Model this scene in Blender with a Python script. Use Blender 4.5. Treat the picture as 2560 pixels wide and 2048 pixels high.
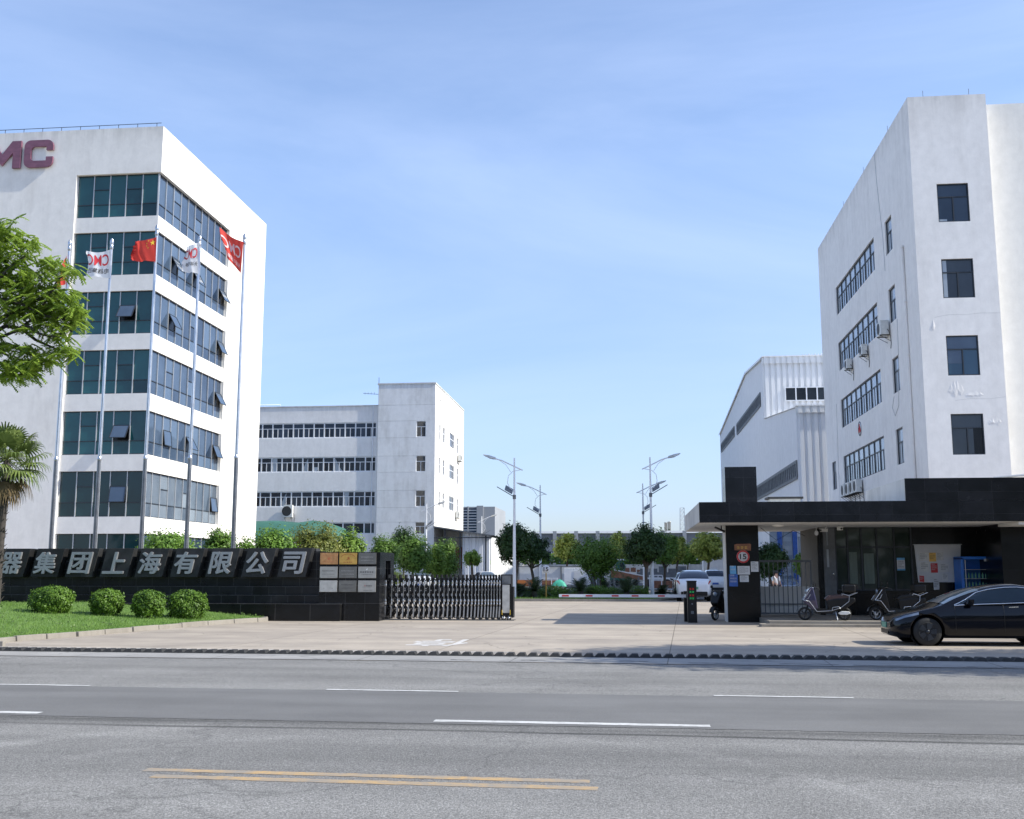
import bpy, bmesh, math, random
import numpy as np
from mathutils import Vector, Matrix
R=math.radians
for o in list(bpy.data.objects): bpy.data.objects.remove(o)
sc=bpy.context.scene
COL=sc.collection
# ------------------------------------------------------------------ camera, sky, sun, exposure
cam_d=bpy.data.cameras.new('camera'); cam=bpy.data.objects.new('camera',cam_d); COL.objects.link(cam)
cam_d.sensor_width=36; cam_d.lens=36*2680/2560; cam_d.clip_start=.1; cam_d.clip_end=6000
cam.location=(0,0,1.8); cam.rotation_euler=(R(90+8.51),0,R(6.129)); sc.camera=cam
SUN_EL=R(39); SUN_DIR=Vector((math.cos(SUN_EL)*math.cos(R(-6.0)),math.cos(SUN_EL)*math.sin(R(-6.0)),math.sin(SUN_EL)))
sd=bpy.data.lights.new('sun','SUN'); sd.energy=3.6; sd.angle=R(.53); sd.color=(1,.965,.865)
so=bpy.data.objects.new('sun',sd); COL.objects.link(so); so.rotation_euler=(-SUN_DIR).to_track_quat('-Z','Y').to_euler()
W=bpy.data.worlds.new('World'); sc.world=W; W.use_nodes=True
nt=W.node_tree; N=nt.nodes; L=nt.links
bg=N['Background']
sky=N.new('ShaderNodeTexSky'); sky.sky_type='NISHITA'; sky.sun_disc=False; sky.sun_elevation=SUN_EL; sky.sun_rotation=R(96)
sky.air_density=1.0; sky.dust_density=.6; sky.ozone_density=2.2
tc=N.new('ShaderNodeTexCoord')
mp=N.new('ShaderNodeMapping'); mp.inputs['Scale'].default_value=(.8,.7,2.6); mp.inputs['Rotation'].default_value=(0,R(16),R(20))
L.new(tc.outputs['Generated'],mp.inputs[0])
nz=N.new('ShaderNodeTexNoise'); nz.inputs['Scale'].default_value=1.7; nz.inputs['Detail'].default_value=9; nz.inputs['Roughness'].default_value=.58; nz.inputs['Distortion'].default_value=.9
L.new(mp.outputs[0],nz.inputs['Vector'])
cr=N.new('ShaderNodeValToRGB'); cr.color_ramp.elements[0].position=.34; cr.color_ramp.elements[1].position=.95
cr.color_ramp.elements[0].color=(.05,.05,.05,1); cr.color_ramp.elements[1].color=(.34,.34,.34,1)
L.new(nz.outputs[0],cr.inputs[0])
mx=N.new('ShaderNodeMixRGB'); mx.inputs[2].default_value=(5.6,6.1,7.0,1)
L.new(cr.outputs[0],mx.inputs[0]); L.new(sky.outputs[0],mx.inputs[1])
tn=N.new('ShaderNodeMixRGB'); tn.blend_type='MULTIPLY'; tn.inputs[0].default_value=1; tn.inputs[2].default_value=(.95,.99,1.09,1); L.new(mx.outputs[0],tn.inputs[1])
# colour ramp multiplied into the sky, darkest and bluest at the horizon
sz=N.new('ShaderNodeSeparateXYZ'); L.new(tc.outputs['Generated'],sz.inputs[0])
hr=N.new('ShaderNodeValToRGB'); he=hr.color_ramp.elements; he[0].position=0; he[0].color=(.60,.63,.72,1); he[1].position=.36; he[1].color=(1,1,1,1); e_=he.new(.13); e_.color=(.82,.81,.90,1)
L.new(sz.outputs[2],hr.inputs[0])
hm=N.new('ShaderNodeMixRGB'); hm.blend_type='MULTIPLY'; hm.inputs[0].default_value=1; L.new(tn.outputs[0],hm.inputs[1]); L.new(hr.outputs[0],hm.inputs[2]); L.new(hm.outputs[0],bg.inputs[0]); bg.inputs[1].default_value=.12
sc.view_settings.view_transform='Standard'; sc.view_settings.look='None'; sc.view_settings.exposure=.88; sc.view_settings.gamma=1
sc.cycles.max_bounces=8
# ------------------------------------------------------------------ helpers
rnd=random.Random(7)
F_,PX,PY=2680.,1280.,1024.
def _ray(x,y):
    m=cam.rotation_euler.to_matrix()
    return m@Vector(((x-PX)/F_,-(y-PY)/F_,-1))
def atY(x,y,Y):            # point of the photograph at the depth Y metres into the site
    d=_ray(x,y); return Vector((0,0,1.8))+d*(Y/d.y)
def atX(x,y,X):
    d=_ray(x,y); return Vector((0,0,1.8))+d*(X/d.x)
def pxm(Y): return F_/Y
WO={}
def tag(o,label=None,cat=None,group=None,kind=None):
    if label: o['label']=label
    if cat: o['category']=cat
    if group: o['group']=group
    if kind: o['kind']=kind
    return o
def thing(name,loc,label,cat,group=None,rz=0):
    o=bpy.data.objects.new(name,None); o.empty_display_size=.3; COL.objects.link(o)
    o.location=loc; o.rotation_euler=(0,0,rz); WO[o]=Vector(loc)
    return tag(o,label,cat,group)
class MB:
    def __init__(s): s.v=[];s.f=[];s.m=[];s.sm=[]
    def add(s,vs,fs,mi=0,smooth=False):
        b=len(s.v); s.v+= [tuple(p) for p in vs]
        for f in fs: s.f.append([b+i for i in f]); s.m.append(mi); s.sm.append(smooth)
        return s
    def box(s,x0,x1,y0,y1,z0,z1,mi=0):
        v=[(x0,y0,z0),(x1,y0,z0),(x1,y1,z0),(x0,y1,z0),(x0,y0,z1),(x1,y0,z1),(x1,y1,z1),(x0,y1,z1)]
        return s.add(v,[(0,3,2,1),(4,5,6,7),(0,1,5,4),(1,2,6,5),(2,3,7,6),(3,0,4,7)],mi)
    def quad(s,a,b,c,d,mi=0): return s.add([a,b,c,d],[(0,1,2,3)],mi)
    def prism(s,poly,ax,a0,a1,mi=0):
        # poly: 2-D outline; ax: axis of extrusion ('x': (y,z), 'y': (x,z), 'z': (x,y))
        def P(p,a): return {'x':(a,p[0],p[1]),'y':(p[0],a,p[1]),'z':(p[0],p[1],a)}[ax]
        n=len(poly); v=[P(p,a0) for p in poly]+[P(p,a1) for p in poly]
        f=[tuple(range(n)),tuple(range(2*n-1,n-1,-1))]+[(i,n+i,n+(i+1)%n,(i+1)%n) for i in range(n)]
        return s.add(v,f,mi)
    def tube(s,pts,r,n=8,mi=0,smooth=True,cap=True):
        pts=[Vector(p) for p in pts]; rs=r if isinstance(r,(list,tuple)) else [r]*len(pts)
        vs=[];fs=[];u=None
        for i,p in enumerate(pts):
            t=(pts[min(i+1,len(pts)-1)]-pts[max(i-1,0)]).normalized()
            if u is None: u=t.orthogonal().normalized()
            else:
                u=(u-t*u.dot(t)); u=u.normalized() if u.length>1e-6 else t.orthogonal().normalized()
            w=t.cross(u)
            for k in range(n):
                a=2*math.pi*k/n; vs.append(p+(u*math.cos(a)+w*math.sin(a))*rs[i])
        for i in range(len(pts)-1):
            for k in range(n):
                k2=(k+1)%n; fs.append((i*n+k,i*n+k2,(i+1)*n+k2,(i+1)*n+k))
        s.add(vs,fs,mi,smooth)
        if cap: s.add([vs[k] for k in range(n)],[tuple(range(n-1,-1,-1))],mi); s.add(vs[-n:],[tuple(range(n))],mi)
        return s
    def lathe(s,prof,c,ax='z',n=16,mi=0,smooth=True,cap=True):
        vs=[];fs=[]
        for r,h in prof:
            for k in range(n):
                a=2*math.pi*k/n; x,y=r*math.cos(a),r*math.sin(a)
                vs.append({'z':(c[0]+x,c[1]+y,c[2]+h),'y':(c[0]+x,c[1]+h,c[2]+y),'x':(c[0]+h,c[1]+x,c[2]+y)}[ax])
        for i in range(len(prof)-1):
            for k in range(n):
                k2=(k+1)%n; fs.append((i*n+k,i*n+k2,(i+1)*n+k2,(i+1)*n+k))
        s.add(vs,fs,mi,smooth)
        if cap: s.add(vs[:n],[tuple(range(n-1,-1,-1))],mi); s.add(vs[-n:],[tuple(range(n))],mi)
        return s
    def build(s,name,mats,parent=None,origin=None,local=False,bevel=0):
        org=WO[parent] if parent is not None else Vector(origin or (0,0,0))
        if local: org=Vector((0,0,0))
        me=bpy.data.meshes.new(name)
        me.from_pydata([(a-org.x,b-org.y,c-org.z) for a,b,c in s.v],[],s.f)
        if not isinstance(mats,(list,tuple)): mats=[mats]
        for m in mats: me.materials.append(m)
        me.polygons.foreach_set('material_index',s.m); me.polygons.foreach_set('use_smooth',s.sm)
        bm=bmesh.new(); bm.from_mesh(me); bmesh.ops.recalc_face_normals(bm,faces=bm.faces)
        bm.to_mesh(me); bm.free(); me.update()
        o=bpy.data.objects.new(name,me); COL.objects.link(o)
        if parent is not None: o.parent=parent; WO[o]=WO[parent]
        else: o.location=org; WO[o]=org
        if bevel:
            b=o.modifiers.new('bevel','BEVEL'); b.width=bevel; b.segments=2; b.limit_method='ANGLE'
        return o
def kids(o): return [c for c in bpy.data.objects if c.parent==o]
def copy_tree(o,parent=None,ch=None):
    if ch is None:
        ch={}
        for c in bpy.data.objects:
            if c.parent: ch.setdefault(c.parent,[]).append(c)
    c=o.copy(); COL.objects.link(c); c.parent=parent
    for k in ch.get(o,[]): copy_tree(k,c,ch)
    return c
def text_mesh(s,offset=0.0,depth=0.0):
    c=bpy.data.curves.new('glyph','FONT'); c.body=s; c.size=1; c.offset=offset; c.extrude=depth; c.resolution_u=3
    o=bpy.data.objects.new('glyph',c); COL.objects.link(o); bpy.context.view_layer.update()
    me=bpy.data.meshes.new_from_object(o.evaluated_get(bpy.context.evaluated_depsgraph_get()))
    v=np.array([p.co[:] for p in me.vertices]); f=[list(p.vertices) for p in me.polygons]
    bpy.data.objects.remove(o); bpy.data.curves.remove(c); bpy.data.meshes.remove(me)
    v[:,0]=(v[:,0]-v[:,0].min())/(v[:,0].max()-v[:,0].min()); v[:,1]=(v[:,1]-v[:,1].min())/(v[:,1].max()-v[:,1].min())
    return v,f
# ------------------------------------------------------------------ materials
def newmat(name):
    m=bpy.data.materials.new(name); m.use_nodes=True
    return m,m.node_tree.nodes,m.node_tree.links,m.node_tree.nodes['Principled BSDF']
def pm(name,col,rough=.6,metal=0,var=.12,scale=3,bump=0,bscale=40,spec=.5,coat=0,stretch=(1,1,1),island=0,detail=6):
    m,n,l,b=newmat(name)
    b.inputs['Roughness'].default_value=rough; b.inputs['Metallic'].default_value=metal
    b.inputs['Specular IOR Level'].default_value=spec; b.inputs['Coat Weight'].default_value=coat
    g=n.new('ShaderNodeNewGeometry'); mpn=n.new('ShaderNodeMapping'); mpn.inputs['Scale'].default_value=stretch
    l.new(g.outputs['Position'],mpn.inputs[0])
    t=n.new('ShaderNodeTexNoise'); t.inputs['Scale'].default_value=scale; t.inputs['Detail'].default_value=detail; t.inputs['Roughness'].default_value=.6
    l.new(mpn.outputs[0],t.inputs['Vector'])
    r=n.new('ShaderNodeValToRGB'); r.color_ramp.elements[0].position=.3; r.color_ramp.elements[1].position=.7
    r.color_ramp.elements[0].color=[c*(1-var) for c in col]+[1]; r.color_ramp.elements[1].color=[min(1,c*(1+var)) for c in col]+[1]
    l.new(t.outputs[0],r.inputs[0]); out=r.outputs[0]
    if island:
        mul=n.new('ShaderNodeMixRGB'); mul.blend_type='MULTIPLY'; mul.inputs[0].default_value=1
        rr=n.new('ShaderNodeMapRange'); rr.inputs[3].default_value=1-island; rr.inputs[4].default_value=1+island
        l.new(g.outputs['Random Per Island'],rr.inputs[0]); l.new(out,mul.inputs[1]); l.new(rr.outputs[0],mul.inputs[2]); out=mul.outputs[0]
    l.new(out,b.inputs['Base Color'])
    if bump:
        t2=n.new('ShaderNodeTexNoise'); t2.inputs['Scale'].default_value=bscale; t2.inputs['Detail'].default_value=5
        l.new(g.outputs['Position'],t2.inputs['Vector'])
        bp=n.new('ShaderNodeBump'); bp.inputs['Strength'].default_value=bump; bp.inputs['Distance'].default_value=.02
        l.new(t2.outputs[0],bp.inputs['Height']); l.new(bp.outputs[0],b.inputs['Normal'])
    return m
def plaster(name,col,stain=(.45,.44,.42),amt=.35,cover=.6,rough=.85,top=None,grime=(.30,.29,.27)):
    # painted render with rain streaks and grime patches
    m,n,l,b=newmat(name); b.inputs['Roughness'].default_value=rough; b.inputs['Specular IOR Level'].default_value=.25
    g=n.new('ShaderNodeNewGeometry')
    def noise(sc,st,det=7):
        mpn=n.new('ShaderNodeMapping'); mpn.inputs['Scale'].default_value=st; l.new(g.outputs['Position'],mpn.inputs[0])
        t=n.new('ShaderNodeTexNoise'); t.inputs['Scale'].default_value=sc; t.inputs['Detail'].default_value=det; t.inputs['Roughness'].default_value=.65
        l.new(mpn.outputs[0],t.inputs['Vector']); return t.outputs[0]
    a=noise(.9,(1.6,1.6,.22)); c=noise(.35,(1,1,1)); d=noise(2.2,(1,1,.8))
    mu=n.new('ShaderNodeMath'); mu.operation='MULTIPLY'; l.new(a,mu.inputs[0]); l.new(c,mu.inputs[1])
    mr=n.new('ShaderNodeMapRange'); mr.inputs[1].default_value=.22*cover/.6; mr.inputs[2].default_value=.48; mr.inputs[4].default_value=amt
    l.new(mu.outputs[0],mr.inputs[0])
    mxx=n.new('ShaderNodeMixRGB'); mxx.inputs[1].default_value=(*col,1); mxx.inputs[2].default_value=(*stain,1); l.new(mr.outputs[0],mxx.inputs[0])
    if top:   # black weathering that creeps down from the parapet in runs
        sx=n.new('ShaderNodeSeparateXYZ'); l.new(g.outputs['Position'],sx.inputs[0])
        dz=n.new('ShaderNodeMapRange'); dz.inputs[1].default_value=top-2.4; dz.inputs[2].default_value=top; l.new(sx.outputs[2],dz.inputs[0])
        pw=n.new('ShaderNodeMath'); pw.operation='POWER'; pw.inputs[1].default_value=2.2; l.new(dz.outputs[0],pw.inputs[0])
        rn=noise(1.1,(1.5,1.5,.12)); rm=n.new('ShaderNodeMapRange'); rm.inputs[1].default_value=.34; rm.inputs[2].default_value=.66; rm.inputs[4].default_value=.5; l.new(rn,rm.inputs[0])
        gm_=n.new('ShaderNodeMath'); gm_.operation='MULTIPLY'; l.new(pw.outputs[0],gm_.inputs[0]); l.new(rm.outputs[0],gm_.inputs[1])
        m0=n.new('ShaderNodeMixRGB'); m0.inputs[2].default_value=(*grime,1); l.new(gm_.outputs[0],m0.inputs[0]); l.new(mxx.outputs[0],m0.inputs[1]); mxx=m0
    m2=n.new('ShaderNodeMixRGB'); m2.blend_type='MULTIPLY'; m2.inputs[0].default_value=1
    r2=n.new('ShaderNodeMapRange'); r2.inputs[1].default_value=.3; r2.inputs[2].default_value=.7; r2.inputs[3].default_value=.93; r2.inputs[4].default_value=1.04
    l.new(d,r2.inputs[0]); l.new(mxx.outputs[0],m2.inputs[1]); l.new(r2.outputs[0],m2.inputs[2]); l.new(m2.outputs[0],b.inputs['Base Color'])
    bp=n.new('ShaderNodeBump'); bp.inputs['Strength'].default_value=.15; bp.inputs['Distance'].default_value=.03; l.new(d,bp.inputs['Height']); l.new(bp.outputs[0],b.inputs['Normal'])
    return m
def granite(name,col,joint,w,h,rough=.28,off=.0,ox=0,oz=0,mort=.006,var=.35):
    m,n,l,b=newmat(name); b.inputs['Roughness'].default_value=rough; b.inputs['Specular IOR Level'].default_value=.32
    g=n.new('ShaderNodeNewGeometry'); sx=n.new('ShaderNodeSeparateXYZ'); l.new(g.outputs['Position'],sx.inputs[0])
    ad=n.new('ShaderNodeMath'); ad.operation='ADD'; l.new(sx.outputs[0],ad.inputs[0]); l.new(sx.outputs[1],ad.inputs[1])
    cb=n.new('ShaderNodeCombineXYZ'); l.new(ad.outputs[0],cb.inputs[0]); l.new(sx.outputs[2],cb.inputs[1])
    mpn=n.new('ShaderNodeMapping'); mpn.inputs['Location'].default_value=(ox,oz,0); l.new(cb.outputs[0],mpn.inputs[0])
    br=n.new('ShaderNodeTexBrick'); br.offset=off; br.inputs['Scale'].default_value=1; br.inputs['Brick Width'].default_value=w; br.inputs['Row Height'].default_value=h
    br.inputs['Mortar Size'].default_value=mort; br.inputs['Mortar Smooth'].default_value=.3
    br.inputs['Color1'].default_value=(*[c*(1-var) for c in col],1); br.inputs['Color2'].default_value=(*[c*(1+var) for c in col],1); br.inputs['Mortar'].default_value=(*joint,1)
    l.new(mpn.outputs[0],br.inputs['Vector'])
    t=n.new('ShaderNodeTexNoise'); t.inputs['Scale'].default_value=2.5; t.inputs['Detail'].default_value=8; l.new(g.outputs['Position'],t.inputs['Vector'])
    mr=n.new('ShaderNodeMapRange'); mr.inputs[1].default_value=.3; mr.inputs[2].default_value=.7; mr.inputs[3].default_value=.7; mr.inputs[4].default_value=1.4
    l.new(t.outputs[0],mr.inputs[0])
    mu=n.new('ShaderNodeMixRGB'); mu.blend_type='MULTIPLY'; mu.inputs[0].default_value=1; l.new(br.outputs[0],mu.inputs[1]); l.new(mr.outputs[0],mu.inputs[2]); l.new(mu.outputs[0],b.inputs['Base Color'])
    r2=n.new('ShaderNodeMapRange'); r2.inputs[3].default_value=rough*.7; r2.inputs[4].default_value=rough*1.5; l.new(t.outputs[0],r2.inputs[0]); l.new(r2.outputs[0],b.inputs['Roughness'])
    return m
def glassm(name,c1,c2,rough=.04,spec=.5,ior=1.5):
    # pane: tinted, each pane its own depth of tint, slightly uneven
    m,n,l,b=newmat(name); b.inputs['Roughness'].default_value=rough; b.inputs['Specular IOR Level'].default_value=spec; b.inputs['IOR'].default_value=ior
    g=n.new('ShaderNodeNewGeometry')
    mxx=n.new('ShaderNodeMixRGB'); mxx.inputs[1].default_value=(*c1,1); mxx.inputs[2].default_value=(*c2,1)
    t=n.new('ShaderNodeTexNoise'); t.inputs['Scale'].default_value=.9; t.inputs['Detail'].default_value=3; l.new(g.outputs['Position'],t.inputs['Vector'])
    ad=n.new('ShaderNodeMath'); ad.operation='MULTIPLY_ADD'; ad.inputs[1].default_value=.7; l.new(t.outputs[0],ad.inputs[0])
    sb=n.new('ShaderNodeMapRange'); sb.inputs[3].default_value=-.35; sb.inputs[4].default_value=.65; l.new(g.outputs['Random Per Island'],sb.inputs[0]); l.new(sb.outputs[0],ad.inputs[2])
    cl=n.new('ShaderNodeClamp'); l.new(ad.outputs[0],cl.inputs[0]); l.new(cl.outputs[0],mxx.inputs[0]); l.new(mxx.outputs[0],b.inputs['Base Color'])
    t3=n.new('ShaderNodeTexNoise'); t3.inputs['Scale'].default_value=.8; t3.inputs['Detail'].default_value=1; l.new(g.outputs['Position'],t3.inputs['Vector'])
    bp=n.new('ShaderNodeBump'); bp.inputs['Strength'].default_value=.08; bp.inputs['Distance'].default_value=.05; l.new(t3.outputs[0],bp.inputs['Height']); l.new(bp.outputs[0],b.inputs['Normal'])
    return m
def leafm(name,c1,c2,rough=.5,tr=.3):
    m,n,l,b=newmat(name); b.inputs['Roughness'].default_value=rough; b.inputs['Specular IOR Level'].default_value=.35
    g=n.new('ShaderNodeNewGeometry'); r=n.new('ShaderNodeValToRGB'); r.color_ramp.elements[0].color=(*c1,1); r.color_ramp.elements[1].color=(*c2,1)
    t=n.new('ShaderNodeTexNoise'); t.inputs['Scale'].default_value=1.3; t.inputs['Detail'].default_value=3; l.new(g.outputs['Position'],t.inputs['Vector'])
    ad=n.new('ShaderNodeMath'); ad.operation='MULTIPLY_ADD'; ad.inputs[1].default_value=.5; l.new(g.outputs['Random Per Island'],ad.inputs[0])
    m3=n.new('ShaderNodeMapRange'); m3.inputs[1].default_value=.3; m3.inputs[2].default_value=.7; m3.inputs[4].default_value=.5; l.new(t.outputs[0],m3.inputs[0]); l.new(m3.outputs[0],ad.inputs[2])
    l.new(ad.outputs[0],r.inputs[0]); l.new(r.outputs[0],b.inputs['Base Color'])
    tl=n.new('ShaderNodeBsdfTranslucent'); l.new(r.outputs[0],tl.inputs[0])
    mxs=n.new('ShaderNodeMixShader'); mxs.inputs[0].default_value=tr
    l.new(b.outputs[0],mxs.inputs[1]); l.new(tl.outputs[0],mxs.inputs[2]); l.new(mxs.outputs[0],n['Material Output'].inputs[0])
    return m
M={}
M['white_wall']=plaster('white_wall',(.86,.825,.765),(.6,.565,.51),.5,top=30.3)
M['white_band']=plaster('white_band',(.84,.81,.76),(.62,.59,.54),.35)
M['right_wall']=plaster('right_wall',(.87,.84,.805),(.65,.62,.585),.5,top=29.2)
M['cream_wall']=plaster('cream_wall',(.82,.80,.75),(.62,.6,.55),.4)
M['mid_wall']=plaster('mid_wall',(.83,.805,.78),(.62,.60,.575),.5,top=19.9)
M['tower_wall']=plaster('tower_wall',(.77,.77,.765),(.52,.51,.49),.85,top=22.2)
M['stained_concrete']=plaster('stained_concrete',(.62,.61,.58),(.3,.29,.27),.8)
M['soffit']=plaster('soffit',(.7,.69,.66),(.4,.38,.35),.4)
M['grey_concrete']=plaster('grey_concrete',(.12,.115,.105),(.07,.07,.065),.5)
M['granite']=granite('granite',(.007,.0072,.009),(.022,.022,.024),1.05,.72,ox=.35,oz=.005,rough=.22,mort=.005)
M['granite_end']=granite('granite_end',(.008,.0085,.010),(.06,.06,.062),.72,.62,ox=.15,oz=.0,rough=.2,mort=.006)
M['granite_wall']=granite('granite_wall',(.0095,.0098,.0115),(.075,.072,.07),.62,.305,ox=.15,oz=.02)
M['granite_plinth']=granite('granite_plinth',(.008,.008,.0085),(.10,.095,.09),1.28,2.0,ox=.4)
M['granite_plate']=granite('granite_plate',(.026,.026,.027),(.05,.05,.05),3.,3.,rough=.42)
M['black_panel']=granite('black_panel',(.0035,.0035,.004),(.010,.010,.010),1.2,.9,rough=.22)
M['steel']=pm('steel',(.46,.47,.49),.3,.85,.12,6)
M['pole_dark']=pm('pole_dark',(.20,.205,.215),.32,.85,.2,3)  # dark surroundings mirrored in the lower tube, put into its steel colour
M['pole_steel']=pm('pole_steel',(.50,.52,.55),.28,.9,.15,3)
M['letter_steel']=pm('letter_steel',(.36,.365,.38),.42,.5,.06,4)
M['white_paint']=pm('white_paint',(.74,.75,.77),.4,0,.06,2)
M['alu']=pm('alu',(.48,.49,.5),.4,.4,.1,3)
M['dark_frame']=pm('dark_frame',(.028,.034,.042),.45,.2,.15,3)
M['black_paint']=pm('black_paint',(.0045,.0045,.005),.42,0,.2,6,spec=.35)
M['rubber']=pm('rubber',(.028,.028,.028),.8,0,.3,8,.4,60)
M['tyre']=pm('tyre',(.014,.014,.014),.75,0,.2,10)
M['teal_glass']=glassm('teal_glass',(.005,.034,.042),(.020,.105,.115))
M['teal_dark']=glassm('teal_dark',(.004,.018,.024),(.012,.046,.052))
M['reflection_green']=pm('reflection_green',(.13,.17,.145),.6,0,.15,3,stretch=(6,6,.3))  # pale green of the reflections painted on the gatehouse glass
M['window_blue']=glassm('window_blue',(.02,.05,.085),(.05,.11,.17))
M['sky_tint_glass']=glassm('sky_tint_glass',(.018,.032,.060),(.085,.125,.185),.03,.5,1.6)  # sky reflection of the tower's side panes put into a blue tint
M['curtain_glass']=glassm('curtain_glass',(.04,.06,.09),(.20,.235,.27),.06,.5,1.6)
M['dark_glass']=glassm('dark_glass',(.010,.013,.018),(.055,.068,.082))
M['navy_glass']=glassm('navy_glass',(.012,.022,.038),(.045,.066,.10))
M['pale_glass']=glassm('pale_glass',(.2,.24,.28),(.42,.46,.5),.05,.5,1.7)
M['booth_glass']=glassm('booth_glass',(.012,.020,.018),(.072,.092,.084),.05)
M['corr']=pm('corr',(.76,.77,.79),.45,0,.06,.8,stretch=(2,2,.2))
M['corr_white']=pm('corr_white',(.78,.78,.77),.5,0,.06,.8,stretch=(2,2,.2))
M['hall_wall']=plaster('hall_wall',(.77,.775,.785),(.62,.63,.64),.3)
M['mauve']=pm('mauve',(.205,.085,.125),.55,0,.2,2,stretch=(1,1,3))
M['kerb']=plaster('kerb',(.27,.245,.21),(.13,.115,.095),.9)
M['red']=pm('red',(.55,.03,.035),.5,0,.12,4)
M['flag_red']=leafm('flag_red',(.72,.07,.05),(.80,.09,.07),.7,.5)
M['flag_white']=leafm('flag_white',(.86,.86,.88),(.9,.9,.92),.7,.5)
M['flag_yellow']=pm('flag_yellow',(.75,.5,.04),.7)
M['ink']=pm('ink',(.03,.03,.035),.6,0,.2,20)
M['paper']=pm('paper',(.62,.63,.64),.7,0,.08,3)
M['poster_blue']=pm('poster_blue',(.03,.10,.36),.5,0,.2,6)
M['poster_cyan']=pm('poster_cyan',(.12,.36,.60),.5,0,.2,6)
M['gold']=pm('gold',(.62,.38,.10),.42,.55,.2,7,stretch=(1,1,1))
M['copper']=pm('copper',(.58,.30,.13),.42,.55,.25,7)
M['plate_grey']=pm('plate_grey',(.20,.195,.18),.38,.6,.18,5)
M['plate_silver']=pm('plate_silver',(.42,.41,.38),.4,.5,.15,5)
M['plate_light']=pm('plate_light',(.52,.51,.48),.4,.45,.15,5)
M['emblem_red']=pm('emblem_red',(.35,.04,.02),.5)
M['emblem_orange']=pm('emblem_orange',(.52,.17,.07),.5)
M['ac_white']=pm('ac_white',(.66,.66,.63),.5,0,.1,4)
M['ac_dark']=pm('ac_dark',(.03,.03,.03),.6)
M['tarp_green']=pm('tarp_green',(.04,.135,.10),.65,0,.18,.5)
M['bark']=pm('bark',(.10,.075,.055),.9,0,.35,9,.6,30,stretch=(1,1,.3))
M['dark_bark']=pm('dark_bark',(.05,.042,.036),.9,0,.35,9,.6,30)
M['leaf_mid']=leafm('leaf_mid',(.075,.155,.02),(.25,.37,.06))
M['leaf_yellow']=leafm('leaf_yellow',(.21,.28,.035),(.46,.50,.12))
M['leaf_olive']=leafm('leaf_olive',(.075,.115,.018),(.27,.27,.065))
M['leaf_dark']=leafm('leaf_dark',(.016,.042,.011),(.055,.11,.024))
M['leaf_deep']=leafm('leaf_deep',(.05,.115,.018),(.165,.28,.042))
M['leaf_bush']=leafm('leaf_bush',(.05,.125,.014),(.20,.34,.05))
M['leaf_bush_clip']=leafm('leaf_bush_clip',(.035,.09,.010),(.17,.29,.035))
M['leaf_shade']=leafm('leaf_shade',(.035,.08,.014),(.10,.18,.03),.5,.08)
M['leaf_near']=leafm('leaf_near',(.10,.19,.022),(.38,.50,.08),.45,.42)
M['palm']=leafm('palm',(.05,.09,.02),(.22,.28,.08),.45,.25)
M['cycad']=leafm('cycad',(.014,.030,.012),(.04,.07,.02),.4,.15)
M['dead_leaf']=leafm('dead_leaf',(.10,.07,.035),(.19,.14,.07),.8,.1)
M['grass']=leafm('grass',(.085,.18,.026),(.22,.34,.075),.6,.3)
M['skin']=pm('skin',(.45,.26,.18),.5)
M['hair']=pm('hair',(.01,.009,.008),.5)
M['shirt']=pm('shirt',(.7,.68,.66),.8)
M['trousers']=pm('trousers',(.02,.022,.03),.8)
M['car_black']=pm('car_black',(.003,.0033,.006),.12,0,.1,3,spec=.2,coat=.3)
M['car_white']=pm('car_white',(.70,.72,.75),.22,0,.05,3,coat=.8)
M['car_glass']=glassm('car_glass',(.008,.014,.026),(.022,.036,.062),.03,.5,1.5)  # bluish reflections in the car windows put into the pane tint
M['windscreen']=glassm('windscreen',(.03,.045,.06),(.10,.13,.16),.03,.5,1.55)
M['chrome']=pm('chrome',(.75,.76,.78),.12,1,.05,4)
M['rim']=pm('rim',(.05,.053,.06),.35,.6,.2,4)
M['lamp_red']=pm('lamp_red',(.35,.012,.012),.25)
M['lamp_clear']=pm('lamp_clear',(.18,.22,.28),.08,.3,.1,4,coat=1)
M['car_grey']=pm('car_grey',(.16,.20,.26),.22,.2,.05,3,coat=.8)
M['plate_green']=pm('plate_green',(.13,.34,.24),.5)
M['plate_blue']=pm('plate_blue',(.04,.10,.36),.5)
M['vend_blue']=pm('vend_blue',(.02,.17,.62),.35)
M['purple']=pm('purple',(.035,.03,.075),.25,0,.1,4,coat=.6)
M['brown_seat']=pm('brown_seat',(.06,.032,.03),.45)
M['orange']=pm('orange',(.48,.16,.04),.6,0,.2,2)
M['rust']=pm('rust',(.22,.10,.06),.75,0,.3,4)
M['machine_grey']=pm('machine_grey',(.13,.14,.15),.6,0,.25,3)
M['far_wall']=pm('far_wall',(.16,.17,.185),.8,0,.08,.1)
M['far_light']=pm('far_light',(.30,.31,.325),.7,0,.08,.2)
M['yellow_post']=pm('yellow_post',(.40,.24,.05),.6)
def emis(name,col,st):
    m,n,l,b=newmat(name); b.inputs['Base Color'].default_value=(*[c*.3 for c in col],1); b.inputs['Emission Color'].default_value=(*col,1); b.inputs['Emission Strength'].default_value=st; return m
M['led_red']=emis('led_red',(1,.05,.02),.10); M['led_green']=emis('led_green',(.05,1,.25),.10)
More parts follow.
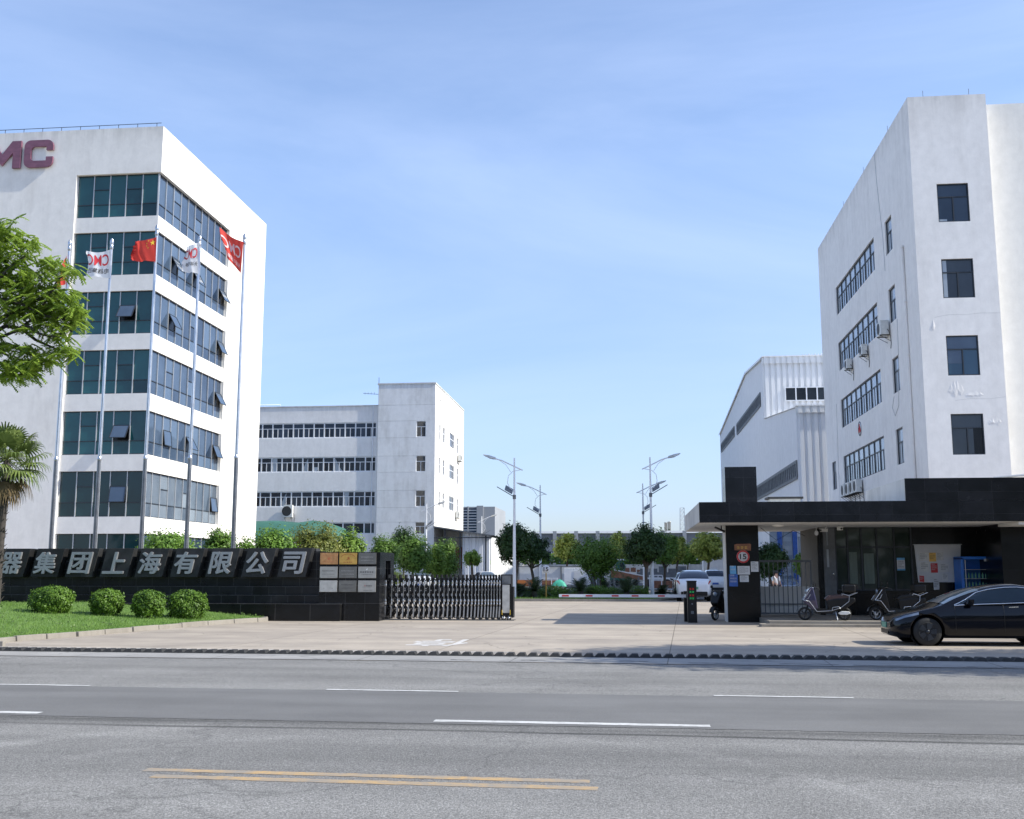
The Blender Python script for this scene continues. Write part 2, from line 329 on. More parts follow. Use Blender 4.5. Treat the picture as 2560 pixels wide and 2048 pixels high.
# ------------------------------------------------------------------ ground, road, forecourt
def asphalt(name,col,speck,dark_streak=None,arcs=()):
    m,n,l,b=newmat(name); b.inputs['Roughness'].default_value=.85; b.inputs['Specular IOR Level'].default_value=.3
    g=n.new('ShaderNodeNewGeometry')
    def noise(sc,st=(1,1,1),det=4,rough=.6,dist=0):
        mpn=n.new('ShaderNodeMapping'); mpn.inputs['Scale'].default_value=st; mpn.inputs['Rotation'].default_value=(0,0,.033); l.new(g.outputs['Position'],mpn.inputs[0])
        t=n.new('ShaderNodeTexNoise'); t.inputs['Scale'].default_value=sc; t.inputs['Detail'].default_value=det; t.inputs['Roughness'].default_value=rough; t.inputs['Distortion'].default_value=dist
        l.new(mpn.outputs[0],t.inputs['Vector']); return t.outputs[0]
    def mrange(x,a,bb,c,d):
        r=n.new('ShaderNodeMapRange'); r.inputs[1].default_value=a; r.inputs[2].default_value=bb; r.inputs[3].default_value=c; r.inputs[4].default_value=d; l.new(x,r.inputs[0]); return r.outputs[0]
    def mul(x,y):
        q=n.new('ShaderNodeMath'); q.operation='MULTIPLY'; l.new(x,q.inputs[0]); l.new(y,q.inputs[1]); return q.outputs[0]
    fine=mrange(noise(55,det=3,rough=.8),.38,.66,1-speck,1+speck)
    stones=mrange(noise(24,det=2),.6,.72,1,1+speck*.9)
    wear=mrange(noise(.5,(.14,1.6,1),6),.3,.7,.80,1.12)
    pat=mrange(noise(.45,det=6),.3,.7,.86,1.10)
    tot=mul(mul(fine,stones),mul(wear,pat))
    if dark_streak:
        sx=n.new('ShaderNodeSeparateXYZ'); l.new(g.outputs['Position'],sx.inputs[0])
        yy=n.new('ShaderNodeMath'); yy.operation='MULTIPLY_ADD'; yy.inputs[1].default_value=.032; l.new(sx.outputs[0],yy.inputs[0]); l.new(sx.outputs[1],yy.inputs[2])
        wob=mrange(noise(.35,(.25,.25,1),3),.3,.7,-.16,.16)
        a2=n.new('ShaderNodeMath'); a2.operation='ADD'; l.new(yy.outputs[0],a2.inputs[0]); l.new(wob,a2.inputs[1])
        for cy,wid,st in dark_streak:
            d=n.new('ShaderNodeMath'); d.operation='SUBTRACT'; l.new(a2.outputs[0],d.inputs[0]); d.inputs[1].default_value=cy
            ab=n.new('ShaderNodeMath'); ab.operation='ABSOLUTE'; l.new(d.outputs[0],ab.inputs[0])
            k=mrange(ab.outputs[0],0,wid,st,0); nn=mrange(noise(1.4,(.12,3,1),4),.33,.55,.35,1); k=mul(k,nn)
            inv=n.new('ShaderNodeMath'); inv.operation='SUBTRACT'; inv.inputs[0].default_value=1; l.new(k,inv.inputs[1]); tot=mul(tot,inv.outputs[0])
    for cx,cy,rad,wid,amt in arcs:      # pale scrubbed arcs left by turning tyres
        d=n.new('ShaderNodeVectorMath'); d.operation='DISTANCE'; d.inputs[1].default_value=(cx,cy,0); l.new(g.outputs['Position'],d.inputs[0])
        s1=n.new('ShaderNodeMath'); s1.operation='SUBTRACT'; s1.inputs[1].default_value=rad; l.new(d.outputs['Value'],s1.inputs[0])
        ab=n.new('ShaderNodeMath'); ab.operation='ABSOLUTE'; l.new(s1.outputs[0],ab.inputs[0])
        tot=mul(tot,mrange(mul(mrange(ab.outputs[0],0,wid,1,0),mrange(noise(.6,det=4),.4,.62,0,1)),0,1,1,1+amt))
    if arcs:   # square trench repairs and oil drips
        oil=mrange(noise(1.1,(.7,1,1),3),.70,.80,1,.72); tot=mul(tot,oil)
        vo=n.new('ShaderNodeTexVoronoi'); vo.feature='DISTANCE_TO_EDGE'; vo.inputs['Scale'].default_value=.16
        wv=n.new('ShaderNodeTexNoise'); wv.inputs['Scale'].default_value=1.3; wv.inputs['Detail'].default_value=7; l.new(g.outputs['Position'],wv.inputs['Vector'])
        va=n.new('ShaderNodeVectorMath'); va.operation='MULTIPLY_ADD'; va.inputs[1].default_value=(1.8,1.8,0); l.new(wv.outputs['Color'],va.inputs[0]); l.new(g.outputs['Position'],va.inputs[2]); l.new(va.outputs[0],vo.inputs['Vector'])
        tot=mul(tot,mrange(vo.outputs['Distance'],0,.006,.74,1))
    v=n.new('ShaderNodeMixRGB'); v.blend_type='MULTIPLY'; v.inputs[0].default_value=1; v.inputs[1].default_value=(*col,1); l.new(tot,v.inputs[2]); l.new(v.outputs[0],b.inputs['Base Color'])
    bp=n.new('ShaderNodeBump'); bp.inputs['Strength'].default_value=.5; bp.inputs['Distance'].default_value=.012; l.new(fine,bp.inputs['Height']); l.new(bp.outputs[0],b.inputs['Normal'])
    return m
def concrete(name,col,jw=5.2,jh=4.3):
    m,n,l,b=newmat(name); b.inputs['Roughness'].default_value=.8; b.inputs['Specular IOR Level'].default_value=.3
    g=n.new('ShaderNodeNewGeometry')
    def noise(sc,st,det=6,rough=.6):
        mpn=n.new('ShaderNodeMapping'); mpn.inputs['Scale'].default_value=st; l.new(g.outputs['Position'],mpn.inputs[0])
        t=n.new('ShaderNodeTexNoise'); t.inputs['Scale'].default_value=sc; t.inputs['Detail'].default_value=det; t.inputs['Roughness'].default_value=rough; l.new(mpn.outputs[0],t.inputs['Vector']); return t.outputs[0]
    r=n.new('ShaderNodeValToRGB'); e=r.color_ramp.elements; e[0].position=.32; e[1].position=.68
    e[0].color=(col[0]*.62,col[1]*.62,col[2]*.63,1); e[1].color=(col[0]*1.12,col[1]*1.11,col[2]*1.08,1)
    mxn=n.new('ShaderNodeMixRGB'); mxn.inputs[0].default_value=.5; l.new(noise(.55,(.22,1.5,1)),mxn.inputs[1]); l.new(noise(.7,(1,1,1)),mxn.inputs[2]); l.new(mxn.outputs[0],r.inputs[0])
    mpn=n.new('ShaderNodeMapping'); mpn.inputs['Rotation'].default_value=(0,0,R(3)); mpn.inputs['Location'].default_value=(.4,1.5,0); l.new(g.outputs['Position'],mpn.inputs[0])
    br=n.new('ShaderNodeTexBrick'); br.offset=0; br.inputs['Scale'].default_value=1; br.inputs['Brick Width'].default_value=jw; br.inputs['Row Height'].default_value=jh; br.inputs['Mortar Size'].default_value=.016; br.inputs['Mortar Smooth'].default_value=.6
    br.inputs['Color1'].default_value=(1,1,1,1); br.inputs['Color2'].default_value=(.93,.93,.94,1); br.inputs['Mortar'].default_value=(.42,.41,.4,1); l.new(mpn.outputs[0],br.inputs['Vector'])
    # branching hairline cracks
    vo=n.new('ShaderNodeTexVoronoi'); vo.feature='DISTANCE_TO_EDGE'; vo.inputs['Scale'].default_value=.16
    wv=n.new('ShaderNodeTexNoise'); wv.inputs['Scale'].default_value=.9; wv.inputs['Detail'].default_value=6; l.new(g.outputs['Position'],wv.inputs['Vector'])
    va=n.new('ShaderNodeVectorMath'); va.operation='MULTIPLY_ADD'; va.inputs[1].default_value=(1.6,1.6,0); l.new(wv.outputs['Color'],va.inputs[0]); l.new(g.outputs['Position'],va.inputs[2]); l.new(va.outputs[0],vo.inputs['Vector'])
    ck=n.new('ShaderNodeMapRange'); ck.inputs[1].default_value=0; ck.inputs[2].default_value=.0035; ck.inputs[3].default_value=.62; ck.inputs[4].default_value=1; l.new(vo.outputs['Distance'],ck.inputs[0])
    m1=n.new('ShaderNodeMixRGB'); m1.blend_type='MULTIPLY'; m1.inputs[0].default_value=1; l.new(r.outputs[0],m1.inputs[1]); l.new(br.outputs[0],m1.inputs[2])
    m3=n.new('ShaderNodeMixRGB'); m3.blend_type='MULTIPLY'; m3.inputs[0].default_value=1; l.new(m1.outputs[0],m3.inputs[1]); l.new(ck.outputs[0],m3.inputs[2])
    sp=n.new('ShaderNodeMapRange'); sp.inputs[1].default_value=.3; sp.inputs[2].default_value=.7; sp.inputs[3].default_value=.92; sp.inputs[4].default_value=1.06; l.new(noise(30,(1,1,1),3),sp.inputs[0])
    m2=n.new('ShaderNodeMixRGB'); m2.blend_type='MULTIPLY'; m2.inputs[0].default_value=1; l.new(m3.outputs[0],m2.inputs[1]); l.new(sp.outputs[0],m2.inputs[2]); l.new(m2.outputs[0],b.inputs['Base Color'])
    return m
def worn(name,col,base,lo,hi,patch=.7):
    m,n,l,b=newmat(name); b.inputs['Roughness'].default_value=.8
    g=n.new('ShaderNodeNewGeometry'); t=n.new('ShaderNodeTexNoise'); t.inputs['Scale'].default_value=9; t.inputs['Detail'].default_value=9; t.inputs['Roughness'].default_value=.85; l.new(g.outputs['Position'],t.inputs['Vector'])
    mr=n.new('ShaderNodeMapRange'); mr.inputs[1].default_value=lo; mr.inputs[2].default_value=hi; l.new(t.outputs[0],mr.inputs[0])
    t2=n.new('ShaderNodeTexNoise'); t2.inputs['Scale'].default_value=1.6; t2.inputs['Detail'].default_value=5; l.new(g.outputs['Position'],t2.inputs['Vector'])
    m4=n.new('ShaderNodeMapRange'); m4.inputs[1].default_value=.36; m4.inputs[2].default_value=.60; m4.inputs[3].default_value=patch; l.new(t2.outputs[0],m4.inputs[0])
    m5=n.new('ShaderNodeMath'); m5.operation='MULTIPLY'; l.new(mr.outputs[0],m5.inputs[0]); l.new(m4.outputs[0],m5.inputs[1]); mr=m5
    mxx=n.new('ShaderNodeMixRGB'); mxx.inputs[1].default_value=(*base,1); mxx.inputs[2].default_value=(*col,1); l.new(mr.outputs[0],mxx.inputs[0]); l.new(mxx.outputs[0],b.inputs['Base Color']); return m
ASP=(.235,.228,.215)
M['asphalt']=asphalt('asphalt',ASP,.48,[(12.30,.10,.80),(12.75,.5,.5),(19.5,.5,.15),(18.1,.6,.10),(11.2,.7,.16),(10.4,.4,.10)],[(-2.0,8.2,4.0,.22,.22),(-2.2,8.0,5.2,.25,.20),(-1.0,7.5,6.6,.3,.16),(-1.2,7.2,7.6,.3,.16),(6,5,5.5,.3,.14)])
M['asphalt_dark']=asphalt('asphalt_dark',(.163,.160,.155),.16)
M['yard_asphalt']=asphalt('yard_asphalt',(.12,.12,.125),.15)
M['concrete']=concrete('concrete',(.405,.350,.288))
M['gutter']=concrete('gutter',(.33,.32,.305),3.1,50)
M['dirt']=pm('dirt',(.16,.15,.12),.9,0,.25,.2)
M['line_white']=worn('line_white',(.56,.555,.535),(.30,.29,.275),.34,.52)
M['line_faded']=worn('line_faded',(.62,.60,.57),(.40,.37,.34),.38,.58)
M['line_yellow']=worn('line_yellow',(.60,.34,.075),(.225,.215,.195),.36,.70,.22)
SK=-.032
def road_strip(name,mat,x0,x1,y,w,z,sk=SK,x0s=0,kindn='structure'):
    m=MB(); q=random.Random(int(x0*37+y*11)); n=max(2,int((x1-x0)/.12)); jit=.07*min(w,.25); P=[]
    for i in range(n+1):   # worn, slightly ragged edges
        x=x0+(x1-x0)*i/n; P.append((x,y-w/2+sk*x+q.uniform(-jit,jit),y+w/2+sk*x+q.uniform(-jit,jit)))
    m.add([(a,b,z) for a,b,c in P]+[(a,c,z) for a,b,c in P],[(i,i+1,n+2+i,n+1+i) for i in range(n)])
    o=m.build(name,mat); return tag(o,kind=kindn)
gm=MB(); gm.quad((-900,-60,-.02),(900,-60,-.02),(900,3000,-.02),(-900,3000,-.02)); tag(gm.build('ground',M['dirt']),kind='structure')
fc=MB()
def edge(x): return 21.45-.04*x
xs=[-90+i*.6 for i in range(301)]
r2=random.Random(3); edges=[(x,edge(x)+r2.uniform(-.05,.05)) for x in xs]
fc.add([(x,y,0) for x,y in edges]+[(x,95,0) for x,y in edges],[(i,i+1,len(xs)+i+1,len(xs)+i) for i in range(len(xs)-1)])
tag(fc.build('forecourt',M['concrete']),kind='structure')
rd=MB(); rd.quad((-90,-40,-.006),(90,-40,-.006),(90,edge(90)+.4,-.006),(-90,edge(-90)+.4,-.006)); tag(rd.build('road',M['asphalt']),kind='structure')
tag(road_strip('lane_resurfacing',M['asphalt_dark'],-80,80,14.52,3.28,-.002))
for x0,x1 in ((-60,-7.5),): pass
mk=lambda n,mt,x0,x1,y,w: road_strip(n,mt,x0,x1,y,w,-.003 if 'centre' in n else (.006 if 'stop' in n else .001))
for x0,x1 in ((-2.36,.92),(-10.9,-7.48),(6.6,10)): mk('lane_line',M['line_white'],x0,x1,13.12,.17)
for x0,x1 in ((-4.6,-2.56),(1.2,3.16),(-10.5,-8.45),(6.9,8.9)): mk('cycle_lane_line',M['line_white'],x0,x1,16.24,.11)
mk('centre_line',M['line_yellow'],-4.42,-.36,9.62,.14); mk('centre_line',M['line_yellow'],-4.22,-.28,9.33,.15)
mk('stop_line',M['line_faded'],-40,-2.6,23.95,.10); mk('stop_line',M['line_faded'],-40,-2.75,23.62,.10)
gt=MB()
gx=[-90+i*2 for i in range(91)]
gt.add([(x,edge(x)+.0,.004) for x in gx]+[(x,23.2-.028*x,.004) for x in gx],[(i,i+1,len(gx)+i+1,len(gx)+i) for i in range(len(gx)-1)])
tag(gt.build('gutter_strip',M['gutter']),kind='structure')
# ragged crack filler along the gutter
ck=MB(); rk=random.Random(9); x=-4.8
while x<6.5:
    ln=rk.uniform(.3,1.3); y=edge(x)+rk.uniform(.12,.5); w=rk.uniform(.012,.04)
    pts=[]
    for i in range(7):
        pts.append((x+ln*i/6,y+rk.uniform(-.04,.04)-.04*ln*i/6))
    for (ax,ay),(bx,by) in zip(pts,pts[1:]):
        ww=w*rk.uniform(.4,1.3); ck.quad((ax,ay-ww,.008),(bx,by-ww,.008),(bx,by+ww,.008),(ax,ay+ww,.008))
    x+=ln+rk.uniform(.2,1.2)
tag(ck.build('crack',M['ink']),kind='structure')
# painted character on the forecourt, facing drivers who leave
v,f=text_mesh('停',.015)
m=MB(); m.add([(-3.98-1.42*a,28.35-2.6*b,.004) for a,b,c in v],f); tag(m.build('painted_stop_character',M['line_faded']),kind='structure')
# yard behind the gate
ya=MB(); ya.quad((-60,94.9,.003),(60,94.9,.003),(60,151,.003),(-60,151,.003)); tag(ya.build('yard',M['yard_asphalt']),kind='structure')
ya=MB(); ya.quad((2.2,84,.006),(14,84,.006),(14,94,.006),(2.2,94,.006)); ya.quad((1.5,68,.006),(14,68,.006),(14,79,.006),(1.2,79,.006)); tag(ya.build('parking_bay',M['yard_asphalt']),kind='structure')
# ------------------------------------------------------------------ rubber ramp strip along the road edge
def bump_y(x): return 22.95-.026*x
rs=thing('rubber_ramp',(0,bump_y(0),0),'long black rubber speed bump strip laid along the road edge','speed bump')
m=MB()
for i in range(47):
    x0=-14.6+i*.48; x1=x0+.478
    m.prism([(bump_y(x0)-.17,.006),(bump_y(x0)-.06,.006),(bump_y(x0)-.06,.022),(bump_y(x0)-.16,.022)],'x',x0,x1)
m.build('base_strip',M['rubber'],rs)
proto=None
for i in range(96):
    x=-14.55+i*.236; y=bump_y(x)
    if proto is None:
        m=MB(); a=.112; h=.078
        m.add([(-a,-.155,.006),(a,-.155,.006),(a,.15,.006),(-a,.15,.006),(-a*.30,-.13,h),(a*.74,-.13,h),(a*.74,.13,h),(-a*.30,.13,h)],[(0,3,2,1),(4,5,6,7),(0,1,5,4),(1,2,6,5),(2,3,7,6),(3,0,4,7)])
        proto=m.build('bump_segment',M['rubber'],None); c=proto; c.parent=rs
    else:
        c=proto.copy(); COL.objects.link(c)
    c.parent=rs; c.location=(x,y-bump_y(0),0)
# ------------------------------------------------------------------ lawn with its kerb (left)
KP=[(-15.6,24.6),(-15.55,25.6),(-15.49,26.4),(-14.95,28.35),(-14.5,30.75),(-13.85,34.3),(-13.2,36.4),(-12.7,37.45)]
def kx(y):
    for (xa,ya_),(xb,yb) in zip(KP,KP[1:]):
        if ya_<=y<=yb: return xa+(xb-xa)*(y-ya_)/(yb-ya_)
    return KP[0][0] if y<KP[0][1] else KP[-1][0]
def lawn_h(x,y):
    d=max(0,min(1,(kx(y)-.12-x)/6.0)); e=max(0,min(1,(y-25)/12.5))
    return .13+.50*d**.9*(.25+.75*e)+.02*math.sin(x*1.7)*math.sin(y*1.3)*min(1,d*4)
m=MB(); ny,nx=40,40
vs=[]
for j in range(ny+1):
    y=24.6+(37.55-24.6)*j/ny; xr=kx(y)-.1
    for i in range(nx+1):
        x=xr-(24)*(i/nx)**1.4; vs.append((x,y,lawn_h(x,y) if i else .12))
m.add(vs,[(j*(nx+1)+i,j*(nx+1)+i+1,(j+1)*(nx+1)+i+1,(j+1)*(nx+1)+i) for j in range(ny) for i in range(nx)],0,True)
M['lawn_soil']=pm('lawn_soil',(.11,.19,.04),.9,0,.25,2)
tag(m.build('lawn',M['lawn_soil']),kind='structure')
def leafobj(name,quads,mat,parent=None,origin=None):
    n,k,_=quads.shape; org=np.array(WO[parent] if parent is not None else (origin or (0,0,0)))
    me=bpy.data.meshes.new(name); me.vertices.add(n*k); me.vertices.foreach_set('co',(quads.reshape(-1,3)-org).astype(np.float32).ravel())
    me.loops.add(n*k); me.loops.foreach_set('vertex_index',np.arange(n*k,dtype=np.int32))
    me.polygons.add(n); me.polygons.foreach_set('loop_start',np.arange(0,n*k,k,dtype=np.int32))
    me.update(calc_edges=True); me.materials.append(mat)
    o=bpy.data.objects.new(name,me); COL.objects.link(o)
    if parent is not None: o.parent=parent; WO[o]=WO[parent]
    else: o.location=org; WO[o]=Vector(org)
    return o
def unit(a): return a/np.maximum(np.linalg.norm(a,axis=-1,keepdims=True),1e-9)
g_=np.random.default_rng(5)
def blades(n,fx,hmin,hmax,w):
    P=np.array([fx() for _ in range(n)]); h=g_.uniform(hmin,hmax,n); a=g_.uniform(0,6.283,n); ln=g_.uniform(0,.6,n)*h; b=g_.uniform(0,6.283,n)
    d=np.stack([np.cos(a),np.sin(a),0*a],1)*w; t=np.stack([np.cos(b)*ln,np.sin(b)*ln,h],1)
    return np.stack([P-d,P+d,P+t],1)
def lawn_pt():
    while True:
        y=rnd.uniform(24.7,37.5); x=kx(y)-.14-rnd.random()**1.3*11
        if x/y>-.85: return (x,y,lawn_h(x,y)-.005)
tag(leafobj('grass',blades(52000,lawn_pt,.03,.10,.006),M['grass'],origin=(-18,31,0)),'short bright green grass covering the sloping lawn','grass',kind='stuff')
M['clover']=leafm('clover',(.07,.14,.03),(.25,.32,.12))
wd=[]
for i in range(260):
    x,y,z=lawn_pt(); 
    for k in range(rnd.randint(3,7)):
        c=np.array([x+rnd.uniform(-.08,.08),y+rnd.uniform(-.08,.08),z+rnd.uniform(.06,.13)]); s=rnd.uniform(.015,.035); e=unit(g_.normal(size=(2,3)))*s
        wd.append([c-e[0],c-e[1],c+e[0],c+e[1]])
tag(leafobj('lawn_weeds',np.array(wd),M['clover'],origin=(-18,31,0)),'pale broad leaved weeds scattered through the lawn','weeds',kind='stuff')
# kerb stones: separate blocks with open joints
m=MB()
stones=[(24.6,25.55),(25.6,26.3),(26.36,27.3),(27.34,28.32),(28.42,29.5),(29.53,30.72),(30.8,32.0),(32.03,33.2),(33.24,34.6),(34.63,35.9),(35.94,37.0),(37.03,37.5)]
for a,b in stones:
    xa,xb=kx(a),kx(b); h=.135+rnd.uniform(-.012,.012); w=.13
    m.add([(xa,a,-.01),(xb,b,-.01),(xb-w,b,-.01),(xa-w,a,-.01),(xa-.015,a,h),(xb-.015,b,h),(xb-w,b,h),(xa-w,a,h)],[(0,3,2,1),(4,5,6,7),(0,1,5,4),(1,2,6,5),(2,3,7,6),(3,0,4,7)])
m.box(-16.6,-12.75,37.42,37.58,0,.16)
for i in range(24): m.box(-15.72-i*1.0,-14.74-i*1.0,24.46,24.59,-.01,.13)
tag(m.build('kerb',M['kerb'],bevel=.012),kind='structure')
# ------------------------------------------------------------------ left office building
def frame_grid(m,plane,c,u0,u1,z0,z1,us,zs,w,d,mi=0,full=True):
    # frame members standing proud of plane ('y': facade facing -y at y=c; 'x+' facing +x; 'x-' facing -x)
    def bx(ua,ub,za,zb,dd):
        if plane=='y': m.box(ua,ub,c-dd,c,za,zb,mi)
        elif plane=='x+': m.box(c,c+dd,ua,ub,za,zb,mi)
        else: m.box(c-dd,c,ua,ub,za,zb,mi)
    for u in us: bx(u-w/2,u+w/2,z0,z1,d)
    for z in zs: bx(u0,u1,z-w/2,z+w/2,d*.8)
def pane(m,plane,c,ua,ub,za,zb,mi=0):
    if plane=='y': m.quad((ua,c,za),(ub,c,za),(ub,c,zb),(ua,c,zb),mi)
    else: m.quad((c,ua,za),(c,ub,za),(c,ub,zb),(c,ua,zb),mi)
LX,LY=-29.4,63.0
lb=thing('office_building',(-45,73,0),'tall white office block with wrapping bands of teal glass at its corner','building')
BZ=[(27.05,24.2),(23.2,20.35),(19.3,16.52),(15.5,12.7),(11.62,8.88),(7.85,5.04),(4.0,.6)]
OX,OY=-35.1,75.05
m=MB()
m.box(-70,LX-.28,LY+.28,82.95,0,30.0)                       # core
m.box(-70,OX,LY,LY+.28,0,30.15)                             # front wall beside the glass
m.box(OX,LX,LY,LY+.28,27.06,30.15); m.box(LX-.28,LX,LY+.28,OY,27.06,30.15)  # deep top band
m.box(LX-.28,LX,OY,83,0,30.15)                              # plain right end
m.box(-70,LX-.28,82.95,83,0,30.15)
m.build('wall',M['white_wall'],lb)
m=MB(); tops=[27.06]+[b[1] for b in BZ]
for i,(zt,zb) in enumerate(BZ[:-1]):
    z1=zb; z0=BZ[i+1][0]
    m.box(OX,LX-.10,LY+.10,LY+.279,z0,z1); m.box(LX-.279,LX-.10,LY+.279,OY,z0,z1)
m.build('floor_band',M['white_band'],lb)
gy=LY+.262; gxp=LX-.262
fus=[OX+.03+(LX-.2-OX-.03)*i/5 for i in range(6)]
rus=[LY+.2+(OY-LY-.22)*i/10 for i in range(11)]
OPEN_F={2:{3:.55},4:{3:.55},5:{3:.18}}
OPEN_R={1:{2:.5,5:.5,9:.5},2:{2:.5,9:.45},3:{9:.5},4:{2:.12,5:.5,9:.4},5:{9:.15}}
for bi,(zt,zb) in enumerate(BZ):
    h=zt-zb; tr=zb+h*.31; sh=zb+h*.66
    for face in ('front','side'):
        us=fus if face=='front' else rus; pl='y' if face=='front' else 'x+'; c=gy if face=='front' else gxp
        ops=(1,3) if face=='front' else (2,5,9)
        opens=(OPEN_F if face=='front' else OPEN_R).get(bi,{})
        m=MB()
        for i in range(len(us)-1):
            if i in ops:
                pane(m,pl,c,us[i],us[i+1],sh,zt)
                if i not in opens: pane(m,pl,c-.0 if pl=='y' else c,us[i],us[i+1],tr,sh)
                else:   # dark opening behind the tilted sash
                    pass
                pane(m,pl,c,us[i],us[i+1],zb,tr)
            else:
                pane(m,pl,c,us[i],us[i+1],tr,zt); pane(m,pl,c,us[i],us[i+1],zb,tr)
        mt=M['teal_glass'] if face=='front' else (M['curtain_glass'] if bi in (5,) else M['sky_tint_glass'])
        if face=='front' and bi>=5: mt=M['teal_dark']
        g=m.build('window',mt,lb)
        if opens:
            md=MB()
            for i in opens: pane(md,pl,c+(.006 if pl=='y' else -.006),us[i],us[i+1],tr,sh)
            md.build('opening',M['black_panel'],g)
        m=MB(); frame_grid(m,pl,c,us[0],us[-1],zb,zt,us,[],.055,.06)
        m.build('mullion',M['alu'],g)
        m=MB(); frame_grid(m,pl,c,us[0],us[-1],zb,zt,[],[zb+.03,tr,zt-.03],.05,.05)
        for i in ops:
            if pl=='y': m.box(us[i],us[i+1],c-.045,c,sh-.025,sh+.025)
            else: m.box(c,c+.045,us[i],us[i+1],sh-.025,sh+.025)
        m.build('transom',M['dark_frame'],g)
        for i,a in opens.items():
            m=MB(); hh=sh-tr; oy_=math.sin(a)*hh; zz=sh-math.cos(a)*hh; ua,ub=us[i]+.04,us[i+1]-.04
            if pl=='y': P=[(ua,c-.05,sh),(ub,c-.05,sh),(ub,c-.05-oy_,zz),(ua,c-.05-oy_,zz)]; off=Vector((0,-.03,.012))
            else: P=[(c+.05,ua,sh),(c+.05,ub,sh),(c+.05+oy_,ub,zz),(c+.05+oy_,ua,zz)]; off=Vector((.03,0,.012))
            P=[Vector(p) for p in P]; Q=[p+off for p in P]
            m.add(P+Q,[(0,1,2,3),(4,5,6,7),(0,1,5,4),(1,2,6,5),(2,3,7,6),(3,0,4,7)],0)
            for a_,b_ in ((0,1),(1,2),(2,3),(3,0)): m.tube([Q[a_],Q[b_]],.03,4,1,False)
            m.build('sash',[M['sky_tint_glass'],M['dark_frame']],g)
# lightning rail on the roof edge
m=MB(); m.tube([(-70,LY+.1,30.42),(LX-.2,LY+.1,30.42)],.022,5)
for i in range(31): x=LX-.5-i*1.3; m.tube([(x,LY+.1,30.1),(x,LY+.1,30.42)],.02,5)
m.build('roof_rail',M['dark_frame'],lb)
# canopy line and entrance box low on the sunny side
m=MB(); m.box(LX,LX+1.0,70.5,75.6,2.6,2.75); m.box(LX,LX+1.0,70.5,75.6,2.4,2.6)
m.build('side_canopy',M['white_band'],lb)
# letters on the front wall
def rrect(x0,x1,z0,z1,r,n=5):
    p=[]
    for cx,cz,a0 in ((x1-r,z1-r,0),(x0+r,z1-r,90),(x0+r,z0+r,180),(x1-r,z0+r,270)):
        for i in range(n+1): a=R(a0+90*i/n); p.append((cx+r*math.cos(a),cz+r*math.sin(a)))
    return p
def letter_C(x0,x1,z0,z1):
    # outline of a squarish C with one opening on the right
    t=(z1-z0)*.24; r=.42; ri=.16
    def arc(cx,cz,rr,a0,a1,n=6): return [(cx+rr*math.cos(R(a0+(a1-a0)*i/n)),cz+rr*math.sin(R(a0+(a1-a0)*i/n))) for i in range(n+1)]
    zu=z0+(z1-z0)*.62; zl=z0+(z1-z0)*.38; s=t*1.05
    p=[(x1,zu)]+arc(x1-r,z1-r,r,0,90)+arc(x0+r,z1-r,r,90,180)+arc(x0+r,z0+r,r,180,270)+arc(x1-r,z0+r,r,270,360)+[(x1,zl),(x1-s,zl)]
    p+=[(x1-s,z0+t),(x0+s+ri,z0+t)]+[(x0+s,z0+t+ri),(x0+s,z1-t-ri),(x0+s+ri,z1-t),(x1-s,z1-t),(x1-s,zu)]
    return p
def tri_prism(m,poly,ax,a0,a1):
    bm=bmesh.new(); vs=[bm.verts.new((p[0],0,p[1])) for p in poly]; fa=bm.faces.new(vs); fa.normal_update(); bmesh.ops.triangulate(bm,faces=[fa])
    bm.verts.ensure_lookup_table(); bm.verts.index_update()
    tr=[[v.index for v in f.verts] for f in bm.faces]; bm.free()
    n=len(poly); V=[(p[0],a0,p[1]) for p in poly]+[(p[0],a1,p[1]) for p in poly]
    m.add(V,tr+[[i+n for i in t] for t in tr]+[(i,(i+1)%n,n+(i+1)%n,n+i) for i in range(n)])
m=MB(); tri_prism(m,letter_C(-38.70,-36.72,27.65,29.5),'y',LY-.20,LY-.06)
for x,z in ((-38.4,28.6),(-37.2,29.3),(-37.2,27.9)): m.box(x-.05,x+.05,LY-.06,LY,z-.05,z+.05)
tag(m.build('wall_letter',M['mauve'],None,(-37.7,LY,27.65)),'big mauve letter C high on the white facade, right of the M','letter','mauve letters on the office facade')
x0,x1,z0,z1=-41.5,-38.93,27.65,29.5
P=[(x0,z0),(x0+.55,z0),(x0+.55,z0+1.05),(x0+1.28,z0+.2),(x1-.55,z0+1.05),(x1-.55,z0),(x1,z0),(x1,z1),(x1-.62,z1),(x0+1.28,z0+.95),(x0+.62,z1),(x0,z1)]
m=MB(); tri_prism(m,P,'y',LY-.20,LY-.06); m.box(x1-.3,x1-.2,LY-.06,LY,28,28.1); m.box(x0+.2,x0+.3,LY-.06,LY,28,28.1)
tag(m.build('wall_letter',M['mauve'],None,(-40.2,LY,27.65)),'big mauve letter M on the white facade, cut by the picture edge','letter','mauve letters on the office facade')
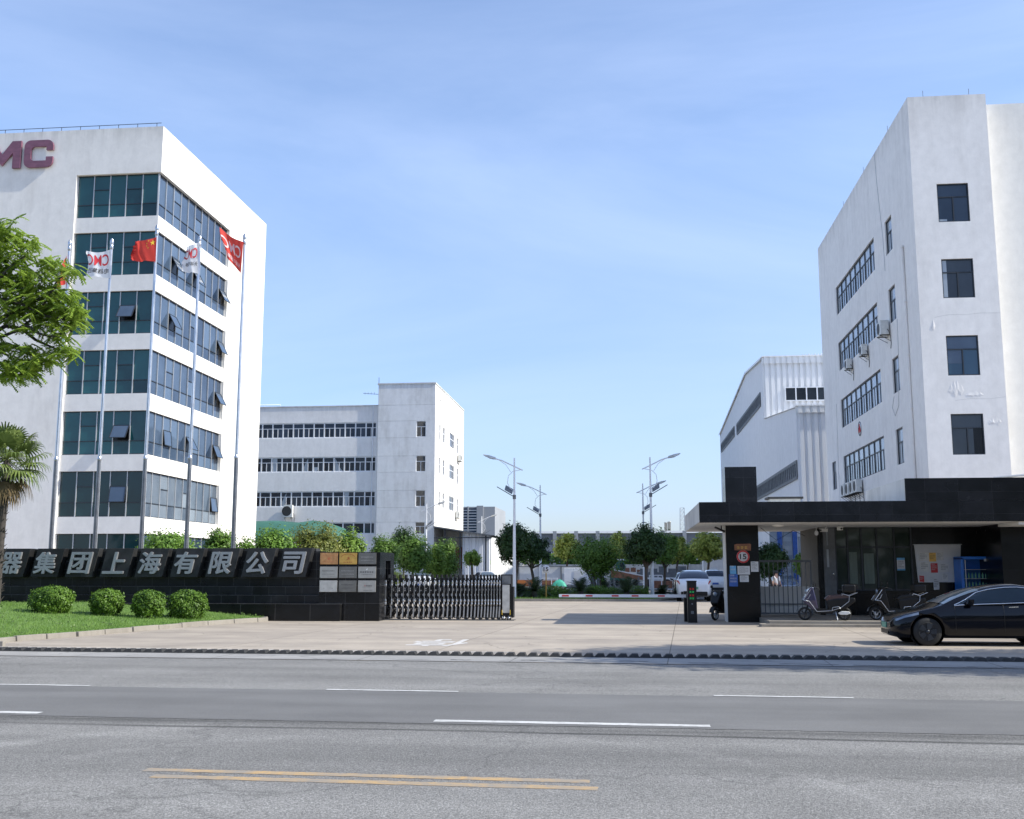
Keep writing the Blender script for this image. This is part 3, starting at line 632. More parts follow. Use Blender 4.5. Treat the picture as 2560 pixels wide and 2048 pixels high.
# ------------------------------------------------------------------ air conditioner outdoor unit
def ac_unit(name,loc,face,label,group,w=.85,h=.6,d=.32):
    # local: wall is at y=0, unit stands out towards -y; face turns it
    t=thing(name,loc,label,'air conditioner',group,face)
    m=MB(); m.box(-w/2,w/2,-d-.1,-.1,0,h); o=m.build('casing',M['ac_white'],t,local=True,bevel=.02)
    m=MB(); m.lathe([(h*.40,0),(h*.40,-.012),(h*.36,-.012)],(-w*.12,-d-.1,h/2),'y',20); m.build('fan_grille',M['ac_dark'],t,local=True)
    m=MB()
    for x in (-w*.35,w*.35): m.box(x-.02,x+.02,-d-.15,0,-.05,0); m.tube([(x,-d-.1,-.05),(x,0,-.4)],.016,5)
    m.build('bracket',M['ac_dark'],t,local=True)
    m=MB(); m.tube([(w/2,-.2,h*.35),(w/2+.12,-.15,h*.2),(w/2+.12,-.05,-.15),(w/2+.05,-.02,-.6),(w/2-.1,-.02,-.9)],.022,6); m.build('hose',M['ac_dark'],t,local=True)
    return t
# ------------------------------------------------------------------ right building
RX,RY=16.53,61.0   # its storeys are about 4.4 m high
K=1.22
def zk(z): return 1.8+K*(z-1.8)
rb=thing('lab_building',(24,76,0),'white four sided block at the right with dark framed windows and peeling plaster','building')
def wall_with_holes(m,plane,c,d,u0,u1,z0,z1,holes):
    us=sorted({u0,u1}|{h[0] for h in holes}|{h[1] for h in holes}); zs=sorted({z0,z1}|{h[2] for h in holes}|{h[3] for h in holes})
    def ishole(ua,ub,za,zb):
        u=(ua+ub)/2; z=(za+zb)/2
        return any(h[0]<u<h[1] and h[2]<z<h[3] for h in holes)
    V={};vs=[]
    def vid(u,z,k):
        key=(u,z,k)
        if key not in V:
            V[key]=len(vs); cc=c+(d if k else 0)
            vs.append((u,cc,z) if plane=='y' else (cc,u,z))
        return V[key]
    fs=[]
    for i in range(len(us)-1):
        for j in range(len(zs)-1):
            a,b,e,f=us[i],us[i+1],zs[j],zs[j+1]
            if ishole(a,b,e,f): continue
            fs.append((vid(a,e,0),vid(b,e,0),vid(b,f,0),vid(a,f,0)))
    for h in holes:
        a,b,e,f=h
        for (p,q),(r,s) in (((a,e),(b,e)),((b,e),(b,f)),((b,f),(a,f)),((a,f),(a,e))): fs.append((vid(p,q,0),vid(r,s,0),vid(r,s,1),vid(p,q,1)))
    m.add(vs,fs)
FW_=[(14.65*K,16.07*K,zk(z-1.86),zk(z)) for z in (19.70,16.06,12.43,8.80)]
LW=[(58.1*K,68.95*K,zk(z-1.8),zk(z)) for z in (19.72,16.10,12.44,8.84)]+[(54.17*K,55.55*K,zk(z-1.79),zk(z)) for z in (19.68,16.06,12.42,8.80)]+[(71.42*K,72.76*K,zk(z-1.82),zk(z)) for z in (8.83,)]
RE,RB,RT=17.12*K,74.5*K,zk(24.05); WY=51.15*K
m=MB()
wall_with_holes(m,'y',RY,.16,RX,RE,0,RT,FW_)
wall_with_holes(m,'x',RX,.16,RY,RB,0,RT,LW)
m.quad((RX,RB,0),(RE,RB,0),(RE,RB,RT),(RX,RB,RT))
m.quad((RE,RY,0),(RE,RB,0),(RE,RB,RT),(RE,RY,RT)); m.quad((RX,RY,RT),(RE,RY,RT),(RE,RB,RT),(RX,RB,RT))
m.build('wall',M['right_wall'],rb)
WW=[(21.05*K,22.5*K,zk(z-1.86),zk(z)) for z in (19.70,16.06,12.43,8.80)]
m=MB(); wall_with_holes(m,'y',WY,.16,RE+.002,54,0,RT-.05,WW); m.quad((RE+.002,WY,RT-.05),(54,WY,RT-.05),(54,RB-3,RT-.05),(RE+.002,RB-3,RT-.05)); m.quad((54,WY,0),(54,RB-3,0),(54,RB-3,RT-.05),(54,WY,RT-.05))
m.build('wing_wall',M['cream_wall'],rb)
for k,(a,b,z0,z1) in enumerate(FW_+[WW[0],WW[1],WW[2],WW[3]]):
    c=(RY if a<RE else WY)+.14; m=MB(); zt=z0+(z1-z0)*.66; md=(a+b)/2
    mt=[M['navy_glass'],M['dark_glass'],M['window_blue'],M['dark_glass']][k%4]
    pane(m,'y',c,a,b,zt,z1); pane(m,'y',c,a,md,z0,zt); pane(m,'y',c-.02,md,b if k!=3 else b-.55,z0,zt)
    g=m.build('window',mt,rb)
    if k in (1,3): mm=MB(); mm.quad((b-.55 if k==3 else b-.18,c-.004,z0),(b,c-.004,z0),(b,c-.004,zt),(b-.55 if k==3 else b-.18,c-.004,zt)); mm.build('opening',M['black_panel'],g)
    m=MB(); frame_grid(m,'y',c-.021,a,b,z0,z1,[a+.03,b-.03],[z0+.03,zt,z1-.03],.06,.05); m.box(md-.03,md+.03,c-.065,c-.021,z0,zt); m.build('frame',M['dark_frame'],g)
    if k in (0,1,2): # blind / curtain behind the pane, as drawn shade of cloth
        mm=MB()
        if k==1: mm.box(a+.08,a+.3,c-.008,c-.002,z0+.05,z1-.05)
        elif k==2: mm.box(a+.06,b-.06,c-.008,c-.002,zt+.04,z1-.06); mm.box(a+.06,md-.04,c-.008,c-.002,z0+.7,zt-.04)
        else: mm.box(a+.08,a+.5,c-.008,c-.002,z0+.04,z0+.2)
        mm.build('curtain',[M['pale_glass'],M['pale_glass'],M['vend_curtain'] if 'vend_curtain' in M else M['sky_tint_glass']][k],g)
for k,(a,b,z0,z1) in enumerate(LW):
    c=RX+.14; band=(b-a)>5; nb=8 if band else 1; zt=z0+(z1-z0)*.62; m=MB()
    us=[a+(b-a)*i/nb for i in range(nb+1)]
    for i in range(nb):
        md=(us[i]+us[i+1])/2
        pane(m,'x-',c,us[i],us[i+1],zt,z1); pane(m,'x-',c,us[i],md,z0,zt); pane(m,'x-',c,md,us[i+1],z0,zt)
    g=m.build('window',M['pale_glass'],rb)
    m=MB(); frame_grid(m,'x-',c,a,b,z0,z1,[],[z0+.04,zt,z1-.04],.07,.055)
    for u in us: frame_grid(m,'x-',c,a,b,z0,z1,[min(max(u,a+.04),b-.04)],[],.09,.06)
    m.build('frame',M['dark_frame'],g)
    for i in range(nb):
        m=MB(); md=(us[i]+us[i+1])/2; m.box(c-.03,c-.003,md-.035,md+.035,z0+.05,zt-.03); m.box(c-.028,c-.003,us[i]+.05,us[i]+.22,z0+.05,zt-.03); m.box(c-.026,c-.004,us[i]+.05,md,z0+.05,z0+.11)
        m.build('sliding_sash',M['dark_frame'],g)
# drain pipe, loose cables, roof spikes, ridges of blistered plaster
m=MB(); m.tube([(RX-.07,52.1*K,zk(17.4)),(RX-.07,52.1*K,4)],.065,8)
for z in (17.3,14.6,12,9.4): m.box(RX-.15,RX,52.0*K,52.2*K,zk(z)-.03,zk(z)+.03)
m.build('drain_pipe',M['mid_wall'],rb)
def cab(pts,x=None,r=.014):
    m=MB(); m.tube([((RX-.02),y*K,zk(z)) for y,z in pts] if x is None else [(a*K,WY-.02,zk(z)) for a,z in pts],r,5); m.build('cable',M['alu'],rb)
cab([(56.9,24.0),(56.7,22.3),(56.0,19.0),(55.9,17.2)]); cab([(54.0,14.2),(54.1,12.6),(54.6,9.9),(55.4,9.5),(55.9,10.0),(55.4,10.5)]); cab([(70.3,12.4),(70.6,8),(70.4,5)])
cab([(17.35,18.6),(17.38,16.5),(17.5,15.4),(17.34,14.8),(17.4,8),(17.5,5)],1)
for x,y in ((14.3*K,RY+.1),(16.4*K,RY+.1),(RX+.05,66),(RX+.05,73),(RX+.05,80)): m=MB(); m.tube([(x,y,RT-.05),(x,y,RT+.4)],.014,4); m.build('roof_spike',M['dark_frame'],rb)
r3=random.Random(4)
def flake(cx,cz,w,h,n=9):
    cx*=K; cz=zk(cz); w*=K; h*=K; m=MB(); top=[];mid=[];bot=[]
    for i in range(n):
        u=i/(n-1); e=math.sin(math.pi*u)**.7; zt_=cz+h*e*r3.uniform(.35,1.0)*.5; zb_=cz-h*e*r3.uniform(.2,.6)*.5
        X=cx+w*(u-.5); top.append((X,RY-.003,zt_)); mid.append((X,RY-.003-.022*e*r3.uniform(.3,1),zb_+(zt_-zb_)*r3.uniform(.2,.5))); bot.append((X,RY-.003,zb_))
    V=top+mid+bot; m.add(V,[(i,i+1,n+i+1,n+i) for i in range(n-1)]+[(n+i,n+i+1,2*n+i+1,2*n+i) for i in range(n-1)]); m.build('plaster_blister',M['right_wall'],rb)
flake(14.95,9.85,.72,1.15,11); flake(15.75,9.66,.85,.42,11); flake(16.55,8.4,.6,.75,9); flake(14.12,12.85,.2,.75,7)
def crack(pts):
    m=MB()
    for (a,b),(c,d) in zip(pts,pts[1:]): m.add([(a*K,RY-.004,zk(b)-.008),(c*K,RY-.004,zk(d)-.008),(c*K,RY-.004,zk(d)+.008),(a*K,RY-.004,zk(b)+.008)],[(0,1,2,3)])
    m.build('plaster_crack',M['stained_concrete'],rb)
crack([(14.2,13.3),(14.5,13.36),(14.9,13.42),(15.6,13.40),(16.3,13.46),(17.1,13.44)]); crack([(14.9,9.42),(15.6,9.5),(16.4,9.47),(17.1,9.55)])
AW='air conditioner units on the right block'
ac_unit('air_conditioner',(RX,55.9*K,zk(13.75)),R(-90),'largest air conditioner on the right block, under a narrow single window',AW,1.05,.9,.5)
ac_unit('air_conditioner',(RX,60.9*K,zk(13.72)),R(-90),'right one of two air conditioners under the same wide window band',AW,.95,.72,.36)
ac_unit('air_conditioner',(RX,65.1*K,zk(13.72)),R(-90),'left one of two air conditioners under the same wide window band',AW,.95,.72,.36)
for i,(y,lab) in enumerate(((67.6,'far left air conditioner in the row of four under the lowest window band'),(66.35,'second air conditioner from the left in the row of four'),(65.1,'third air conditioner from the left in the row of four'),(64.0,'nearest air conditioner at the right end of the row of four'))):
    ac_unit('air_conditioner',(RX,y*K,zk(6.25)),R(-90),lab,AW,1.1,.92,.4)
# oval emblem: white disc, dark ring, red strokes
EY,EZ=63.7*K,zk(9.93)
em=thing('wall_emblem',(RX,EY,EZ),'small round red and white emblem on the right block between window bands','emblem')
m=MB(); m.lathe([(.52,0),(.52,-.03),(.001,-.03)],(RX,EY,EZ),'x',28); m.build('disc',M['white_paint'],em)
m=MB(); m.lathe([(.52,-.032),(.52,-.045),(.44,-.045),(.44,-.032)],(RX,EY,EZ),'x',28,cap=False); m.build('ring',M['dark_frame'],em)
m=MB()
for pts in ([(.2,-.28),(0,.33),(-.2,-.28)],[(.3,-.2),(.18,.08)],[(-.3,-.2),(-.14,.12)],[(.12,-.1),(-.12,-.1)]): m.tube([(RX-.045,EY+a,EZ+b) for a,b in pts],.04,5)
m.build('strokes',M['red'],em)
# ------------------------------------------------------------------ middle office building behind the sign wall
MX,MY=-20.65,114.0
mb_=thing('factory_office',(-35,124,0),'grey white four storey block with a taller stair tower at its right end','building')
bands=[(17.85,16.15),(14.07,12.4),(10.3,8.6),(6.9,5.63)]
m=MB(); hol=[(-53.0,-27.22,b,t) for t,b in bands]
wall_with_holes(m,'y',MY+.25,.2,-70,-26.98,0,19.63,hol); m.quad((-70,MY+.25,19.63),(-26.98,MY+.25,19.63),(-26.98,134,19.63),(-70,134,19.63)); m.build('wall',M['mid_wall'],mb_)
TWH=[(-22.72,-21.66,t-1.75,t) for t in (17.86,14.07,10.30)]+[(-22.72,-21.66,5.6,6.88)]
TSH=[(116.6,117.4,19.95,20.7)]
for zt in (17.82,14.1,10.35): TSH+=[(116.62,117.5,zt-1.75,zt),(119.1,120.3,zt-1.7,zt),(123.6,127.1,zt-1.66,zt),(129.2,130.35,zt-1.9,zt)]
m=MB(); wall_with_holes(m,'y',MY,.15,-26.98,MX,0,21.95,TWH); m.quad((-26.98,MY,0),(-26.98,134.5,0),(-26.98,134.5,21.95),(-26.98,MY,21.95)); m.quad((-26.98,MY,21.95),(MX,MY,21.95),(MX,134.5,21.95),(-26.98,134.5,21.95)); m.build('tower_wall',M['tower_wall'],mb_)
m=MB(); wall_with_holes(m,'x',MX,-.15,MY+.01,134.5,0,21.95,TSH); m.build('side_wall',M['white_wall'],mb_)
m=MB(); m.box(-27.1,MX+.06,MY-.06,134.5,21.95,22.1); m.box(-70,-26.98,MY+.19,MY+.6,19.63,19.74); m.build('coping',M['stained_concrete'],mb_)
m=MB()
for z in (19.67,17.9,16.05,14.06,12.3,10.32,8.47,6.9): m.box(-26.98,-22.74 if z<18 and z>6.95 else MX,MY-.006,MY+.02,z-.02,z+.02)
m.build('joint_line',M['stained_concrete'],mb_)
for k,(zt,zb) in enumerate(bands):
    n=22 if k<3 else 22; x0,x1=-53.0,-27.22; us=[x1-(x1-x0)*i/n for i in range(n+1)][::-1]; c=MY+.40; tr=zb+(zt-zb)*.64; m=MB()
    for i in range(n):
        md=(us[i]+us[i+1])/2
        if k<3: pane(m,'y',c,us[i],us[i+1],tr,zt); pane(m,'y',c,us[i],md,zb,tr); pane(m,'y',c,md,us[i+1],zb,tr)
        else: pane(m,'y',c,us[i],us[i+1],zb,zt)
    g=m.build('window',M['navy_glass'] if k==0 else M['dark_glass'],mb_)
    m=MB(); frame_grid(m,'y',c,x0,x1,zb,zt,us,[zb+.05,zt-.05],.13,.09)
    if k<3:
        frame_grid(m,'y',c,x0,x1,zb,zt,[],[tr],.07,.07)
        for i in range(n): md=(us[i]+us[i+1])/2; m.box(md-.035,md+.035,c-.07,c,zb,tr)
    m.build('frame',M['white_paint'],g)
    if k in (1,2):
        m=MB(); q=random.Random(k)
        for i in range(n):
            if q.random()<.3: a=us[i]+.1; m.quad((a,c-.012,zb+.08),(a+q.uniform(.3,.9),c-.012,zb+.08),(a+.5,c-.012,zt-.1 if q.random()<.4 else zb+.55),(a,c-.012,zt-.1 if q.random()<.4 else zb+.55))
        m.build('curtain',M['pale_glass'],g)
for a,b,z0,z1 in TWH:
    c=MY+.13; m=MB(); tr=z0+(z1-z0)*.64; md=(a+b)/2; pane(m,'y',c,a,b,tr,z1); pane(m,'y',c,a,md,z0,tr); pane(m,'y',c,md,b,z0,tr); g=m.build('window',M['dark_glass'],mb_)
    m=MB(); frame_grid(m,'y',c,a,b,z0,z1,[a+.03,b-.03],[z0+.03,tr,z1-.03],.06,.06); m.box(md-.03,md+.03,c-.06,c,z0,tr); m.build('frame',M['white_paint'],g)
for a,b,z0,z1 in TSH:
    c=MX-.13; m=MB(); n=3 if b-a>2 else 1; us=[a+(b-a)*i/n for i in range(n+1)]
    for i in range(n): pane(m,'x+',c,us[i],us[i+1],z0,z1)
    g=m.build('window',M['navy_glass'],mb_); m=MB(); frame_grid(m,'x+',c,a,b,z0,z1,us,[z0+.04,z0+(z1-z0)*.6,z1-.04],.09,.05); m.build('frame',M['white_paint'],g)
m=MB(); m.tube([(-27.6,MY+.16,19.6),(-27.6,MY+.16,5)],.06,6); m.build('drain_pipe',M['white_paint'],mb_)
m=MB(); m.tube([(-27.15,MY+.8,19.6),(-27.15,MY+.8,22.9)],.03,5); m.tube([(-28.9,MY+.8,21.15),(-27.0,MY+.8,21.0)],.025,5)
for i in range(4): m.tube([(-28.7+i*.35,MY+.8,21.0),(-28.7+i*.35,MY+.8,21.28)],.015,4)
m.build('antenna',M['dark_frame'],mb_)
m=MB(); m.tube([(-60,MY+.5,20.0),(-38.2,MY+.5,20.0),(-38.2,MY+.5,19.6)],.03,5); m.tube([(-40,MY+.5,20.0),(-40,MY+.5,19.6)],.02,5); m.build('roof_rail',M['white_paint'],mb_)
AM='air conditioner units on the middle office block'
ac_unit('air_conditioner',(-36.75,MY+.25,7.45),0,'air conditioner on the front of the middle office block under the lowest upper window band',AM,1.0,1.35,.45)
ac_unit('air_conditioner',(MX,129.8,15.0),R(90),'upper air conditioner on the sunlit side of the stair tower',AM,1.0,.8,.35)
ac_unit('air_conditioner',(MX,128.3,8.0),R(90),'lower air conditioner on the sunlit side of the stair tower',AM,1.0,.8,.35)
# green vaulted canopy
tt=thing('green_tent',(-34,104,0),'green fabric canopy with a vaulted end standing before the middle block','canopy')
m=MB(); ty0,ty1=101.,108.; 
def arc_t(x0,x1,y,zb,zt,n=14): return [(x0+(x1-x0)*i/n,y,zb+(zt-zb)*math.sin(math.pi*i/n)**.8) for i in range(n+1)]
# ridge running along x, vault seen from its long side with a rounded end at the right
n=16; vs=[]; 
prof=[(-1,4.9),(-.75,5.75),(-.4,6.35),(0,6.6),(.4,6.35),(.75,5.75),(1,4.9)]
xs_=[-46,-42,-39.5,-37,-34.8,-32.6,-31.2,-30.0,-28.9,-27.9,-27.2,-26.75]
for i,x in enumerate(xs_):
    k=max(0,(x+31.2)/4.45); sq=math.sqrt(max(0,1-k*k*.98)); sag=.12*math.sin(i*2.2)
    for (u,z) in prof: vs.append((x,104.5+u*3.5*max(.15,sq),4.2+(z-4.2)*max(.12,sq)+sag*(1-k)))
np_=len(prof)
m.add(vs,[(i*np_+j,(i+1)*np_+j,(i+1)*np_+j+1,i*np_+j+1) for i in range(len(xs_)-1) for j in range(np_-1)],0,True)
for i,x in enumerate(xs_[:-2]):
    x2=xs_[i+1]; m.quad((x,101,4.95+.12*math.sin(i*2.2)),(x2,101,4.95),(x2,100.98,4.55),((x+x2)/2,100.98,4.45))
m.quad((-30,101.6,4.9),(-26.7,104,4.3),(-26.7,104.2,2.6),(-26.9,103.9,2.6))
m.build('canopy_fabric',M['tarp_green'],tt)
m=MB()
for x in (-45,-40,-35,-30):
    for y in (101,108): m.tube([(x,y,0),(x,y,4.9)],.06,6)
    m.tube([(x,101,4.3),(x+2.4,101,4.9)],.04,5); m.tube([(x,101,4.9),(x,104.5,6.5),(x,108,4.9)],.04,5)
m.build('post',M['dark_frame'],tt)
# lean-to workshop beside the tower
sh=thing('corrugated_shed',(-17,118,0),'lean-to shed of pale corrugated sheet with an open bay beside the stair tower','shed')
def corr_y(m,x0,x1,y,z0,z1f,pitch=.5,dep=.09,mi=0,out=-1):
    # corrugated sheet facing -y; z1f(x) gives the top
    x=x0; P=[]
    k=0
    while x<x1+1e-6:
        for dx,dd in ((0,0),(.30,0),(.40,1),(.9,1)):
            xx=x+dx*pitch
            if xx<=x1: P.append((xx,y+out*dep*dd))
        x+=pitch
    P.append((x1,y)); n=len(P)
    m.add([(a,b,z0 if not callable(z0) else z0(a)) for a,b in P]+[(a,b,z1f(a)) for a,b in P],[(i,i+1,n+i+1,n+i) for i in range(n-1)],mi)
def corr_x(m,y0,y1,x,z0,z1f,pitch=.5,dep=.09,mi=0,out=1):
    y=y0; P=[]
    while y<y1+1e-6:
        for dy,dd in ((0,0),(.30,0),(.40,1),(.9,1)):
            yy=y+dy*pitch
            if yy<=y1: P.append((x+out*dep*dd,yy))
        y+=pitch
    P.append((x,y1)); n=len(P)
    m.add([(a,b,z0) for a,b in P]+[(a,b,z1f(b)) for a,b in P],[(i,i+1,n+i+1,n+i) for i in range(n-1)],mi)
rz=lambda x: 6.3-(x-MX)*.155
m=MB(); corr_y(m,-17.6,-14.6,114.3,0,rz,.75,.16); m.build('front_sheet',M['corr'],sh)
m=MB(); corr_x(m,114.3,139,-14.5,0,lambda y:5.25,.6,.1); m.build('side_sheet',M['corr_white'],sh)
m=MB(); m.quad((MX+.02,113.4,rz(MX)),(-14.3,113.4,rz(-14.3)),(-14.3,139,rz(-14.3)),(MX+.02,139,rz(MX))); m.quad((MX+.02,113.4,rz(MX)+.14),(-14.3,113.4,rz(-14.3)+.14),(-14.3,139,rz(-14.3)+.14),(MX+.02,139,rz(MX)+.14)); m.quad((MX+.02,113.4,rz(MX)),(-14.3,113.4,rz(-14.3)),(-14.3,113.4,rz(-14.3)+.14),(MX+.02,113.4,rz(MX)+.14)); m.build('roof',M['machine_grey'],sh)
m=MB()
m.quad((MX+.1,119,0),(-17.5,119,0),(-17.5,119,5.8),(MX+.1,119,6.3)); m.build('back_wall',M['cream_wall'],sh)
m=MB()
for x in (-19.4,-17.75,-15.0): m.box(x-.07,x+.07,113.6,113.75,0,rz(x)-.02)
for k in range(4): m.box(MX+.1,-14.5,113.55+k*.02,113.56+k*.02+.05,rz(-14.5)-.2,rz(-14.5)-.1)
m.build('post',M['dark_frame'],sh)
m=MB(); m.box(-18.9,-17.9,117.7,117.9,1.9,4.2); m.box(-19.2,-17.6,117.5,117.9,4.0,4.3); m.build('door_frame',M['rust'],sh)
# louvred grey block far behind
gb=thing('louvred_building',(-32,235,0),'distant grey block with dark louvre panels between white piers','building')
m=MB(); m.box(-40,-28.4,230,250,0,15.3); m.box(-32.3,-30.9,229.6,230,0,15.5); m.build('wall',M['far_light'],gb)
for i in range(3):
    x0=-40+.2 if i==0 else [-40,-36.2,-34.0][i]; x0=[-38.5,-36.1,-34.1][i]; x1=x0+1.7; m=MB(); m.quad((x0,229.98,.5),(x1,229.98,.5),(x1,229.98,15),(x0,229.98,15)); g=m.build('louvre_panel',M['navy_glass'],gb)
    m=MB()
    for k in range(24): m.box(x0,x1,229.86,229.97,.6+k*.6,.6+k*.6+.22)
    m.build('louvre_blade',M['alu'],g)
    m=MB(); m.box(x1+.05,x1+.3,229.7,230,0,15.4); m.build('pier',M['far_light'],gb)
# ------------------------------------------------------------------ big corrugated hall behind the right block
HX=14.8
hl=thing('industrial_hall',(30,130,0),'huge pale corrugated hall with a sloping roof behind the right block','industrial hall')
m=MB()
prof=[(94.9,0),(94.9,15.85),(116.65,17.85),(116.65,24.6),(132.4,25.8),(171.6,23.0),(171.6,0)]
tri_prism_y=[(p[0],p[1]) for p in prof]
bmx=bmesh.new(); vs=[bmx.verts.new((HX,a,b)) for a,b in prof]; fa=bmx.faces.new(vs); fa.normal_update(); bmesh.ops.triangulate(bmx,faces=[fa]); bmx.verts.index_update()
m.add([v.co[:] for v in bmx.verts],[[v.index for v in f.verts] for f in bmx.faces]); bmx.free()
m.build('gable_wall',M['hall_wall'],hl)
m=MB(); corr_y(m,HX,44,116.65,17.6,lambda x:24.6,.62,.16); m.build('upper_front',M['corr_white'],hl)
m=MB(); corr_y(m,HX,44,94.9,0,lambda x:15.85,.62,.16); m.build('lower_front',M['corr'],hl)
m=MB(); rp=[(94.7,15.8),(116.6,17.8)]; m.quad((HX-.15,94.7,15.86),(44,94.7,15.86),(44,116.6,17.9),(HX-.15,116.6,17.9))
rr=[(116.3,24.58),(132.4,25.86),(171.6,23.06)]
for (a,b),(c,d) in zip(rr,rr[1:]): m.quad((HX-.2,a,b),(44,a,b),(44,c,d),(HX-.2,c,d))
m.build('roof',M['corr'],hl)
m=MB(); corr_y(m,HX-.1,44,116.4,23.9,lambda x:24.72,.62,.12); corr_y(m,HX-.1,44,94.65,15.35,lambda x:16.0,.62,.12); m.box(HX-.12,44,116.2,116.4,24.6,24.72); m.box(HX-.12,44,94.5,94.66,15.93,16.03)
for (a,b),(c,d) in zip(rr,rr[1:]): m.quad((HX-.2,a,b-.25),(HX-.2,c,d-.25),(HX-.2,c,d+.02),(HX-.2,a,b+.02))
m.build('fascia',M['corr_white'],hl)
for (y0,y1,z0,z1,n) in ((148.3,169.3,20.05,21.2,16),(118.9,144.7,19.75,21.05,22),(95.3,125,9.77,11.15,26)):
    m=MB(); c=HX-.02
    for i in range(n): pane(m,'x-',c,y0+(y1-y0)*i/n,y0+(y1-y0)*(i+1)/n,z0,z1)
    g=m.build('window',M['pale_glass'],hl); m=MB(); frame_grid(m,'x-',c,y0,y1,z0,z1,[y0+(y1-y0)*i/n for i in range(n+1)],[z0,z1],.28,.1); m.build('frame',M['machine_grey'],g)
m=MB(); n=12; x0,x1=17.1,30.5; c=116.46
for i in range(n): pane(m,'y',c,x0+(x1-x0)*i/n,x0+(x1-x0)*(i+1)/n,19.8,21.25)
g=m.build('window',M['dark_glass'],hl); m=MB(); frame_grid(m,'y',c,x0,x1,19.8,21.25,[x0+(x1-x0)*i/n for i in range(n+1)],[19.8,21.25],.12,.1); m.build('frame',M['white_paint'],g)
m=MB()
for i in range(10): x=19.2+i*.22; m.tube([(x,118,24.7),(x+.1+.15*(i%3),117.8,25.15),(x+.35,118.2,25.0)],.03,4)
m.build('roof_vent',M['alu'],hl)
# lower works building with blue columns, seen under the canopy
wk=thing('works_building',(16,104,0),'pale wall with dark blue columns and lattice panels seen above the side gate','building')
hb=[(1998,'c')]
P0=atY(1905,1400,84)
m=MB(); m.box(11.2,14.6,86,92,0,6.6); m.build('wall',M['hall_wall'],wk)
m=MB()
for x in (11.75,12.9): m.box(x-.16,x+.16,85.6,85.98,0,6.6)
m.build('column',M['poster_blue'],wk)
for x0,x1 in ((11.0,11.55),(12.0,12.7)):
    m=MB(); m.box(x0,x1,85.96,85.99,.4,6.5)
    for i in range(9): m.box(x0,x1,85.93,85.959,.5+i*.7,.85+i*.7)
    m.build('lattice_panel',M['pale_glass'],wk)
m=MB(); m.box(13.1,14.4,85.9,85.985,2.7,4.4); g=m.build('window',M['pale_glass'],wk); m=MB(); frame_grid(m,'y',85.9,13.1,14.4,2.7,4.4,[13.1+1.3*i/4 for i in range(5)],[2.7,4.4],.07,.05); m.build('frame',M['white_paint'],g)
# ------------------------------------------------------------------ far warehouse, stacks, mast
FWY=280.
fw=thing('far_warehouse',(0,300,0),'long low grey warehouse with a white roof across the far end of the yard','warehouse')
xl=atY(1334,1334,FWY).x; zt=11.2
m=MB(); m.box(xl,140,FWY,FWY+60,0,zt); m.build('wall',M['far_wall'],fw)
m=MB(); m.add([(xl-.5,FWY-.6,zt+.05),(140,FWY-.6,zt+.05),(140,FWY+30,zt+1.6),(xl-.5,FWY+30,zt+1.6)],[(0,1,2,3)]); m.build('roof',M['far_light'],fw)
m=MB(); k=0
x=xl
while x<60: m.box(x-.5,x+.5,FWY-.7,FWY-.01,0,zt+.55); x+=5.55
m.build('buttress',M['far_light'],fw)
for i in range(14):
    x0=xl+.9+i*5.55; m=MB(); pane(m,'y',FWY-.03,x0,x0+1.7,3.9,6.4); pane(m,'y',FWY-.03,x0+2.1,x0+3.8,3.9,6.4); g=m.build('window',M['navy_glass'],fw); m=MB(); frame_grid(m,'y',FWY-.03,x0,x0+3.8,3.9,6.4,[x0,x0+1.7,x0+2.1,x0+3.8],[],.2,.05); m.build('frame',M['white_paint'],g)
m=MB(); m.box(xl,140,FWY-.1,FWY-.02,6.6,8.2); m.build('upper_band',M['far_light'],fw)
for i,(px,py,lab) in enumerate(((1664.5,1306,'left one of the twin white smokestacks beyond the warehouse'),(1673,1304,'right one of the twin white smokestacks beyond the warehouse'))):
    p=atY(px,py,420); m=MB(); m.lathe([(.62,0),(.58,p.z-.3),(.66,p.z-.3),(.66,p.z)],(p.x,420,0),'z',14); tag(m.build('smokestack',M['cream_wall'],None,(p.x,420,0)),lab,'smokestack','twin white smokestacks')
py_=thing('lattice_mast',(atY(1706,1300,380).x,380,0),'slim steel lattice mast rising beyond the warehouse roof','mast')
m=MB(); bx_=WO[py_].x; hz=atY(1706,1270,380).z
for sx,sy in ((-1,-1),(1,-1),(1,1),(-1,1)): m.tube([(bx_+sx*1.2,380+sy*1.2,0),(bx_+sx*.7,380+sy*.7,hz)],.12,4)
m.build('leg',M['alu'],py_)
m=MB(); nb=16
for i in range(nb):
    z0=hz*i/nb; z1=hz*(i+1)/nb; w0=1.2-.5*i/nb; w1=1.2-.5*(i+1)/nb
    for s in (-1,1): m.tube([(bx_-w0*s,380-w0,z0),(bx_+w1*s,380-w1,z1)],.08,4)
    m.tube([(bx_-w1,380-w1,z1),(bx_+w1,380-w1,z1)],.08,4)
m.build('bracing',M['alu'],py_)
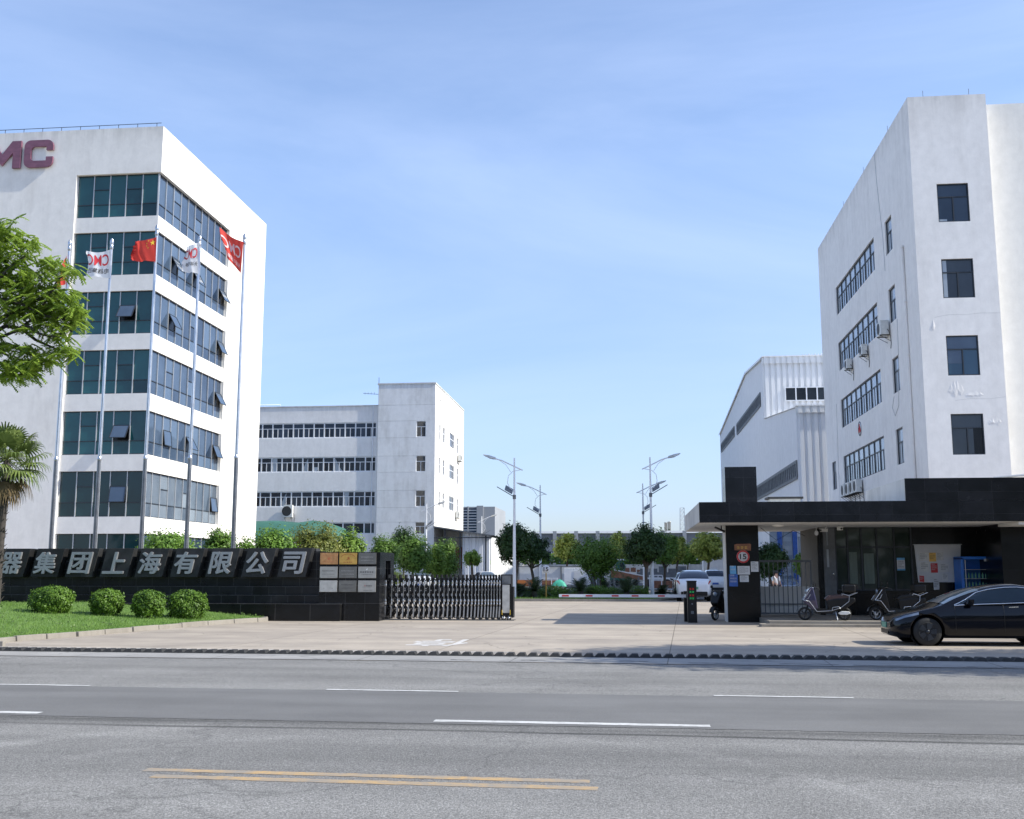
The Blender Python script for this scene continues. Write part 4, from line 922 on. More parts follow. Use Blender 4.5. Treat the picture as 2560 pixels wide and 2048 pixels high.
# ------------------------------------------------------------------ yard boundary wall and little hut
yw=thing('yard_wall',(0,150,0),'low weathered concrete wall along the back of the yard','wall')
m=MB(); m.box(-40,45,150,150.3,0,2.55); m.build('panel',M['stained_concrete'],yw)
m=MB()
for i in range(18): m.box(-38+i*4.6,-37.6+i*4.6,149.8,150.4,0,2.75)
m.build('pier',M['stained_concrete'],yw)
hp=atY(1798,1390,140)
ht=thing('yard_hut',(hp.x,140,0),'small grey shed with a flat roof beside the yellow green tree','hut')
m=MB(); m.box(hp.x-2,hp.x+2.6,140,143,0,hp.z-.1); m.build('wall',M['mid_wall'],ht); m=MB(); m.box(hp.x-2.2,hp.x+2.8,139.7,143.2,hp.z-.1,hp.z+.15); m.build('roof',M['dark_frame'],ht); m=MB(); m.box(hp.x-1.2,hp.x-.3,139.9,139.99,0,2.1); m.build('door',M['white_paint'],ht)
# ------------------------------------------------------------------ black granite sign wall
SY=38.4
sw=thing('sign_wall',(-20,38.4,0),'long low black granite wall carrying large steel characters on slanted plates','sign wall')
m=MB(); m.box(-34,-11.05,SY,SY+.45,0,2.47); m.build('wall',M['granite_wall'],sw)
m=MB(); m.box(-34,-11.29,SY-.03,SY+.48,2.47,2.575); m.build('coping',M['granite_plate'],sw)
m=MB(); m.box(-34,-10.78,38.1,SY-.002,.59,.9); m.box(-34,-10.9,38.25,SY-.002,.9,1.21); m.build('step_course',M['granite_wall'],sw)
m=MB(); m.box(-34,-10.2,37.75,38.098,0,.585); m.build('plinth',M['granite_plinth'],sw)
m=MB(); m.box(-34,-10.18,37.73,38.12,.585,.605); m.build('ledge',M['granite_plate'],sw)
px0=-11.04; px1=-8.83; pz=2.43
m=MB(); m.box(px0,px1,38.0,38.95,0,pz); m.box(px0+.9,px1,38.951,40.35,0,.02); m.box(px0+.9,px1,39.75,40.35,.02,pz); m.box(px0+.9,px1-.55,38.951,39.749,.02,pz-.3); m.box(px0+.9,px1,38.951,39.749,pz-.3,pz); m.build('end_pillar',M['granite_end'] if 'granite_end' in M else M['granite'],sw)
CH='器集团上海有限公司'
for i,ch in enumerate(CH):
    x=-23.374+1.344*i; pw=1.05; shx=.235
    m=MB(); m.add([(x,38.04,1.54),(x+pw,38.04,1.54),(x+pw+shx,38.04,2.585),(x+shx,38.04,2.585),(x,38.399,1.54),(x+pw,38.399,1.54),(x+pw+shx,38.399,2.585),(x+shx,38.399,2.585)],[(0,1,2,3),(7,6,5,4),(0,4,5,1),(1,5,6,2),(2,6,7,3),(3,7,4,0)])
    pl=m.build('letter_plate',M['granite_plate'],sw,bevel=.008)
    v,f=text_mesh(ch,0,.045); h=.76; w=.76; zz=v[:,2]/.045; m=MB()
    for k,(dx,dz) in enumerate(((0,0),(.024,0),(-.024,0),(0,.019),(0,-.019),(.017,.013),(-.017,-.013),(.017,-.013),(-.017,.013))):   # heavy cut letters: strokes thickened all round
        m.add([(x+.15+dx+a_*w+b_*.155,37.985-.045*c-.0009*k,1.675+dz+b_*h) for (a_,b_,_),c in zip(v,zz)],f)
    m.build('character',M['letter_steel'],pl)
# nine plaques on the end pillar
def strokes(m,x0,x1,z,y,h,n,gap=.35,seed=0,mi=0):
    q=random.Random(seed); w=(x1-x0)/n
    for k in range(n):
        a=x0+k*w; b=a+w*(1-gap)
        for s in range(3): m.quad((a,y,z+h*s/3),(b-(w*.2 if q.random()<.4 else 0),y,z+h*s/3),(b,y,z+h*s/3+h*.16),(a,y,z+h*s/3+h*.16),mi)
        m.quad((a+(b-a)*.4,y,z),(a+(b-a)*.55,y,z),(a+(b-a)*.55,y,z+h*.8),(a+(b-a)*.4,y,z+h*.8),mi)
PL=[('copper','copper brass plaque with a faint orange emblem, top left of the nine'),('gold','golden plaque with a red hammer and sickle emblem, top centre of the nine'),('plate_grey','dark grey plaque with two lines of pale lettering, top right of the nine'),
('plate_silver','silver plaque with two dark lines of lettering, middle row left'),('plate_grey','dark grey plaque in the very centre of the nine'),('plate_silver','silver plaque with a white leaf mark and bold black lettering, middle row right'),
('plate_light','pale almost blank silver plaque, bottom left of the nine'),('plate_grey','dull grey plaque with small dark lines, bottom centre of the nine'),('plate_silver','silver plaque with red and black lettering off centre, bottom right of the nine')]
for i,(mt,lab) in enumerate(PL):
    c,r=i%3,i//3; x=-11.012+.703*c; z=[2.0,1.51,1.02][r]; w=.645; h=.405
    t=thing('plaque',(x,38.0,z),lab,'plaque','nine metal plaques on the sign wall pillar')
    m=MB(); m.box(x,x+w,37.955,37.99,z,z+h); m.build('panel',M[mt],t,bevel=.006)
    m=MB()
    for sx in (.03,w-.03):
        for sz in (.03,h-.03): m.lathe([(.012,0),(.012,-.045)],(x+sx,38.0,z+sz),'y',8)
    m.build('screw',M['steel'],t)
    m=MB(); y=37.951
    ink=M['ink']
    if i==0: strokes(m,x+.12,x+.52,z+.07,y,.04,6,seed=1); strokes(m,x+.11,x+.53,z+.29,y,.035,8,seed=2); m.lathe([(.05,0),(.05,-.004)],(x+.32,37.955,z+.2),'y',14); ink=M['emblem_orange']
    elif i==1:
        strokes(m,x+.16,x+.48,z+.05,y,.045,5,seed=1)
        for k in range(13): a=R(150-120*k/12); cx=x+.32+.27*math.cos(a); cz=z+.17+.16*math.sin(a)+.02; m.quad((cx-.01,y,cz),(cx+.012,y,cz),(cx+.012,y,cz+.025),(cx-.01,y,cz+.025))
        ink=M['emblem_red']
    elif i==6: strokes(m,x+.15,x+.2,z+.12,y,.02,1); strokes(m,x+.45,x+.5,z+.12,y,.02,1)
    else:
        q=random.Random(i)
        if i==5: strokes(m,x+.07,x+.58,z+.19,y,.06,6,.25,5); strokes(m,x+.12,x+.52,z+.12,y,.02,14,.2,4)
        elif i==8: strokes(m,x+.30,x+.52,z+.2,y,.05,4,.3,5); strokes(m,x+.15,x+.5,z+.17,y,.008,16,.2,4); strokes(m,x+.2,x+.52,z+.05,y,.02,12,.2,4)
        else:
            for zz,hh,n in ((.24,.035,10),(.13,.022,14),(.04,.012,9)): strokes(m,x+.09+(.2 if n==9 else 0),x+.55,z+zz,y,hh,n,.25,n+i)
        if i in (2,4): ink=M['plate_light']
    m.build('lettering',ink,t)
    if i==1:
        v,f=text_mesh('☭',.02,.0); m=MB(); m.add([(x+.265+.12*a,37.949,z+.14+.12*b) for a,b,_ in v],f); m.build('emblem',M['emblem_red'],t)
    if i==5:
        m=MB(); m.prism([(x+.28,z+.29),(x+.31,z+.28),(x+.345,z+.31),(x+.34,z+.35),(x+.31,z+.33)],'y',37.95,37.954); m.build('emblem',M['white_paint'],t)
    if i==8:
        m=MB(); strokes(m,x+.24,x+.29,z+.2,37.951,.05,1,.3,5); m.build('emblem',M['red'],t)
# ------------------------------------------------------------------ retractable gate
GY=39.2
gt=thing('retractable_gate',(-6.7,GY,0),'half closed black and silver folding gate on wheels between the pillar and the driveway','gate')
GX=[-8.81,-8.59,-8.37,-8.16,-7.96,-7.76,-7.56,-7.38,-7.19,-7.01,-6.84,-6.66,-6.51,-6.35,-6.2,-6.05,-5.91,-5.77,-5.64,-5.51,-5.39,-5.27,-5.15,-5.04,-4.93,-4.83,-4.72,-4.62]
def upright_pair():
    m=MB()
    for y in (-.22,.22):
        m.box(-.02,.02,y-.02,y+.02,.06,1.44)
    m.box(.024,.066,-.17,.17,1.44,1.63); m.box(-.022,.022,-.24,.24,1.40,1.445); m.box(-.022,.022,-.24,.24,.10,.14)
    m.prism([(-.02,.55),(.02,.55),(-.005,.08),(-.07,.08)],'y',-.245,-.2); m.prism([(-.02,.55),(.02,.55),(-.005,.08),(-.07,.08)],'y',.2,.245)
    b=m
    s=MB()
    for y in (-.245,):
        s.lathe([(.018,1.20),(.027,1.23),(.027,1.29),(.02,1.30),(.027,1.31),(.027,1.37),(.018,1.43)],(-.005,y,0),'z',10)
        s.lathe([(.020,.53),(.030,.56),(.030,.62),(.022,.63),(.030,.64),(.030,.70),(.020,.75)],(-.005,y,0),'z',10)
        s.lathe([(.010,.75),(.010,1.2)],(-.005,y,0),'z',8)
        s.prism([(-.03,.50),(.018,.50),(-.008,.10),(-.055,.10)],'y',-.262,-.247)
    return b,s
bodyM,trimM=upright_pair(); first=None
for i,x in enumerate(GX):
    if first is None:
        a=bodyM.build('upright',M['black_paint'],None); s=trimM.build('trim',M['steel'],None); s.parent=a; first=(a,s)
    else:
        a=first[0].copy(); COL.objects.link(a); s=first[1].copy(); COL.objects.link(s); s.parent=a
    a.parent=gt; a.location=(x+6.7,0,0)
for i in range(len(GX)-1):
    xa,xb=GX[i],GX[i+1]; m=MB(); md=(xa+xb)/2
    for y in (-.17,.17):
        for z0,z1 in ((.15,.52),(.52,.9),(.9,1.28)):
            for (p,q) in (((xa,z0),(xb,z1)),((xb,z0),(xa,z1))):
                dx=q[0]-p[0]; dz=q[1]-p[1]; l=math.hypot(dx,dz); nx_,nz_=-dz/l*.021,dx/l*.021
                m.prism([(p[0]+nx_,p[1]+nz_),(p[0]-nx_,p[1]-nz_),(q[0]-nx_,q[1]-nz_),(q[0]+nx_,q[1]+nz_)],'y',GY+y-.012+(.006 if dx<0 else 0),GY+y+.012+(.006 if dx<0 else 0))
    m.box(md-.035,md+.03,GY-.15,GY+.15,1.36,1.5)
    m.build('scissor_link',M['black_paint'],gt)
for i in range(0,len(GX),2):
    m=MB(); m.lathe([(.055,-.035),(.06,-.02),(.06,.02),(.055,.035)],(GX[i]+.06,GY-.24,.06),'y',12); m.build('wheel',M['tyre'],gt)
m=MB(); m.box(-4.575,-4.21,39.0,39.5,.12,1.64); m.box(-4.21,-4.14,39.02,39.48,.1,1.2); hd=m.build('motor_head',M['black_paint'],gt,bevel=.01)
m=MB(); m.box(-4.535,-4.275,38.985,38.999,.27,1.27); m.build('front_panel',M['plate_light'],hd)
m=MB(); m.box(-4.545,-4.235,38.98,38.999,1.3,1.6); m.prism([(-4.5,1.36),(-4.28,1.36),(-4.3,1.46),(-4.48,1.46)],'y',38.965,38.979); m.build('control_box',M['machine_grey'],hd)
m=MB(); m.box(-4.555,-4.535,38.975,38.999,.2,.38); m.box(-4.265,-4.245,38.975,38.999,.2,.38); m.build('warning_strip',M['flag_yellow'],hd)
for x in (-4.49,-4.30):
    m=MB(); m.lathe([(.03,-.03),(.085,-.03),(.09,-.01),(.09,.03)],(x,38.98,.09),'y',14); w_=m.build('wheel',M['tyre'],gt); m=MB(); m.lathe([(.02,-.034),(.05,-.034),(.05,-.03)],(x,38.98,.09),'y',10); m.build('hub',M['steel'],w_)
m=MB(); m.box(-9,-4.1,38.86,38.92,.0,.02); m.box(-9,-4.1,39.42,39.48,.0,.02); m.build('track',M['machine_grey'],gt)
# ------------------------------------------------------------------ flag poles and flags
FPX=[(-24.36,-24.56,16.25),(-22.41,-22.5,16.25),(-20.36,-20.5,16.8),(-18.39,-18.5,16.25),(-16.36,-16.4,16.27)]
ordn=['leftmost steel flagpole, half hidden by the leafy branch','second steel flagpole from the left, carrying the white flag','tallest middle steel flagpole, carrying the national red flag','fourth steel flagpole, with the small crumpled white flag','rightmost steel flagpole, carrying the red lettered flag']
for (x,_,h),lab in zip(FPX,ordn):
    t=thing('flagpole',(x,43.5,0),lab,'flagpole','five steel flagpoles behind the sign wall')
    m=MB(); m.lathe([(.088,0),(.084,6.42)],(x,43.5,0),'z',16); m.build('lower_tube',M['pole_dark'],t)
    m=MB(); m.lathe([(.066,6.5),(.050,h-.5)],(x,43.5,0),'z',14); m.build('upper_tube',M['pole_steel'],t)
    m=MB(); m.lathe([(.084,6.42),(.098,6.45),(.098,6.52),(.066,6.6)],(x,43.5,0),'z',14); m.build('collar',M['pole_steel'],t)
    m=MB(); m.lathe([(.05,h-.5),(.075,h-.46),(.075,h-.3),(.062,h-.28),(.082,h-.24),(.082,h-.1),(.04,h)],(x,43.5,0),'z',14); m.build('finial',M['pole_steel'],t)
    m=MB(); m.tube([(x+.1,43.4,h-.4),(x+.13,43.38,8),(x+.17,43.38,1.2)],.006,4); m.build('halyard',M['white_paint'],t)
def flag(name,corners,mat,label,waves,seed,texts=(),jag=.03,star=False):
    # corners in (x,z): hoist top, hoist bottom, fly top, fly bottom
    ht,hb,ft,fb=[np.array(c,float) for c in corners]; q=random.Random(seed); ph=q.uniform(0,6)
    def S(u,v,off=0):
        p=(ht*(1-v)+hb*v)*(1-u)+(ft*(1-v)+fb*v)*u
        a=waves*u**.7
        y=43.38-.02+a*math.sin(u*7+ph+v*1.6)+.4*a*math.sin(u*13+v*4+ph)
        z=p[1]-.10*math.sin(math.pi*u)*(1-v)*1.0+.04*a*math.sin(u*9+v*3)
        return (p[0]+.05*math.sin(v*5+ph)*u,y-off,z)
    nu,nv=26,18; ed=[1-q.uniform(0,jag)*2 for _ in range(nv+1)]
    m=MB(); m.add([S(i/nu*(ed[j] if i==nu else 1),j/nv) for j in range(nv+1) for i in range(nu+1)],[(j*(nu+1)+i,j*(nu+1)+i+1,(j+1)*(nu+1)+i+1,(j+1)*(nu+1)+i) for j in range(nv) for i in range(nu)],0,True)
    x0,y0,z0=S(0,0); t=thing(name,(x0,y0,z0),label,'flag','flags flying on the steel poles')
    m.build('cloth',mat,t)
    for s,u0,u1,v0,v1,mt in texts:
        v,f=text_mesh(s,.012 if s.isascii() else .006); bm=bmesh.new(); vs=[bm.verts.new(p) for p in v]
        for ff in f:
            try: bm.faces.new([vs[i] for i in ff])
            except ValueError: pass
        bmesh.ops.triangulate(bm,faces=bm.faces)
        for _ in range(2):
            ee=[e for e in bm.edges if e.calc_length()>.08]
            if ee: bmesh.ops.subdivide_edges(bm,edges=ee,cuts=1); bmesh.ops.triangulate(bm,faces=[x for x in bm.faces if len(x.verts)>3])
        bm.verts.index_update(); m=MB(); m.add([S(u0+(u1-u0)*p.co.x,v1+(v0-v1)*p.co.y,.022) for p in bm.verts],[[p.index for p in ff.verts] for ff in bm.faces]); bm.free()
        m.build('printed_text',mt,t)
    if star:
        m=MB(); 
        def st(cu,cv,r):
            P=[]
            for k in range(10): rr=r if k%2==0 else r*.4; a=R(90+36*k); P.append((cu+rr*math.cos(a)*.8,cv-rr*math.sin(a)))
            m.add([S(max(.005,a),b,.02) for a,b in P],[tuple(range(10))])
        st(.14,.2,.13)
        for a,b in ((.3,.08),(.36,.18),(.36,.3),(.3,.4)): st(a,b,.04)
        m.build('star',M['flag_yellow'],t)
fl=[ (FPX[0],[(-.02,15.62),(-.02,14.06),(-.28,15.2),(-.42,14.0)]) ]
flag('flag',[(-24.40,15.62),(-24.36,14.2),(-24.62,15.0),(-24.80,14.02)],M['flag_red'],'limp red flag hanging folded behind the leafy branch',.16,1)
flag('flag',[(-22.36,15.72),(-22.32,14.42),(-23.52,15.68),(-23.5,14.55)],M['flag_white'],'white flag with red letters and small dark characters, second from the left',.10,2,[('CMC',.08,.92,.12,.56,M['red']),('电器集团',.08,.88,.66,.86,M['ink'])],.06)
flag('flag',[(-20.30,16.22),(-20.28,15.1),(-21.45,16.1),(-21.4,15.18)],M['flag_red'],'national red flag with yellow stars by the hoist',.15,3,(),.10,True)
flag('flag',[(-18.34,15.95),(-18.32,14.5),(-19.05,15.8),(-19.05,14.62)],M['flag_white'],'crumpled white flag with faded red lettering on the fourth pole',.17,4,[('CMC',.1,.95,.15,.5,M['red']),('长城电器',.06,.85,.62,.76,M['ink'])],.08)
flag('flag',[(-16.36,15.85),(-16.42,14.45),(-17.42,16.55),(-17.12,15.2)],M['flag_red'],'red flag with large white letters blown upward, rightmost',.09,5,[('CMC',.07,.95,.2,.6,M['flag_white']),('长城电器集团',.07,.95,.74,.9,M['flag_white'])],.02)
# ------------------------------------------------------------------ lane barrier and display post
bt=thing('boom_barrier',(2.05,39.2,0),'black barrier box with a long white and red boom lowered across the driveway','barrier')
m=MB(); m.box(1.93,2.19,38.75,39.1,0,1.06); m.build('cabinet',M['black_paint'],bt,bevel=.01)
m=MB(); m.box(-2.47,2.0,38.66,38.70,.84,.945); am=m.build('boom',M['white_paint'],bt)
m=MB()
for a in (-2.36,-1.52,-.60,.1,1.02): m.box(a,a+.24,38.655,38.6598,.865,.92)
m.build('red_stripe',M['red'],am)
m=MB(); m.lathe([(.09,0),(.09,-.06)],(2.05,38.75,.89),'y',16); m.build('pivot',M['machine_grey'],bt)
dp=thing('display_post',(2.2,38.3,0),'tall black display post with glowing red and green lettering beside the barrier','display post')
m=MB(); m.box(2.02,2.33,38.02,38.5,0,1.40); m.box(2.0,2.35,38.0,38.52,1.40,1.43); m.build('cabinet',M['black_paint'],dp,bevel=.008)
for r,(z,mt) in enumerate(((1.12,'led_red'),(1.02,'led_green'),(.90,'led_red'),(.80,'led_green'))):
    m=MB()
    for c in range(2): strokes(m,2.09+c*.09,2.16+c*.09,z,38.012,.07,1,.1,r*2+c)
    m.build('lit_character',M[mt],dp)
m=MB(); m.lathe([(.028,0),(.028,-.003)],(2.17,38.018,.64),'y',14); m.box(2.12,2.22,38.012,38.018,.30,.40); 
for k in range(4): m.box(2.13,2.21,38.008,38.012,.305+k*.025,.315+k*.025)
m.build('reader_plate',M['machine_grey'],dp)
# ------------------------------------------------------------------ guard house with its deep canopy
gh=thing('guard_house',(9,40,0),'single storey black granite gatehouse with a deep flat canopy on a square pillar','gatehouse')
FYc=36.2
m=MB(); m.box(2.37,26,FYc+.03,45.2,3.37,4.02); m.build('canopy',[M['stained_concrete']],gh)
m=MB(); m.box(2.42,26,FYc+.06,45.1,3.355,3.369); m.build('soffit',M['soffit'],gh)
m=MB(); m.box(2.37,26,FYc,FYc+.028,3.35,4.03); m.box(9.03,26,FYc,FYc+.028,4.034,4.765); m.build('fascia',M['granite'],gh)
m=MB(); m.box(9.03,26,FYc+.03,42,4.025,4.76); m.build('parapet',M['stained_concrete'],gh)
m=MB(); m.box(3.46,4.56,38.6,39.7,4.025,5.42); m.build('roof_pylon',M['granite'],gh)
m=MB(); m.box(3.43,4.555,38.6,39.6,0,3.354); pl_=m.build('pillar',M['granite_pillar'] if 'granite_pillar' in M else M['black_panel'],gh)
m=MB(); m.box(3.40,3.428,38.62,39.6,0,3.354); m.build('side_cladding',M['soffit'],pl_)
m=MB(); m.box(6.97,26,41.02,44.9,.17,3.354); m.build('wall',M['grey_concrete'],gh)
m=MB(); m.box(10.33,26,40.95,41.018,.17,3.354); m.box(7.62,10.328,40.95,41.018,.17,1.05); m.box(12.62,26,38.3,40.94,.17,3.34); m.build('granite_facing',M['black_panel'],gh)
m=MB(); m.box(12.55,26,FYc+.1,38.28,3.25,3.349); m.build('canopy_edge',M['soffit'],gh)
m=MB(); c=41.0; us=[7.62,8.05,8.55,9.1,9.72,10.32]
for a,b in zip(us,us[1:]): pane(m,'y',c,a,b,2.63,3.35); pane(m,'y',c,a,b,1.05,2.63)
g=m.build('window',M['booth_glass'],gh)
m=MB(); frame_grid(m,'y',c-.002,7.62,10.32,1.05,3.35,us,[1.08,2.63],.06,.06); m.build('frame',M['dark_frame'],g)
m=MB(); m.box(8.10,8.38,40.985,40.997,1.3,2.45); m.build('painted_reflection',M['reflection_green'],g); m=MB(); m.box(8.62,8.98,40.985,40.997,1.3,2.4); m.build('painted_reflection',M['reflection_green'],g)  # flat green panels stand in for reflections in the booth glass
m=MB(); m.box(6.99,7.16,41.0,41.018,.17,3.3); m.build('doorway',M['black_panel'],gh)  # black sheet stands in for the shade inside the door recess
m=MB(); m.box(7.18,7.6,40.93,41.018,.17,3.35); dd=m.build('door',M['machine_grey'],gh)
m=MB(); m.box(7.28,7.36,40.915,40.928,1.9,2.55); m.box(7.30,7.34,40.915,40.928,2.7,3.3); m.build('door_glass',M['pale_glass'],dd); m=MB(); m.lathe([(.035,0),(.035,-.05),(.02,-.05)],(7.5,40.93,1.65),'y',10); m.build('handle',M['chrome'],dd)
m=MB(); m.box(4.2,26,35.5,36.2,0,.085); m.box(4.5,26,35.86,45,.001,.17); m.build('step',M['kerb'],gh)
m=MB(); m.tube([(12.0,FYc+.5,4.8),(13.2,FYc+.5,4.9),(14.2,FYc+.5,4.78)],.04,6); m.build('cable',M['alu'],gh)
m=MB(); m.tube([(4.75,39.5,3.3),(5.3,39.5,2.85),(5.9,39.5,3.2),(6.3,39.5,3.0)],.01,5); m.build('hanging_wire',M['black_paint'],gh)
# roof clutter
t=thing('roof_air_unit',(6.6,40.5,4.02),'flat white rooftop unit peeking over the gatehouse canopy edge','rooftop unit'); m=MB(); m.box(5.7,6.9,44.0,44.8,4.02,4.62); m.build('casing',M['ac_white'],t); m=MB(); m.box(5.6,7.0,43.9,44.9,4.62,4.7); m.build('lid',M['ac_dark'],t)
# pedestrian gate
pg=thing('side_gate',(5.7,40.6,.17),'grey barred metal side gate with a solid lower panel beside the pillar','gate')
m=MB(); m.box(4.62,6.66,40.58,40.64,2.08,2.16); m.box(4.62,6.66,40.58,40.64,.20,.26); m.box(4.62,6.66,40.58,40.64,.55,.59); m.box(4.62,4.68,40.585,40.635,.26,2.08); m.box(6.60,6.66,40.585,40.635,.26,2.08); m.build('frame',M['machine_grey'],pg)
for i in range(11):
    x=4.80+i*.165; m=MB(); m.box(x-.013,x+.013,40.59,40.62,.26,2.08); m.build('bar',M['machine_grey'],pg)
m=MB(); m.box(4.70,6.58,40.66,40.68,.24,1.2); m.build('lower_panel',M['soffit'],pg)
# lamps, cameras
t=thing('hanging_bulb',(6.62,39.0,3.1),'round white bulb hanging from the gatehouse soffit','lamp'); m=MB(); m.tube([(6.62,39,3.35),(6.62,39,3.17)],.012,5); m.build('cord',M['alu'],t); m=MB(); m.lathe([(.02,.10),(.06,.06),(.075,0),(.055,-.06),(.01,-.08)],(6.62,39,3.08),'z',14); m.build('bulb',M['paper'],t)
t=thing('ceiling_light',(5.2,38.3,3.355),'shallow round ceiling light under the canopy next to the pillar','lamp'); m=MB(); m.lathe([(.2,0),(.19,-.05),(.1,-.075),(.01,-.08)],(5.2,38.3,3.354),'z',18); m.build('diffuser',M['cream_wall'],t)
def seccam(x,y,z,a,lab):
    t=thing('security_camera',(x,y,z),lab,'camera','security cameras under the canopy',a); m=MB(); m.box(-.05,.05,-.16,.12,-.05,.05); m.box(-.06,.06,-.19,.14,.05,.065); m.build('housing',M['ac_white'],t,local=True); m=MB(); m.lathe([(.035,0),(.035,-.012)],(0,-.16,0),'y',12); m.build('lens',M['black_paint'],t,local=True); m=MB(); m.tube([(0,.05,.06),(0,.12,.15),(0,.12,3.354-z)],.018,6); m.build('bracket',M['ac_white'],t,local=True)
seccam(7.0,39.6,3.2,R(-55),'white bullet security camera angled left under the canopy'); seccam(7.35,38.6,3.22,R(10),'white security camera under the canopy facing the road')
t=thing('floodlight',(3.3,38.7,3.2),'dark floodlight bracketed to the canopy left of the pillar','lamp'); m=MB(); m.add([(3.05,38.6,3.27),(3.4,38.6,3.1),(3.4,38.9,3.1),(3.05,38.9,3.27),(3.08,38.6,3.32),(3.42,38.6,3.17),(3.42,38.9,3.17),(3.08,38.9,3.32)],[(0,3,2,1),(4,5,6,7),(0,1,5,4),(1,2,6,5),(2,3,7,6),(3,0,4,7)]); m.build('head',M['black_paint'],t); m=MB(); m.tube([(3.3,38.75,3.2),(3.3,38.75,3.354)],.02,5); m.build('bracket',M['black_paint'],t)
# signs on the pillar
def speed_sign(loc,r,label,post=None,ring=True):
    x,y,z=loc; t=thing('speed_sign',(x,y,z if post is None else 0),label,'road sign')
    m=MB(); m.lathe([(r,0),(r,-.02),(.001,-.02)],(x,y,z),'y',32); m.build('plate',M['paper'],t)
    if ring: m=MB(); m.lathe([(r*.99,-.0205),(r*.99,-.026),(r*.76,-.026),(r*.76,-.0205)],(x,y,z),'y',32,cap=False); m.build('ring',M['red'],t)
    v,f=text_mesh('15',.025,.005); m=MB(); hw=r*.52 if ring else r*.62; hh=r*.42 if ring else r*.5; m.add([(x-hw+2*hw*a,y-.024-c,z-hh+2*hh*b) for a,b,c in v],f); m.build('number',M['ink'],t)
    if post: m=MB(); m.tube([(x,y+.03,0),(x,y+.03,z+r*.5)],.035,8); m.build('post',M[post],t)
    return t
speed_sign((4.005,38.598,2.26),.222,'round red ringed speed limit sign reading 15 on the black pillar')
sx_=atY(1365,1423,64); speed_sign((sx_.x,64,sx_.z),.235,'round white sign reading 15 on a thin yellow post in the yard','yellow_post',ring=False)
t=thing('name_plaque',(4.0,38.6,2.6),'small rough golden plaque above the speed sign on the pillar','plaque'); m=MB(); m.prism([(3.72,2.48),(4.28,2.47),(4.29,2.69),(4.24,2.71),(3.78,2.70),(3.71,2.67)],'y',38.57,38.598); m.build('panel',M['rust'],t); m=MB(); strokes(m,3.8,4.2,2.53,38.566,.11,3,.3,2); m.build('lettering',M['gold'],t)
def notice(name,x0,x1,z0,z1,y,mt,label,lines=6,ink='ink',cat='notice',group=None,tilt=0):
    t=thing(name,((x0+x1)/2,y,z0),label,cat,group); m=MB(); m.add([(x0,y-.008,z0),(x1,y-.008,z0+tilt),(x1,y-.008,z1+tilt),(x0,y-.008,z1),(x0,y,z0),(x1,y,z0+tilt),(x1,y,z1+tilt),(x0,y,z1)],[(0,1,2,3),(7,6,5,4),(0,4,5,1),(1,5,6,2),(2,6,7,3),(3,7,4,0)]); m.build('sheet',M[mt],t)
    if lines:
        m=MB(); h=(z1-z0); w=x1-x0
        for k in range(lines): strokes(m,x0+w*.12,x0+w*(.88 if k%3 else .62),z1-h*(.16+.74*k/lines),y-.011,h*.45/lines,max(3,int(w/.035)),.3,k)
        m.build('lettering',M[ink],t)
    return t
NG='notices pasted on the gatehouse pillar'
notice('poster',3.535,3.755,1.66,1.94,38.598,'poster_cyan','pale blue poster at the upper left of the pillar notices',2,'paper','poster',NG)
notice('poster',3.50,3.80,1.23,1.65,38.598,'poster_blue','dark blue poster with white print at the lower left of the pillar notices',3,'paper','poster',NG)
notice('notice',3.80,4.225,1.64,1.935,38.598,'paper','wide white notice with print just under the speed sign',7,'ink','notice',NG)
notice('notice',3.87,4.175,1.385,1.61,38.598,'paper','small white notice low on the pillar',5,'ink','notice',NG)
notice('notice',4.265,4.525,1.735,2.09,38.598,'paper','upright white notice with a blue header at the right edge of the pillar',5,'ink','notice',NG)
# notice board and vending machine, meter box
nb_=thing('notice_board',(11.2,40.9,1.3),'white notice board crowded with pasted papers on the black gatehouse wall','notice board')
m=MB(); m.add([(10.42,40.90,2.70),(10.50,40.90,1.35),(11.95,40.90,1.36),(12.06,40.90,2.70),(10.42,40.945,2.70),(10.50,40.945,1.35),(11.95,40.945,1.36),(12.06,40.945,2.70)],[(0,1,2,3),(7,6,5,4),(0,4,5,1),(1,5,6,2),(2,6,7,3),(3,7,4,0)]); m.build('board',M['paper'],nb_)
m=MB(); m.box(10.38,12.1,40.89,40.945,2.705,2.73); m.build('frame',M['alu'],nb_)
PG='papers pasted on the notice board'
for x0,x1,z0,z1,mt,lab in ((10.56,10.9,2.12,2.42,'plate_light','pale sheet at the upper left of the notice board'),(10.92,11.16,2.1,2.42,'gold','yellow paper near the top centre of the notice board'),(11.18,11.42,2.14,2.42,'plate_light','pale sheet right of the yellow paper'),(10.96,11.2,1.70,2.04,'red','large red notice in the middle of the notice board'),(10.54,10.70,1.38,1.6,'red','small red notice at the lower left corner of the board'),(10.58,10.9,1.75,2.08,'ac_white','off white sheet left of the large red notice'),(11.28,11.6,1.72,2.02,'ac_white','off white sheet right of the large red notice'),(11.02,11.22,1.08,1.5,'paper','long white paper hanging below the board edge'),(11.34,11.54,1.42,1.68,'ac_white','small pale sheet at the lower right of the board')):
    notice('pasted_paper',x0,x1,z0,z1,40.895,mt,lab,4,'paper' if mt=='red' else 'ink','paper',PG,rnd.uniform(-.02,.02))
t=notice('window_poster',9.78,10.06,1.78,2.24,40.93,'paper','white poster with blue top and bottom bands on the gatehouse glass',5,'ink','poster'); m=MB(); m.box(9.78,10.06,40.915,40.921,2.16,2.24); m.box(9.78,10.06,40.915,40.921,1.78,1.84); m.build('band',M['poster_cyan'],t)
vm=thing('vending_machine',(12.2,40.2,.17),'bright blue glass fronted drinks vending machine standing by the black wall','vending machine')
v0,v1=11.75,12.95
